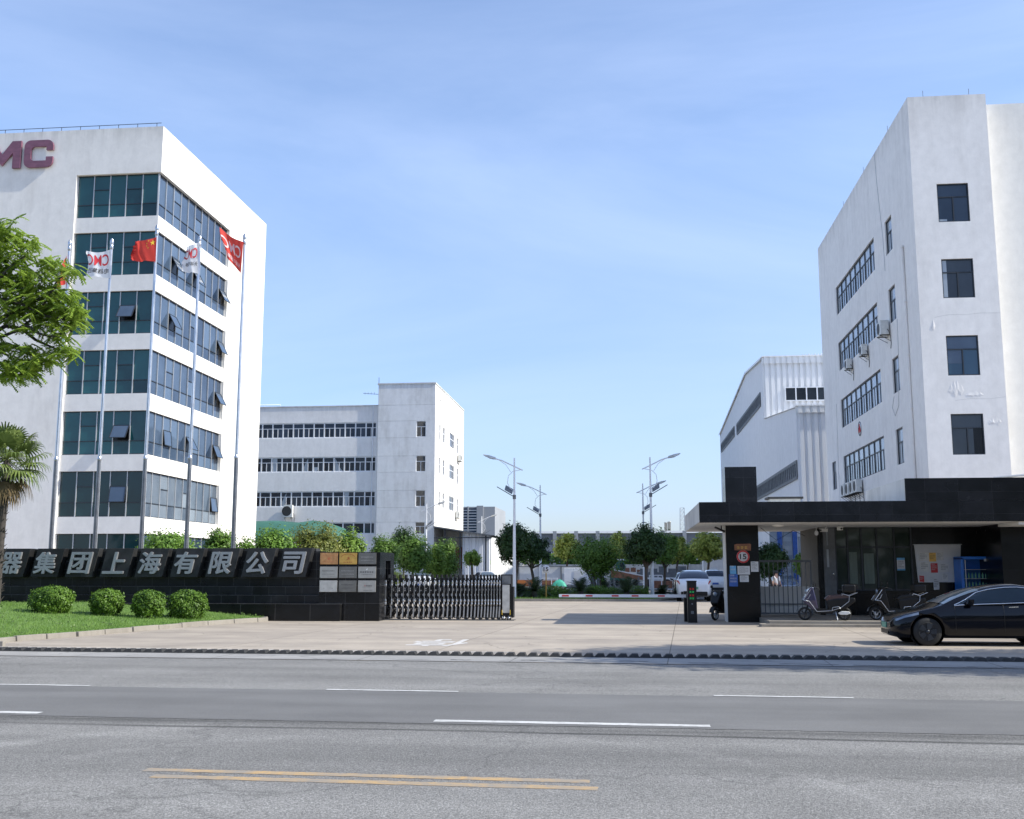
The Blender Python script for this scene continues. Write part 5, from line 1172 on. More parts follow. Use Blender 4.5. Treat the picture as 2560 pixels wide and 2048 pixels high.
m=MB(); m.box(v0,v0+.10,39.98,40.85,.17,2.24); m.box(v1-.10,v1,39.98,40.85,.17,2.24); m.box(v0,v1,39.98,40.85,2.17,2.27); m.box(v0,v1,39.98,40.85,.17,.7); m.box(v0+.1,v1-.1,40.7,40.85,.7,2.17); m.build('cabinet',M['vend_blue'],vm,bevel=.01)
m=MB(); m.box(v0+.14,v0+.16,39.97,39.99,.72,2.15); m.build('door_edge',M['white_paint'],vm)
m=MB(); m.box(v1,v1+.20,40.0,40.6,1.9,2.27); m.build('side_header',M['vend_blue'],vm); m=MB(); m.box(v1+.0,v1+.18,40.0,40.5,1.0,1.5); m.build('payment_panel',M['led_panel'] if 'led_panel' in M else M['plate_green'],vm)
m=MB(); m.box(12.55,12.8,39.965,39.98,2.1,2.19); m.build('label_plate',M['paper'],vm)
shz=(.85,1.18,1.5,1.82)
for z in shz: m=MB(); m.box(v0+.1,v1-.1,40.05,40.69,z-.015,z); m.build('shelf',M['alu'],vm)
bp0=None; cols=[M['orange'],M['plate_green'],M['paper'],M['brown_seat']]
for z in shz[:3]:
    for k in range(8):
        x=v0+.18+k*.117; m=None
        if bp0 is None:
            mm=MB(); mm.lathe([(.03,0),(.034,.02),(.034,.13),(.013,.17),(.013,.2)],(0,0,0),'z',8); bp0=mm.build('drink_bottle',M['plate_green'],None); o=bp0
        else: o=bp0.copy(); COL.objects.link(o)
        o.location=(x,40.12,z+.001); tag(o,'small drink bottle standing on a shelf inside the blue vending machine','bottle','drink bottles in the vending machine')
t=thing('meter_box',(13.1,40.9,2.3),'beige electric meter box with a white conduit below on the black wall','meter box'); m=MB(); m.box(12.98,13.33,40.75,40.945,2.75,3.2); m.build('box',M['cream_wall'],t); m=MB(); m.box(13.2,13.32,40.82,40.945,2.25,2.745); m.build('conduit',M['paper'],t); m=MB(); m.box(13.06,13.16,40.745,40.749,2.9,3.15); m.build('cover_stain',M['rust'],t)
# ------------------------------------------------------------------ cars
def interp(t,x):
    if x<=t[0][0]: return t[0][1]
    for (a,b),(c,d) in zip(t,t[1:]):
        if x<=c: return b+(d-b)*(x-a)/(c-a)
    return t[-1][1]
SEDAN=dict(L=4.69,belt=[(0,.50),(.08,.62),(.3,.72),(.7,.82),(1.15,.92),(1.6,.955),(2.6,.975),(3.6,1.02),(4.2,1.06),(4.5,1.04),(4.62,.98),(4.69,.80)],
 roof=[(1.1,0),(1.5,.17),(1.9,.315),(2.3,.42),(2.65,.463),(2.95,.46),(3.3,.40),(3.7,.27),(4.1,.10),(4.3,.02),(4.45,0)],
 w=[(0,.40),(.06,.64),(.18,.80),(.42,.895),(.9,.918),(1.6,.925),(3.4,.925),(4.1,.89),(4.45,.81),(4.62,.7),(4.69,.55)],bot=[(0,.27),(.10,.19),(.6,.18),(4.1,.18),(4.5,.26),(4.69,.4)],ax=(.80,3.68),rw=.335,glass=(1.22,4.25),side=(1.45,3.95))
SUV=dict(L=4.75,belt=[(0,.66),(.06,.82),(.3,.95),(.8,1.02),(1.2,1.06),(2.6,1.10),(3.8,1.16),(4.4,1.15),(4.62,1.10),(4.72,.98),(4.75,.85)],
 roof=[(1.05,0),(1.5,.24),(1.9,.42),(2.3,.51),(2.7,.53),(3.1,.50),(3.6,.40),(4.0,.27),(4.3,.13),(4.5,.03),(4.6,0)],
 w=[(0,.5),(.06,.7),(.25,.86),(.8,.93),(1.6,.955),(3.6,.955),(4.3,.93),(4.6,.86),(4.72,.78),(4.75,.7)],bot=[(0,.38),(.25,.24),(4.3,.24),(4.75,.36)],ax=(.92,3.8),rw=.36,glass=(1.2,4.5),side=(1.45,4.2))
VAN=dict(L=4.85,belt=[(0,.72),(.06,.92),(.4,1.04),(.9,1.09),(1.2,1.12),(3.0,1.15),(4.6,1.15),(4.78,1.10),(4.85,.95)],
 roof=[(1.0,0),(1.5,.32),(1.85,.52),(2.3,.62),(3.0,.64),(3.9,.62),(4.35,.56),(4.6,.40),(4.74,.12),(4.8,0)],
 w=[(0,.55),(.06,.76),(.25,.88),(.8,.94),(4.3,.94),(4.7,.90),(4.85,.82)],bot=[(0,.4),(.25,.26),(4.4,.26),(4.85,.36)],ax=(.95,3.9),rw=.37,glass=(1.15,4.74),side=(1.4,4.5))
def car(name,P,loc,rz,label,paint,group=None,win='car_glass',platec='plate_green',scale=1,trim='chrome'):
    t=thing(name,loc,label,'car',group,rz); t.scale=(scale,)*3
    L_=P['L']
    def sec(x,t_):
        zb=interp(P['belt'],x); h=max(0,interp(P['roof'],x)) if P['roof'][0][0]<x<P['roof'][-1][0] else 0
        w=interp(P['w'],x); b=interp(P['bot'],x)
        hr=h/.46 if h>0 else 0
        wr=w*(.93-.25*min(1,hr))
        pts=[(0,b),(w*.80,b),(w*.955,b+.09),(w*.99,b+(zb-b)*.35),(w*1.0,b+(zb-b)*.62),(w*.975,zb-.09),(w*.93,zb-.005),(wr+(w*.93-wr)*.5,zb+h*.5),(wr,zb+h*.90),(wr*.86,zb+h*.975+.012),(wr*.45,zb+h+.02),(0,zb+h+.026)]
        i=min(int(t_),len(pts)-2); f=t_-i
        return (pts[i][0]*(1-f)+pts[i+1][0]*f,pts[i][1]*(1-f)+pts[i+1][1]*f)
    nt=11; xs=sorted(set([0,.03,.08,.15,.25,.4,.6]+[round(.8+.18*i,3) for i in range(int((L_-1.2)/.18)+1)]+[L_-.3,L_-.18,L_-.1,L_-.04,L_]))
    m=MB(); V=[];Fc=[]
    for s in (1,-1):
        b=len(V)
        for x in xs:
            for j in range(nt+1): y,z=sec(x,j); V.append((x,s*y,z))
        for i in range(len(xs)-1):
            for j in range(nt): Fc.append((b+i*(nt+1)+j,b+(i+1)*(nt+1)+j,b+(i+1)*(nt+1)+j+1,b+i*(nt+1)+j+1))
        Fc.append(tuple(b+j for j in range(nt+1))); Fc.append(tuple(b+(len(xs)-1)*(nt+1)+j for j in range(nt+1)))
    m.add(V,Fc,0,True); body=m.build('body',M[paint],t,local=True)
    bm=bmesh.new(); bm.from_mesh(body.data); bmesh.ops.remove_doubles(bm,verts=bm.verts,dist=.002); bmesh.ops.recalc_face_normals(bm,faces=bm.faces); bm.to_mesh(body.data); bm.free()
    rw=P['rw']      # real wheel openings cut into the body
    for ax in P['ax']:
        for sg in (1,-1):
            w=interp(P['w'],ax); cm=MB(); cm.lathe([(rw+.06,0),(rw+.06,sg*.5)],(ax,sg*(w-.30),rw+.015),'y',28,smooth=False); cu=cm.build('cutter',M['black_paint'],None); cu.parent=t
            md=body.modifiers.new('cut','BOOLEAN'); md.operation='DIFFERENCE'; md.solver='EXACT'; md.object=cu
            bpy.context.view_layer.update(); nm_=bpy.data.meshes.new_from_object(body.evaluated_get(bpy.context.evaluated_depsgraph_get()))
            body.modifiers.clear(); body.data=nm_; bpy.data.objects.remove(cu)
    def patch(name,xr,tr,side,mt,off=.006,nx=14,ntt=4,xfun=None,par=None):
        mm=MB(); vs=[]
        for i in range(nx+1):
            x=xr[0]+(xr[1]-xr[0])*i/nx
            a,b=(xfun(x) if xfun else tr)
            for j in range(ntt+1):
                y,z=sec(x,a+(b-a)*j/ntt); y2,z2=sec(x,min(nt-.01,a+(b-a)*j/ntt+.05)); dy,dz=y2-y,z2-z; l=math.hypot(dy,dz) or 1
                vs.append((x,side*(y+dz/l*off),z-dy/l*off+.001))
        mm.add(vs,[(i*(ntt+1)+j,(i+1)*(ntt+1)+j,(i+1)*(ntt+1)+j+1,i*(ntt+1)+j+1) for i in range(nx) for j in range(ntt)],0,True)
        return mm.build(name,M[mt],par or t,local=True)
    g0,g1=P['glass']; s0,s1=P['side']; pk=max(P['roof'],key=lambda q:q[1])[0]
    for s in (1,-1): patch('side_window',(s0,s1),(6.25,7.85),s,win,.006,18,4,lambda x:(6.25,6.25+1.6*max(.03,min(1,(x-s0)/.55,(s1-x)/.5))))
    def wind(nm,xa,xb):
        mm=MB(); vs=[]; n=10
        for i in range(n+1):
            x=xa+(xb-xa)*i/n
            row=[8.15,9,10,11]
            pts=[sec(x,q) for q in row]
            line=[(-y,z) for y,z in pts]+[(y,z) for y,z in pts[::-1][1:]]
            for y,z in line: vs.append((x+(-.012 if xb<pk+.3 else .012),y,z+.008))
        k=7; mm.add(vs,[(i*k+j,(i+1)*k+j,(i+1)*k+j+1,i*k+j+1) for i in range(n) for j in range(k-1)],0,True); return mm.build(nm,M[win if nm!='windscreen' or win!='car_glass' else 'windscreen'],t,local=True)
    wind('windscreen',g0,pk-.55); wind('rear_window',pk+.75 if P is not VAN else g1-.55,g1-.03)
    if trim:
        for s in (1,-1):
            mm=MB(); up=[];lo=[]
            for i in range(19):
                x=s0+(s1-s0)*i/18; q=6.25+1.6*max(.03,min(1,(x-s0)/.55,(s1-x)/.5))
                y,z=sec(x,q+.08); up.append((x,s*(y+.012),z)); y,z=sec(x,6.15); lo.append((x,s*(y+.012),z))
            mm.tube(up,.013,5); mm.tube(lo,.013,5); mm.build('window_trim',M[trim],t,local=True)
    rw=P['rw']
    for ax in P['ax']:
        for s in (1,-1):
            w=interp(P['w'],ax)
            mm=MB(); mm.lathe([(.001,s*-.27),(rw+.056,s*-.27),(rw+.056,s*-.012)],(ax,s*w*.985,rw+.015),'y',28,cap=False); mm.build('wheel_arch',M['black_paint'],t,local=True)
            mm=MB(); mm.lathe([(rw*.62,s*-.2),(rw*.95,s*-.2),(rw,s*-.16),(rw,s*-.03),(rw*.95,s*.012),(rw*.66,s*.012)],(ax,s*(w*.965),rw),'y',28,cap=False); wh=mm.build('wheel',M['tyre'],t,local=True)
            mm=MB(); mm.lathe([(.001,.0),(rw*.67,.0),(rw*.67,s*.014),(rw*.60,s*.010),(rw*.58,s*.002)],(ax,s*(w*.965+.004),rw),'y',24,1)
            for k in range(5):
                a=2*math.pi*k/5; c_,s_=math.cos(a),math.sin(a); p=[(.06,-.04),(rw*.6,-.07),(rw*.6,.07),(.06,.04)]
                mm.prism([(ax+u*c_-v*s_,rw+u*s_+v*c_) for u,v in p],'y',s*(w*.965+.006),s*(w*.965+.02))
            mm.lathe([(.05,0),(.045,s*.024),(.001,s*.024)],(ax,s*(w*.965),rw),'y',12); mm.build('rim',[M['rim'],M['tyre']],wh,local=True)
    for s in (1,-1):
        patch('headlight',(.10,.62) if P is SEDAN else (.06,.5),(5.15,5.95),s,'lamp_clear',.008,8,3,lambda x:(5.35-.1*x,5.95))
        patch('taillight',(L_-.42,L_-.03),(4.9,5.7),s,'lamp_red',.010,8,3)
        mm=MB(); x=s0+.28; y,z=sec(x,6.1); 
        mm.add([(x-.05,s*(y-.02),z-.02),(x+.12,s*(y-.02),z-.02),(x+.13,s*(y+.20),z+.02),(x-.03,s*(y+.19),z+.02),(x-.05,s*(y-.02),z+.06),(x+.12,s*(y-.02),z+.06),(x+.14,s*(y+.21),z+.15),(x-.01,s*(y+.18),z+.15)],[(0,3,2,1),(4,5,6,7),(0,1,5,4),(1,2,6,5),(2,3,7,6),(3,0,4,7)]); o=mm.build('mirror',M[paint],t,local=True,bevel=.02)
        for k,x in enumerate((s0+1.35,s0+2.25)):
            mm=MB(); y,z=sec(x,5.2); mm.add([(x-.11,s*(y+.012),z-.004),(x+.11,s*(y+.014),z+.006),(x+.11,s*(y+.014),z+.03),(x-.11,s*(y+.012),z+.016)],[(0,1,2,3)]); mm.build('door_handle',M['chrome'],t,local=True)
        mm=MB()
        for x in (s0-.0,s0+1.12,s0+2.1):
            pts=[]
            for q in (2.3,3.2,4.2,5.2,6.0): y,z=sec(x,q); pts.append((x,s*(y+.002),z))
            mm.tube(pts,.006,4)
        mm.build('door_gap',M['black_paint'],t,local=True)
    zb=interp(P['belt'],L_)
    mm=MB(); mm.box(L_-.03,L_+.022,-.22,.22,zb-.22,zb-.08); mm.build('number_plate',M[platec],t,local=True)
    mm=MB(); mm.box(L_-.12,L_+.02,-.70,.70,.30,.52); mm.build('rear_bumper',M['black_paint'],t,local=True,bevel=.03)
    mm=MB(); mm.box(-.02,.06,-.22,.22,.40,.53); mm.build('number_plate',M[platec],t,local=True)
    mm=MB(); mm.box(-.006,.08,-.36,.36,.26,.36); mm.build('air_intake',M['black_paint'],t,local=True)
    return t
bc=car('parked_car',SEDAN,(6.30,27.95,.0),0,'glossy black saloon car parked across the forecourt at the right picture edge','car_black')
def plate_text(parent,s,x,z,rz=False): pass
CG='white and black cars parked beyond the barrier'
def rear_car(P,px,Y,lab,paint,plate='plate_green',win='car_glass',head=False,name='parked_car',grp=CG,scale=1,ang=0,trim=None):
    p=atY(px,1500,Y); 
    if head: return car(name,P,(p.x,Y,.006),R(90)+ang,lab,paint,grp,win,plate,scale,trim)   # nose towards the road
    return car(name,P,(p.x,Y+P['L']*scale,.006),R(-90)+ang,lab,paint,grp,win,plate,scale,trim)
# in the yard: tail towards the road
rear_car(SUV,1744,63.3,'white coupe style car with a green number plate just behind the display post','car_white',ang=R(-2),scale=1.08)
rear_car(SUV,1722,73.5,'black car parked just left of and behind the white coupe','car_black')
rear_car(VAN,1790,81,'white boxy car with a blue number plate beside the black pillar','car_white','plate_blue')
DG='vehicles seen over the folding gate'
rear_car(VAN,1050,97,'white van with a dark windscreen facing the folding gate under the trees','car_white','plate_blue',head=True,grp=DG)
rear_car(SUV,1228,104,'pale silver car seen over the right end of the folding gate','car_white','plate_blue',head=True,grp=DG,ang=R(20))
rear_car(SEDAN,1972,80,'grey blue car seen through the side gate bars','car_grey','plate_blue',head=True,grp=DG,win='windscreen')
# ------------------------------------------------------------------ electric scooters
def scooter(loc,rz,label,seat='brown_seat',shell='purple',box=True,bars=True,pannier=True):
    # local: front wheel at x=0, rear wheel at x=1.22, y across
    t=thing('electric_scooter',loc,label,'scooter','electric scooters parked by the gatehouse',rz)
    for nm,x,r in (('front',0,.215),('rear',1.25,.215)):
        m=MB(); 
        n=24; ring=[]
        m.lathe([(r-.06,-.04),(r-.015,-.045),(r,-.02),(r,.02),(r-.015,.045),(r-.06,.04)],(x,0,r),'y',n,cap=False); w=m.build('wheel',M['tyre'],t,local=True)
        m=MB(); m.lathe([(r-.065,-.03),(r-.05,-.04),(r-.05,.04),(r-.065,.03)],(x,0,r),'y',n,cap=False)
        for k in range(3): a=2*math.pi*k/3+.4; m.tube([(x,0,r),(x+(r-.06)*math.cos(a),0,r+(r-.06)*math.sin(a))],.018,6)
        m.lathe([(.06,-.055),(.06,.055)],(x,0,r),'y',12); m.build('rim',M['rim'] if shell=='purple' else M['alu'],w,local=True)
    m=MB(); 
    for y in (-.075,.075): m.tube([(0,y,.215),(.09,y,.45),(.14,y*.6,.56)],.022,7)
    m.tube([(.14,0,.56),(.30,0,.98),(.32,0,1.03)],.028,8); m.build('fork',M['black_paint'],t,local=True)
    m=MB(); vs=[]
    for i in range(7): a=R(20+150*i/6); vs+= [(.275*math.cos(a),-.085,.235+.275*math.sin(a)),(.275*math.cos(a),.085,.235+.275*math.sin(a))]
    m.add(vs,[(2*i,2*i+1,2*i+3,2*i+2) for i in range(6)],0,True); m.build('front_fender',M[shell],t,local=True)
    m=MB()   # leg shield and floor and rear shell, lofted from outline
    prof=[(.10,.58,.10),(.17,.80,.17),(.25,.98,.13),(.33,1.0,.10)]
    vs=[(-.06,-.15,.62),(-.06,.15,.62),(.12,-.23,1.0),(.12,.23,1.0),(.27,-.17,1.09),(.27,.17,1.09),(.36,-.21,.66),(.36,.21,.66),(.42,-.18,.34),(.42,.18,.34),(.22,-.16,.36),(.22,.16,.36)]
    m.add(vs,[(0,1,3,2),(2,3,5,4),(4,5,7,6),(6,7,9,8),(8,9,11,10),(10,11,1,0),(0,2,4,6),(1,7,5,3),(0,6,8,10),(1,11,9,7)]); m.build('leg_shield',M[shell],t,local=True,bevel=.03)
    m=MB(); m.prism([(.32,.24),(.86,.22),(.88,.36),(.34,.40)],'y',-.19,.19); m.build('floorboard',M['black_paint'],t,local=True,bevel=.01)
    m=MB(); m.prism([(.74,.26),(1.25,.36),(1.60,.62),(1.58,.74),(1.0,.72),(.70,.66)],'y',-.18,.18); m.build('rear_body',M['black_paint'],t,local=True,bevel=.04)
    m=MB(); m.prism([(.62,.70),(.74,.60),(1.12,.62),(1.42,.72),(1.40,.84),(1.05,.84),(.76,.80)],'y',-.16,.16); m.build('seat',M[seat],t,local=True,bevel=.04)
    m=MB(); m.tube([(.42,-.34,1.02),(.33,-.2,1.06),(.32,0,1.03),(.33,.2,1.06),(.42,.34,1.02)],.016,7); m.build('handlebar',M['chrome'],t,local=True)
    for s in (-1,1):
        m=MB(); m.tube([(.36,s*.26,1.05),(.44,s*.38,1.01)],.022,7); m.build('grip',M['rubber'],t,local=True)
        m=MB(); m.tube([(.35,s*.24,1.06),(.33,s*.30,1.17)],.007,5); m.lathe([(.055,0),(.06,.01),(.03,.02)],(.33,s*.31,1.19),'x',12); m.build('mirror',M['black_paint'],t,local=True)
    m=MB(); m.lathe([(.085,0),(.08,-.03),(.03,-.045)],(.07,0,.93),'x',14); m.build('headlamp',M['lamp_clear'],t,local=True)
    if bars:
        m=MB()
        for s in (-1,1):
            y=s*.20
            m.tube([(.26,y*.7,.98),(.10,y,.70),(-.06,y*1.05,.66),(.13,y*1.05,.62),(.36,y*1.05,.29),(.82,y*1.05,.32),(1.12,y,.42),(1.38,y,.62),(1.40,y,.80),(1.66,y*.8,.90)],.010,7)
            m.tube([(1.40,y,.80),(1.20,y*.8,.86),(1.16,y*.7,.78)],.013,7); m.tube([(.84,y*1.1,.33),(.86,y*1.15,.43),(1.06,y*1.15,.45),(1.1,y*1.1,.38)],.011,7); m.tube([(-.06,y*1.05,.66),(.18,y,.99)],.012,7)
        m.build('crash_bar',M['pole_steel'] if shell=='purple' else M['chrome'],t,local=True)
    m=MB(); m.tube([(.95,-.1,.32),(1.0,-.22,.02)],.013,6); m.build('kickstand',M['steel'],t,local=True)
    m=MB(); m.prism([(1.02,.24),(1.1,.19),(1.3,.19),(1.42,.23),(1.38,.30),(1.14,.31)],'y',-.19,-.12); m.build('motor_cover',M['ac_white'],t,local=True,bevel=.015)
    if box: m=MB(); m.box(1.22,1.62,-.2,.2,.90,1.16); b=m.build('top_box',M['black_paint'],t,local=True,bevel=.05)
    m=MB(); m.box(1.50,1.54,-.08,.08,.62,.70); m.build('tail_lamp',M['lamp_red'],t,local=True)
    return t
def spt(px,Y): return atY(px,1500,Y).x
scooter((spt(2011,36.5),36.5,.17),R(-3),'purple electric scooter with a brown saddle and chrome crash bars, nearest the side gate')
scooter((spt(2188,36.9),36.9,.17),R(4),'black electric scooter with bright chrome bars between the purple scooter and the car','black_paint','black_paint',box=True)
scooter((3.08,39.9,0),R(55),'black electric scooter peeking out from behind the left of the pillar','black_paint','black_paint',bars=False)
# ------------------------------------------------------------------ person beyond the side gate
def person(loc,rz,label):
    t=thing('person',loc,label,'person',None,rz)
    J={'pel':(0,0,.93,.13),'spine':(0,.01,1.15,.125),'chest':(0,.02,1.36,.135),'neck':(0,.02,1.50,.055),'head':(0,0,1.60,.085),'top':(0,0,1.70,.075),
       'shl':(-.19,.02,1.42,.06),'ell':(-.27,.03,1.15,.045),'hal':(-.26,-.06,.90,.033),'fl':(-.26,-.09,.82,.022),'shr':(.19,.02,1.42,.06),'elr':(.27,.03,1.15,.045),'har':(.26,-.08,.91,.033),'fr':(.26,-.11,.83,.022),
       'hil':(-.10,0,.88,.09),'knl':(-.11,-.02,.48,.06),'anl':(-.11,.02,.08,.042),'tol':(-.12,-.14,.035,.035),'hir':(.10,0,.88,.09),'knr':(.12,-.06,.48,.06),'anr':(.12,0,.08,.042),'tor':(.13,-.16,.035,.035)}
    E=[('pel','spine'),('spine','chest'),('chest','neck'),('neck','head'),('head','top'),('chest','shl'),('shl','ell'),('ell','hal'),('hal','fl'),('chest','shr'),('shr','elr'),('elr','har'),('har','fr'),('pel','hil'),('hil','knl'),('knl','anl'),('anl','tol'),('pel','hir'),('hir','knr'),('knr','anr'),('anr','tor')]
    def skin(name,names,edges,scale,mt,par,root):
        me=bpy.data.meshes.new(name); ks=list(names); me.from_pydata([J[k][:3] for k in ks],[(ks.index(a),ks.index(b)) for a,b in edges],[])
        o=bpy.data.objects.new(name,me); COL.objects.link(o); md=o.modifiers.new('skin','SKIN'); sv=me.skin_vertices[0].data
        for i,k in enumerate(ks): sv[i].radius=(J[k][3]*scale,J[k][3]*scale); sv[i].use_root=(k==root)
        sb=o.modifiers.new('sub','SUBSURF'); sb.levels=2; sb.render_levels=2
        bpy.context.view_layer.update(); dg=bpy.context.evaluated_depsgraph_get(); m2=bpy.data.meshes.new_from_object(o.evaluated_get(dg)); bpy.data.objects.remove(o)
        m2.materials.clear(); m2.materials.append(M[mt])
        for p in m2.polygons: p.use_smooth=True
        o=bpy.data.objects.new(name,m2); COL.objects.link(o); o.parent=par; return o
    skin('body',J.keys(),E,1,'skin',t,'pel')
    up=['pel','spine','chest','shl','ell','shr','elr']; skin('shirt',up,[('pel','spine'),('spine','chest'),('chest','shl'),('shl','ell'),('chest','shr'),('shr','elr')],1.14,'shirt',t,'pel')
    lo=['pel','hil','knl','anl','hir','knr','anr']; skin('trousers',lo,[('pel','hil'),('hil','knl'),('knl','anl'),('pel','hir'),('hir','knr'),('knr','anr')],1.15,'trousers',t,'pel')
    m=MB(); m.lathe([(.095,-.06),(.10,0),(.085,.07),(.05,.11),(.01,.125)],(0,.015,1.655),'z',14); m.build('hair',M['hair'],t,local=True)
    return t
pp=atY(1943,1500,62); person((pp.x,62,0),R(35),'person in a pale shirt and dark trousers standing beyond the side gate bars')
# ------------------------------------------------------------------ vegetation
rg=np.random.default_rng(11)
def leaf_quads(C,Nn,Ln,Wd,droop=0):
    n=len(C); T=unit(np.cross(Nn,rg.normal(size=(n,3)))); T[:,2]-=droop; T=unit(T); B=unit(np.cross(Nn,T))
    Ln=Ln*rg.uniform(.65,1.3,n)[:,None]; Wd=Wd*rg.uniform(.7,1.2,n)[:,None]
    a=C-T*Ln*.5; b=C+T*Ln*.5
    return np.stack([a,C-B*Wd*.5+T*Ln*.05,b,C+B*Wd*.5+T*Ln*.05],1)
def crown_pts(c,r,n,nc,cr,flat=1,bottom=-.75,shell=.62):
    c=np.array(c);r=np.array(r); d=unit(rg.normal(size=(nc*3,3))); d=d[d[:,2]>bottom][:nc]; nc=len(d)
    pa,pb=rg.uniform(0,6.28,2); az=np.arctan2(d[:,1],d[:,0]); cc=d*rg.uniform(shell,.96,(nc,1))*(1-.24*(.5+.5*np.sin(az*2+pa+d[:,2]*3)*np.cos(d[:,2]*4+pb)))[:,None]; wt=rg.uniform(.5,1.4,nc); wt/=wt.sum()
    k=rg.choice(nc,n,p=wt); off=rg.normal(size=(n,3))*cr*rg.uniform(.5,1.1,nc)[k][:,None]; off[:,2]*=flat
    p=cc[k]+off; q=np.linalg.norm(p,axis=1); keep=q<1.12
    return c+p[keep]*r,unit(unit(p[keep])*.7+unit(off[keep])*.5+np.array([0,0,.45])+rg.normal(size=(keep.sum(),3))*.45),c+cc*r
def tree(name,x,Y,zc,r,mat,label,n=4500,nc=34,cr=.24,leaf=(.2,.09),trunk_r=.09,trunks=1,base=0,group=None,cat='tree',shell=.62,bottom=-.75,bark='bark',fill=True,zb=None):
    t=thing(name,(x,Y,base),label,cat,group)
    P,Nn,cc=crown_pts((x,Y,zc),r,n,nc,cr,1,bottom,shell); Q=[leaf_quads(P,Nn,leaf[0],leaf[1],.25)]
    if fill:
        m2=n//5; d=unit(rg.normal(size=(m2,3)))*rg.uniform(.1,.7,(m2,1)); Q.append(leaf_quads(np.array((x,Y,zc))+d*np.array(r),unit(rg.normal(size=(m2,3))),leaf[0]*1.7,leaf[1]*2))
    leafobj('crown',np.concatenate(Q),M[mat],t)
    m=MB(); q=random.Random(int(x*100)); zb=zb or (zc-r[2]*.55)
    for k in range(trunks):
        bx=x+(k-(trunks-1)/2)*.28; top=(bx+q.uniform(-.2,.2)*r[0],Y+q.uniform(-.1,.1),zb)
        m.tube([(bx,Y,base-.05),(bx+q.uniform(-.05,.05),Y,base+(zb-base)*.5),top],[trunk_r*1.15,trunk_r*.9,trunk_r*.75],8)
        for j in range(7):
            e=cc[q.randrange(len(cc))]; mid=(Vector(top)+Vector(e))/2+Vector((0,0,-.1*r[2])); m.tube([top,mid,e],[trunk_r*.55,trunk_r*.35,trunk_r*.12],5)
    m.build('trunk',M[bark],t)
    return t
def ptree(name,px,py0,py1,pw,Y,mat,label,**k):
    # crown spans py0..py1 and pw pixels of the photograph at the distance Y
    p=atY(px,(py0+py1)/2,Y); s=Y/F_
    rz=(py1-py0)/2*s*1.06; rx=pw/2*s*1.08
    return tree(name,p.x,Y,p.z,(rx,rx*k.pop('depth',1),rz),mat,label,**k)
# behind the sign wall
TG='trees behind the sign wall'
ptree('garden_tree',422,1322,1425,150,50,'leaf_bush','pale green leafy tree behind the sign wall, between the third and fourth flagpoles',n=4200,leaf=(.16,.08),group=TG,cr=.2,nc=40)
ptree('garden_tree',552,1318,1420,98,52,'leaf_deep','dark glossy rounded tree behind the sign wall at the rightmost flagpole',n=4200,leaf=(.16,.07),group=TG,nc=46,cr=.18)
ptree('garden_tree',608,1342,1425,64,53,'leaf_bush','small pale tree just right of the dark glossy tree behind the sign wall',n=1600,leaf=(.14,.07),group=TG,nc=14,cr=.24)
ptree('garden_tree',686,1318,1440,118,60,'leaf_bush','light green tree in front of the left end of the green canopy',n=4200,leaf=(.2,.1),group=TG)
ptree('garden_tree',790,1306,1450,150,62,'leaf_olive','broad yellowish olive tree behind the last characters of the sign wall',n=6500,leaf=(.2,.08),group=TG,nc=46)
ptree('garden_tree',872,1322,1450,84,64,'leaf_mid','green tree hiding the right end of the green canopy',n=3600,leaf=(.2,.1),group=TG)
TG2='trees in a row beyond the folding gate'
ptree('avenue_tree',962,1338,1440,76,70,'leaf_deep','first rounded tree of the row, right behind the plaque pillar',n=4200,leaf=(.2,.09),group=TG2,nc=44)
ptree('avenue_tree',1010,1312,1425,66,88,'leaf_dark','tall dark tree with a feathery top rising behind the row',n=3200,leaf=(.28,.1),group=TG2,cr=.3,nc=22)
ptree('avenue_tree',1035,1332,1450,78,76,'leaf_deep','full green tree with a visible trunk behind the white van',n=4600,leaf=(.22,.1),group=TG2,nc=42)
ptree('avenue_tree',1086,1362,1450,52,82,'leaf_mid','bright green tree right of the slim lamp post in the row',n=2800,leaf=(.22,.1),group=TG2)
ptree('avenue_tree',1112,1346,1458,74,92,'leaf_deep','bushy dark green tree at the right end of the row',n=4200,leaf=(.26,.11),group=TG2,nc=40)
ptree('avenue_tree',1181,1372,1422,46,90,'leaf_mid','small lollipop shaped tree standing alone before the shed',n=3000,leaf=(.18,.09),group=TG2,nc=40,cr=.16,trunk_r=.13)
ptree('shrub',975,1420,1470,70,66,'leaf_yellow','yellow green shrub seen through the left end of the folding gate',n=2000,leaf=(.16,.09),cat='shrub')
# island in the yard
TG3='trees on the planted island'
ptree('island_tree',1288,1304,1414,90,69,'leaf_dark','dark round crowned tree behind the left lamp post on the island',n=6500,leaf=(.2,.09),group=TG3,nc=56,cr=.17,trunk_r=.12,zb=1.9)
ptree('island_tree',1334,1330,1416,82,74,'leaf_dark','smaller dark tree touching the left island tree on its right',n=4200,leaf=(.2,.09),group=TG3,nc=40,cr=.18,trunk_r=.12,zb=1.9)
ptree('island_tree',1490,1338,1446,138,70,'leaf_deep','spreading fine leaved bushy tree in the middle of the island',n=9000,leaf=(.15,.075),group=TG3,nc=80,cr=.2,trunks=3,trunk_r=.05,shell=.3,bottom=-1)
ptree('island_tree',1612,1314,1422,98,66.5,'leaf_dark','dark domed tree directly behind the right lamp post',n=6200,leaf=(.2,.09),group=TG3,nc=56,cr=.17,trunk_r=.11,zb=1.9)
ptree('island_tree',1658,1322,1418,72,72,'leaf_deep','dense green tree touching the domed tree by the right lamp post',n=4200,leaf=(.2,.09),group=TG3,nc=40,cr=.18,trunk_r=.1,zb=1.9)
TG4='yellow green trees along the far warehouse'
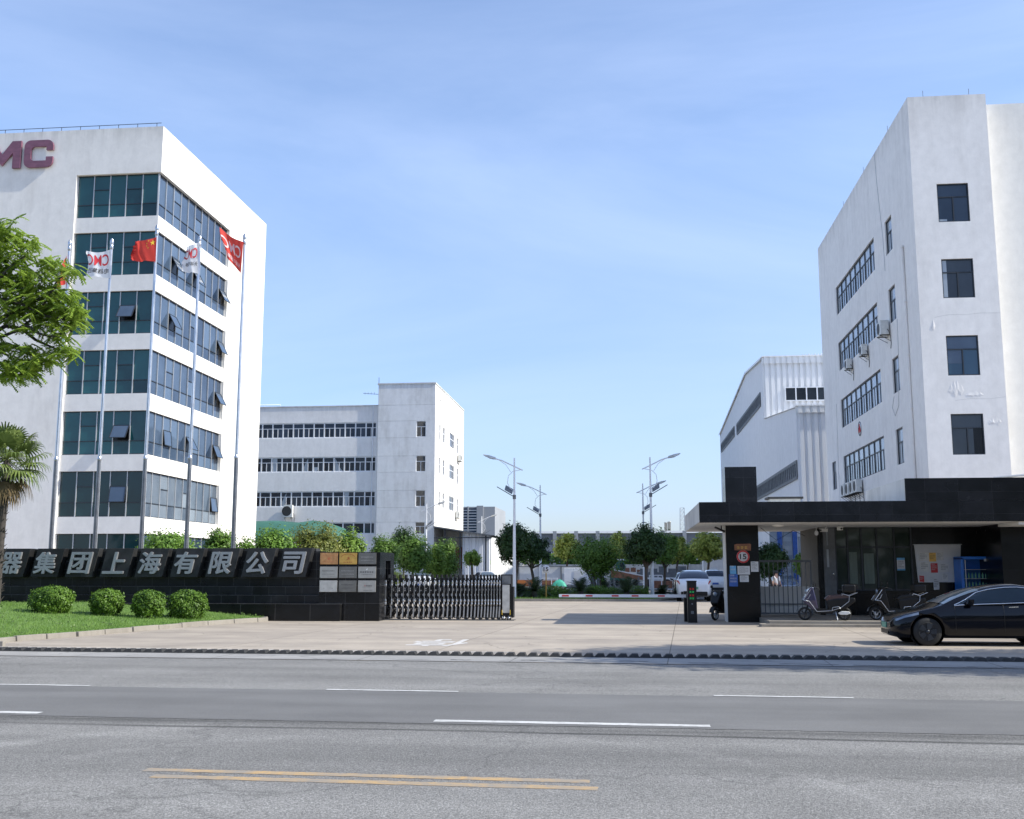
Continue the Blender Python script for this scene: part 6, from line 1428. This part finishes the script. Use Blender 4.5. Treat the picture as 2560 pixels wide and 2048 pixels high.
ptree('warehouse_tree',1415,1338,1412,68,128,'leaf_yellow','yellow green tree before the warehouse, left of the island bush',n=3600,leaf=(.36,.2),group=TG4,nc=36,cr=.16,trunk_r=.14,bottom=-.4)
ptree('warehouse_tree',1546,1333,1408,56,130,'leaf_yellow','palest yellow green tree before the warehouse, behind the island bush',n=3600,leaf=(.36,.2),group=TG4,nc=36,cr=.16,trunk_r=.14,bottom=-.5)
ptree('warehouse_tree',1690,1334,1412,50,126,'leaf_yellow','yellow green tree before the warehouse, right of the domed trees',n=2800,leaf=(.36,.2),group=TG4,nc=30,cr=.17,trunk_r=.14)
ptree('warehouse_tree',1718,1362,1416,44,136,'leaf_mid','dull green small tree before the warehouse under the mast',n=1800,leaf=(.34,.18),group=TG4,nc=20)
ptree('warehouse_tree',1768,1333,1414,84,122,'leaf_yellow','broad yellow green tree before the warehouse, left of the black pillar',n=4600,leaf=(.38,.2),group=TG4,nc=44,cr=.15,trunk_r=.16,bottom=-.4)
ptree('gate_tree',1928,1360,1452,76,66,'leaf_dark','dark domed tree seen above the side gate',n=4200,leaf=(.2,.09),nc=40,cr=.18)
ptree('gate_tree',2004,1386,1450,40,70,'leaf_mid','narrow green shrub beside the concrete wall seen through the side gate',n=1600,leaf=(.18,.09),nc=16,cat='shrub')
# island ground, kerb, hedge
def strip(name,pts,mat,kind='structure'):
    m=MB(); n=len(pts); m.add([(x,y,z) for x,y,z in pts],[tuple(range(n))]); return tag(m.build(name,M[mat]),kind=kind)
m=MB(); m.box(-9,1.2,62.9,63.15,0,.14); m.add([(1.2,62.9,0),(1.2,62.9,.14),(1.2,63.15,.14),(1.2,63.15,0),(3.0,66.6,0),(3.0,66.6,.14),(2.75,66.7,.14),(2.75,66.7,0)],[(0,4,5,1),(1,5,6,2),(2,6,7,3)]); tag(m.build('island_kerb',M['kerb']),kind='structure')
strip('island_lawn',[(-9,63.15,.12),(1.2,63.15,.12),(2.75,66.7,.12),(2.4,79,.12),(-9,79,.12)],'lawn_soil')
def isl_pt():
    while True:
        x=rnd.uniform(-8.5,2.5); y=63.2+rnd.random()**2*8
        if x<1.2+(y-63.15)*.44: return (x,y,.115)
tag(leafobj('island_grass',blades(9000,isl_pt,.05,.16,.014),M['grass'],origin=(-3,65,0)),'short grass along the front edge of the planted island','grass',kind='stuff')
def hedge(x0,x1,y0,y1,z,label):
    t=thing('hedge',((x0+x1)/2,(y0+y1)/2,0),label,'hedge'); n=int((x1-x0)*1500); 
    P=np.stack([rg.uniform(x0,x1,n),rg.uniform(y0,y1,n),rg.uniform(.1,z,n)*rg.uniform(.6,1,n)],1); P[:,2]+=.06*np.sin(P[:,0]*2.3); nn=unit(rg.normal(size=(n,3))+np.array([0,-.5,.8])); leafobj('foliage',leaf_quads(P,nn,.13,.07),M['leaf_deep'],t)
    m=MB(); 
    for i in range(int((x1-x0)/.5)): m.tube([(x0+.25+i*.5,(y0+y1)/2,.05),(x0+.25+i*.5+.05,(y0+y1)/2,z*.7)],.03,5)
    m.build('stem',M['dark_bark'],t)
hedge(-6.6,1.2,65.6,67.6,.85,'low clipped dark hedge along the middle of the island')
n=9000; P=np.stack([rg.uniform(-32,44,n),rg.uniform(152,157,n),rg.uniform(.5,5.0,n)],1); P[:,2]*=.8+.25*np.sin(P[:,0]*.55)*np.sin(P[:,0]*.21+2)
tag(leafobj('far_shrubs',leaf_quads(P,unit(rg.normal(size=(n,3))+np.array([0,-.6,.6])),.8,.5),M['leaf_deep'],origin=(0,154,0)),'dark green belt of shrubs between the yard wall and the far warehouse','shrubs',kind='stuff')
# round clipped bushes on the lawn
def bush(px0,px1,py0,py1,Y,label):
    cx=(px0+px1)/2; s=Y/F_; p=atY(cx,(py0+py1)/2,Y); r=((px1-px0)/2*s,(px1-px0)/2*s*.9,(py1-py0)/2*s)
    t=thing('clipped_bush',(p.x,Y,p.z-r[2]),label,'bush','clipped round bushes before the sign wall')
    n=6400; u=rg.uniform(-1,1,n); a=rg.uniform(0,6.283,n); rp=np.where(u>0,np.sqrt(1-np.abs(u)**2.6),1-.34*np.abs(u)**2.2)
    d=np.stack([np.cos(a)*rp,np.sin(a)*rp,u],1); ph=cx*.7
    lump=1+.07*np.sin(a*3+ph)*np.sin(u*4+ph)+.06*np.sin(a*5+u*5+ph*2)+.05*np.sin(a*9+u*11)
    cap=rg.random(n)<.18; s_=np.where(cap,rg.uniform(.1,1,n),1)
    d[:,0]*=s_; d[:,1]*=s_; d[:,2]=np.where(cap,.93*np.sqrt(np.maximum(0,1-(s_*.75)**2)),d[:,2])
    hole=((np.sin(a*2+ph)>.8)&(u<-.1)&(rg.random(n)<.55)); P=(np.array(p)+d*np.array(r)*(rg.uniform(.74,1.05,n)*lump)[:,None])[~hole]; d=d[~hole]; n=len(P); nn=unit(d+rg.normal(size=(n,3))*.55+np.array([0,0,.25]))
    leafobj('foliage',leaf_quads(P,nn,.085,.05),M['leaf_bush_clip'],t)
    m=MB(); q=random.Random(px0)
    for k in range(9): a=q.uniform(0,6.28); m.tube([(p.x,Y,p.z-r[2]-.1),(p.x+.5*r[0]*math.cos(a),Y+.5*r[1]*math.sin(a),p.z+q.uniform(-.2,.5)*r[2])],[.03,.012],5)
    m.build('stem',M['dark_bark'],t)
bush(74,184,1466,1534,33.6,'leftmost and widest clipped bush on the lawn, with a brown bare patch')
bush(225,308,1474,1537,34.0,'second clipped bush from the left on the lawn, neat and rounded')
bush(331,412,1476,1541,34.0,'third clipped bush from the left, close beside the biggest bush')
bush(419,517,1477,1555,35.0,'rightmost and tallest clipped bush near the kerb')
# cycads
def cycad(x,Y,h,r,label,base=.1,n=26):
    t=thing('cycad',(x,Y,base),label,'cycad','cycads on the planted island'); Q=[]
    for k in range(n):
        a=2*math.pi*k/n*2.618+.3; el=rg.uniform(.15,1.25); ln=r*rg.uniform(.8,1.1); pts=[]
        for i in range(12):
            u=i/11; hh=math.cos(el)*ln*u; zz=math.sin(el)*ln*u-.75*ln*u*u*(1-.55*math.sin(el)); pts.append(np.array([x+hh*math.cos(a),Y+hh*math.sin(a),base+h*.35+zz]))
        for i in range(1,12):
            tg=unit(pts[i]-pts[i-1]); sd=unit(np.cross(tg,[0,0,1])); 
            for s in (-1,1):
                for o in (0,.5):
                    b=pts[i-1]*(1-o)+pts[i]*o; L2=.24*math.sin(math.pi*min(1,.15+.85*i/11))+.05; d=unit(sd*s+tg*.5+np.array([0,0,.25]))*L2; w=tg*.016; Q.append([b-w,b+w,b+d+w*.3,b+d-w*.3])
    leafobj('frond',np.array(Q),M['cycad'],t)
    m=MB(); m.tube([(x,Y,0),(x,Y,base+h*.38)],[.2,.16],9); m.build('trunk',M['dark_bark'],t)
CY=[(1336,64.6,1.0,1.35,'cycad below the speed sign, left part of the island'),(1300,65.2,.7,1.1,'low cycad behind the folding gate motor, far left of the island'),(1452,65.0,1.0,1.25,'cycad in the middle of the island under the fine leaved tree'),(1566,64.6,.9,1.5,'wide spreading cycad near the right lamp post'),(1512,72,1.0,1.2,'small dark cycad behind the middle of the island'),(1655,68.5,.5,.9,'stunted cycad at the right tip of the island')]
for px,Y,h,r,lab in CY: cycad(atY(px,1450,Y).x,Y,h*1.15,r*1.2,lab,n=36)
# palm by the lawn
def fan_palm(x,Y,base,zc,label):
    t=thing('fan_palm',(x,Y,base),label,'palm'); m=MB(); q=random.Random(2)
    m.tube([(x-.02,Y,base-.1),(x+.0,Y,base+(zc-base)*.4),(x+.02,Y,zc-.35),(x,Y,zc)],[.15,.12,.13,.09],12)
    for i in range(170):
        z=base+(zc-base)*q.random(); a=q.uniform(0,6.28); rr=.13; p=Vector((x+rr*math.cos(a),Y+rr*math.sin(a),z)); e=p+Vector((math.cos(a)*.10,math.sin(a)*.10,q.uniform(.02,.14))); m.tube([p,e],[.02,.004],4)
    m.build('trunk',M['dark_bark'],t)
    Q=[];QD=[];st=MB()
    def fan(a,el,pl,fr,dead=False,droop=.5):
        c=np.array([x,Y,zc]); hd=np.array([math.cos(a),math.sin(a),0]); d=hd*math.cos(el)+np.array([0,0,math.sin(el)]); hub=c+d*pl+np.array([0,0,-.12*pl*max(0,math.cos(el))])
        st.tube([tuple(c),tuple(c+d*pl*.5+np.array([0,0,.03])),tuple(hub)],[.018,.014,.010],5)
        side=unit(np.cross(d,[0,0,1])) if abs(d[2])<.98 else np.array([1,0,0]); up=unit(np.cross(side,d))
        n=24
        for k in range(n):
            th=-2.3+4.6*k/(n-1); r=fr*(.75+.25*math.cos(th*.6))*q.uniform(.9,1.05)
            v=unit(d*math.cos(th)+side*math.sin(th)+up*.18*math.cos(th)); w=unit(np.cross(v,up))*.030*(fr/.6)
            p0=hub+v*.04; p1=hub+v*r*.55+up*.02; p2=hub+v*r*.85-np.array([0,0,droop*.16*r]); p3=hub+v*r*.98-np.array([0,0,droop*.42*r])
            if dead: p1=p1-np.array([0,0,.1]); p2=p2-np.array([0,0,.25]); p3=p3-np.array([0,0,.42])
            T=QD if dead else Q
            T.append([p0-w*.35,p0+w*.35,p1+w,p1-w]); T.append([p1-w,p1+w,p2+w*.55,p2-w*.55]); T.append([p2-w*.55,p2+w*.55,p3+w*.1,p3-w*.1])
    for k in range(30):
        a=k*2.399; u=k/29; fan(a,1.35-1.95*u,.72+.4*u*(1-u)*2,.66+.1*q.random(),False,.3+1.0*u)
    for k in range(9): fan(k*1.1+.4,-.8-.08*k,.85,.5,True)
    leafobj('fan_leaf',np.array(Q),M['palm'],t); leafobj('dead_leaf',np.array(QD),M['dead_leaf'],t); st.build('leaf_stalk',M['palm'],t)
pc=atY(16,1150,35.0); fan_palm(pc.x,35.0,.45,pc.z,'shaggy fan palm with drooping dead leaves at the left picture edge')
# broad tree reaching in from the left: drooping compound leaves on dark limbs
def big_tree():
    Y=31.0; bx=atY(-330,1500,Y).x; t=thing('overhanging_tree',(bx,Y,.3),'spreading tree with feathery compound leaves reaching in from the left edge','tree')
    W_=lambda px,py,dy=0: np.array(atY(px-6,py,Y+dy))
    m=MB(); m.tube([(bx,Y,.2),(bx+.2,Y,3),(bx+.4,Y,6.2)],[.30,.24,.20],10)
    fork=Vector((bx+.4,Y,6.2))
    limbs=[[(-150,1010),(-40,850),(20,815),(60,822),(95,850),(140,870),(175,880)],[(-40,850),(15,840),(40,830),(85,800),(110,770),(150,700),(165,690)],[(40,830),(75,815),(105,835),(140,842),(165,832)],[(-120,960),(-60,900),(0,860),(30,862),(70,880),(110,900),(150,905)],[(-100,930),(0,800),(40,780),(80,760),(130,735),(150,712)],[(-140,900),(-60,760),(0,700),(40,660),(70,640)],[(-140,900),(-70,700),(0,610),(30,590)],[(-60,900),(0,905),(40,920),(70,935),(90,942)],[(-60,760),(0,745),(60,760),(120,790),(180,800),(205,810)],[(0,860),(8,880),(28,890)],[(85,800),(130,800),(165,795),(185,830)],[(-340,1000),(-400,880),(-440,790),(-480,740)],[(-330,980),(-300,820),(-280,700),(-300,620)]]
    for li,l in enumerate(limbs):
        pts=[Vector(W_(px,py,.5*math.sin(li*2.1+k*.4))) for k,(px,py) in enumerate(l)]; 
        r0=.10 if l[0][0]<-90 else .055; n=len(pts)
        m.tube(([fork] if l[0][0]<-90 else [])+pts,[r0*(1-.85*i/n)+.006 for i in range(n+(1 if l[0][0]<-90 else 0))],6)
    pads=[(10,570,70,34),(45,602,62,26),(85,605,24,14),(15,640,60,34),(60,672,40,20),(70,640,20,12),(-30,700,90,60),(30,700,70,30),(90,700,60,30),(150,665,50,24),(185,672,28,14),(130,650,40,16),(60,740,80,30),(120,735,70,30),(165,735,40,26),(30,780,60,28),(95,770,70,30),(150,772,60,30),(195,770,28,32),(190,805,26,34),(130,810,50,24),(205,790,16,20),(80,815,40,14),(150,840,36,14),(20,865,70,16),(70,868,60,14),(110,885,50,16),(165,868,34,18),(190,880,24,16),(20,905,60,22),(75,905,50,22),(130,900,36,16),(60,930,44,18),(30,925,36,18),(25,938,34,14),(90,925,24,16),(-40,640,60,50),(-50,850,60,60),(-80,760,80,90),(-40,560,50,30),(-160,640,70,50),(-190,760,80,60),(-280,700,80,60),(-300,820,90,50),(-390,740,80,60),(-420,850,80,50),(-220,880,70,40),(-480,780,60,60),(-350,600,90,50),(-150,540,70,40)]
    Q=[]; q=np.random.default_rng(3)
    for px,py,rx,ry in pads:
        nl=int(rx*ry/29)+5
        for _ in range(nl):
            u=q.normal(size=2)*.42; dy=q.normal()*.45
            b=W_(px+u[0]*rx,py+u[1]*ry,dy); a=q.uniform(0,6.283); dirh=np.array([math.cos(a),math.sin(a)*.8,-.25+q.normal()*.2]); dirh=unit(dirh); ln=q.uniform(.26,.42); side=unit(np.cross(dirh,[0,0,1]))
            for i in range(8):
                s=i/7; c=b+dirh*ln*s-np.array([0,0,.10*s*s])
                for sg in (-1,1):
                    l2=.135*(.62+.9*s*(1.25-s))*q.uniform(.85,1.15); d=unit(side*sg+dirh*.35-np.array([0,0,.35+q.uniform(0,.3)])); w=dirh*.040
                    Q.append([c,c+d*l2*.4-w,c+d*l2,c+d*l2*.4+w])
    leafobj('crown',np.array(Q),M['leaf_near'],t); m.build('limbs',M['dark_bark'],t)
big_tree()
# roadside trees just outside the picture on the right: they throw the leafy shade on the road
for i,(x,Y,zc,rx,rz,lab) in enumerate(((13.9,22.6,9.2,4.3,1.6,'roadside tree right of the picture, throwing leafy shade on the kerb'),(19.8,21.3,8.8,4.8,2.0,'second roadside tree farther right along the kerb'),(27.5,22.2,8.8,5.0,2.2,'third roadside tree farthest right along the kerb'))):
    tree('roadside_tree',x,Y,zc,(rx,3.5,rz),'leaf_shade',lab,n=26000,nc=80,cr=.21,leaf=(.30,.18),trunk_r=.2,bottom=-1,shell=.15,zb=5.2)
# ------------------------------------------------------------------ street lamps
def lamp(px_top,py_top,px_base,Y,side,label,h=None,panel=True):
    top=atY(px_top,py_top,Y); x=top.x; h=top.z; base=.1
    t=thing('street_lamp',(x,Y,0),label,'street lamp','solar street lamps around the yard')
    m=MB(); m.lathe([(.115,0),(.045,h)],(x,Y,0),'z',12); m.build('pole',M['white_paint'],t)
    m=MB(); m.lathe([(.2,.1),(.2,.16),(.12,.18)],(x,Y,0),'z',12); m.build('base_flange',M['white_paint'],t)
    s=side; m=MB(); m.tube([(x-s*.5,Y,h-.75),(x,Y,h-.52),(x+s*.75,Y,h-.15),(x+s*1.2,Y,h-.02)],.038,7); m.build('arm',M['white_paint'],t)
    m=MB(); m.tube([(x+s*.95,Y,h-.1),(x+s*.5,Y,h-.42),(x+s*.22,Y,h-.85)],.018,5); a=[(x-s*.38,Y,h-.72),(x+s*.1,Y,h-.82),(x+s*.36,Y,h-1.08),(x+s*.42,Y,h-1.5),(x+s*.25,Y,h-1.85),(x+s*.03,Y,h-2.0)]; m.tube(a,.02,5); m.build('curved_brace',M['white_paint'],t)
    m=MB(); m.add([(x+s*1.12,Y-.09,h-.09),(x+s*1.12,Y+.09,h-.09),(x+s*1.5,Y-.17,h-.02),(x+s*1.5,Y+.17,h-.02),(x+s*1.88,Y-.10,h+.18),(x+s*1.88,Y+.10,h+.18),(x+s*1.12,Y-.06,h+.05),(x+s*1.12,Y+.06,h+.05),(x+s*1.5,Y-.12,h+.17),(x+s*1.5,Y+.12,h+.17),(x+s*1.9,Y-.07,h+.24),(x+s*1.9,Y+.07,h+.24)],[(0,2,3,1),(2,4,5,3),(6,7,9,8),(8,9,11,10),(0,6,8,2),(2,8,10,4),(1,3,9,7),(3,5,11,9),(4,10,11,5),(0,1,7,6)]); hd=m.build('lamp_head',M['plate_light'],t,bevel=.03)
    m=MB(); m.add([(x+s*1.3,Y-.1,h-.075),(x+s*1.3,Y+.1,h-.075),(x+s*1.8,Y+.09,h+.12),(x+s*1.8,Y-.09,h+.12)],[(0,1,2,3)]); m.build('lens',M['pale_glass'],hd)
    if panel:
        m=MB(); zz=h-2.35; m.tube([(x,Y,zz),(x+s*1.05,Y,zz+.62)],.026,6); m.lathe([(.10,-.12),(.10,.12)],(x,Y,zz),'z',12); m.build('panel_arm',M['machine_grey'],t)
        m=MB(); m.add([(x+s*.1,Y-.35,zz+.14),(x+s*.55,Y-.35,zz+.40),(x+s*.55,Y+.35,zz+.72),(x+s*.1,Y+.35,zz+.46)],[(0,1,2,3)]); m.add([(x+s*.1,Y-.35,zz+.17),(x+s*.55,Y-.35,zz+.43),(x+s*.55,Y+.35,zz+.75),(x+s*.1,Y+.35,zz+.49)],[(0,1,2,3)]); m.build('solar_panel',M['machine_grey'],t)
lamp(1285.8,1145,1277,63.9,-1,'nearest white lamp on the left of the driveway, with a grey panel below its arm')
lamp(1350.3,1213,1345,84,-1,'farther left lamp whose arm points left beside the dark island trees')
lamp(1624.7,1143,1634,67,1,'nearest white lamp on the right of the driveway, arm pointing right')
lamp(1606.4,1209,1609,87,1,'farther right lamp partly behind the nearest right one')
lamp(1066.6,1259.5,1067,104,1,'slim lamp before the stair tower among the row of trees')
lamp(1204.6,1291,1197,132,1,'small distant lamp before the corrugated shed')
# ------------------------------------------------------------------ stored material at the back of the yard
def pbox(px,py,Y): return atY(px,py,Y)
p=pbox(1320,1455,112); t=thing('panel_stack',(p.x,112,0),'long stack of pale steel panels lying at the back left of the yard','panel stack')
m=MB()
for k in range(5): m.box(p.x-1.5,p.x+6.6,112+k*.12,112.1+k*.12,.7,2.1-.05*k)
m.build('panel',M['paper'],t); m=MB()
for k in range(4): m.box(p.x-1+k*2.2,p.x-.9+k*2.2,111.8,113,0,2.2)
m.box(p.x-1.5,p.x+6.6,111.8,111.9,2.1,2.18); m.build('rack',M['machine_grey'],t)
p=pbox(1312,1437,100); t=thing('orange_container',(p.x,100,0),'low orange open skip at the back left of the yard','skip'); m=MB(); m.add([(p.x-1.3,100,.5),(p.x+1.1,100,.5),(p.x+1.5,100,1.45),(p.x-1.7,100,1.45),(p.x-1.3,102,.5),(p.x+1.1,102,.5),(p.x+1.5,102,1.45),(p.x-1.7,102,1.45)],[(0,1,2,3),(7,6,5,4),(0,4,5,1),(1,5,6,2),(3,7,4,0)]); t.scale=(.5,.5,.6); m.build('tub',M['orange'],t,bevel=.03); m=MB(); m.box(p.x-1.2,p.x-1,100.2,101.8,0,.5); m.box(p.x+.8,p.x+1,100.2,101.8,0,.5); m.build('skid',M['machine_grey'],t)
p=pbox(1397,1443,96); t=thing('tarpaulin_heap',(p.x,96,0),'heap of goods under a bright green tarpaulin behind the yellow signpost','tarpaulin')
vs=[];q=random.Random(5)
for j in range(9):
    for i in range(13): u=i/12*2-1; v=j/8*2-1; vs.append((p.x+u*1.5,96.8+v*.9,max(.02,1.15*(1-abs(u)**2.2)*(1-abs(v)**3)+q.uniform(-.12,.12)*(1-abs(u)))+.5*(1-max(abs(u),abs(v)))**.3))
m=MB(); m.add(vs,[(j*13+i,j*13+i+1,(j+1)*13+i+1,(j+1)*13+i) for j in range(8) for i in range(12)],0,True); M['tarp_bright']=pm('tarp_bright',(.05,.33,.23),.5,0,.2,3); m.build('cover',M['tarp_bright'],t); t.scale=(.45,.5,.36); t.location.z=.35
p=pbox(1430,1430,108); t=thing('white_cabinet',(p.x,108,0),'tilted white sheet metal cabinet behind the island bush','cabinet'); m=MB(); m.box(p.x-.8,p.x+1.8,108,109,.3,2.0); m.build('casing',M['white_paint'],t,bevel=.03); m=MB(); m.box(p.x+.2,p.x+.9,107.97,107.99,.6,1.7); m.build('door',M['paper'],t)
p=pbox(1560,1440,98); t=thing('steel_girder',(p.x,98,0),'long rusty orange girder with a white top flange sloping across the yard','girder')
m=MB(); a=(p.x-2.3,98,2.0); b=(p.x+3.4,98.4,1.35)
for o,h,w,mt in ((0,0,.5,0),(.0,.02,.55,1)):
    m.add([(a[0],a[1]-w/2,a[2]+h-(.75 if mt==0 else 0)),(b[0],b[1]-w/2,b[2]+h-(.35 if mt==0 else 0)),(b[0],b[1]+w/2,b[2]+h-(.35 if mt==0 else 0)),(a[0],a[1]+w/2,a[2]+h-(.75 if mt==0 else 0)),(a[0],a[1]-w/2,a[2]+h+(.0 if mt==0 else .1)),(b[0],b[1]-w/2,b[2]+h+(.0 if mt==0 else .1)),(b[0],b[1]+w/2,b[2]+h+(.0 if mt==0 else .1)),(a[0],a[1]+w/2,a[2]+h+(.0 if mt==0 else .1))],[(0,3,2,1),(4,5,6,7),(0,1,5,4),(1,2,6,5),(2,3,7,6),(3,0,4,7)],mt)
t.scale=(.5,.6,.9); m.build('beam',[M['rust'],M['paper']],t); m=MB()
for x in (p.x-1.8,p.x+2.6): m.box(x-.15,x+.15,97.8,98.5,0,1.3)
m.build('trestle',M['machine_grey'],t)
p=pbox(1551,1416,120); t=thing('crane_cab',(p.x,120,0),'pale green lifting machine with a small glazed cab behind the island','crane'); m=MB(); m.box(p.x-2.6,p.x+1.6,120,122,.7,1.5); m.prism([(p.x-1.4,1.5),(p.x+.9,1.5),(p.x+1.3,2.6),(p.x+.5,3.4),(p.x-.9,3.1)],'y',120.2,121.8); m.build('body',M['tarp_green'],t,bevel=.05); m=MB(); m.prism([(p.x-.1,2.1),(p.x+.9,2.2),(p.x+1.05,2.6),(p.x+.45,3.15),(p.x-.1,3.0)],'y',120.15,120.19); m.build('cab_window',M['dark_glass'],t); m=MB(); m.box(p.x-1.6,p.x+.9,119.9,122,3.35,3.5)
m.tube([(p.x-1,121,1.5),(p.x-3.6,121,2.6)],.16,6); m.build('boom',M['white_paint'],t)
t.scale=(.45,.5,.85)
for k in range(4):
    m=MB(); m.lathe([(.45,-.15),(.45,.15)],(p.x-2+k*1.1,120.05,.45),'y',16); m.build('wheel',M['tyre'],t)
def flatbed(px,Y,w,lab,mt,load):
    p=pbox(px,1445,Y); t=thing('trailer',(p.x,Y,0),lab,'trailer'); m=MB(); m.box(p.x-w/2,p.x+w/2,Y,Y+2.3,.75,1.0); m.build('bed',M['white_paint'],t); m=MB(); m.box(p.x-w/2,p.x+w/2,Y,Y+.08,1.0,1.55)
    for i in range(6): m.box(p.x-w/2+i*w/5-.05,p.x-w/2+i*w/5+.05,Y-.04,Y,.95,1.6)
    m.build('side_board',M[mt],t); m=MB(); q=random.Random(px)
    for i in range(6): x=p.x-w*.45+i*w*.16; m.box(x,x+w*.13,Y+.3,Y+1.9,1.0,1.5+q.uniform(.1,.7))
    m.build('load',M[load],t)
    for k in range(3): m=MB(); m.lathe([(.4,-.12),(.42,0),(.4,.12)],(p.x-w*.3+k*w*.3,Y+.1,.42),'y',14); m.build('wheel',M['tyre'],t)
flatbed(1668,118,6.4,'flatbed trailer with grey boards and dark machine parts left of the parked cars','machine_grey','machine_grey'); flatbed(1590,125,4.5,'pale trailer loaded with rusty frames behind the girder','ac_white','rust')
def frame_crate(px,Y,w,h,lab,mt):
    p=pbox(px,1450,Y); t=thing('steel_crate',(p.x,Y,0),lab,'crate','steel crates stored in the yard'); m=MB()
    for x in (-w/2,-w/6,w/6,w/2): m.box(p.x+x-.04,p.x+x+.04,Y,Y+.08,0,h)
    for z in (.05,h): m.box(p.x-w/2,p.x+w/2,Y,Y+.08,z-.04,z+.04); m.box(p.x-w/2,p.x+w/2,Y+1,Y+1.08,z-.04,z+.04)
    m.build('frame',M['white_paint'],t); m=MB(); m.box(p.x-w/2+.1,p.x+w/2-.1,Y+.15,Y+.95,.15,h*.8); m.build('contents',M[mt],t)
frame_crate(1668,100,3.0,1.0,'white framed crate of rusty parts left of the black car','rust'); frame_crate(1640,102,1.2,1.3,'white crate beside the right lamp post foot','paper'); frame_crate(1480,110,2.6,1.6,'white framed crate of dark parts behind the island bush','machine_grey'); frame_crate(1372,104,1.6,1.0,'white framed crate of rusty parts under the far wall','rust')

# woodland on the near side of the road, behind the viewer: added unseen to darken reflections and cut sky light
n=5200; P=np.stack([rg.uniform(-70,70,n),rg.uniform(-21,-14,n),12.5*rg.uniform(0,1,n)**.8],1); P[:,2]*=(.75+.3*np.sin(P[:,0]*.35)*np.sin(P[:,0]*.13+1))
tag(leafobj('roadside_wood',leaf_quads(P,unit(rg.normal(size=(n,3))+np.array([0,1.2,.3])),1.5,1.0),M['leaf_dark'],origin=(0,-17,0)),'unseen dense dark wood along the near side of the road','wood',kind='stuff')
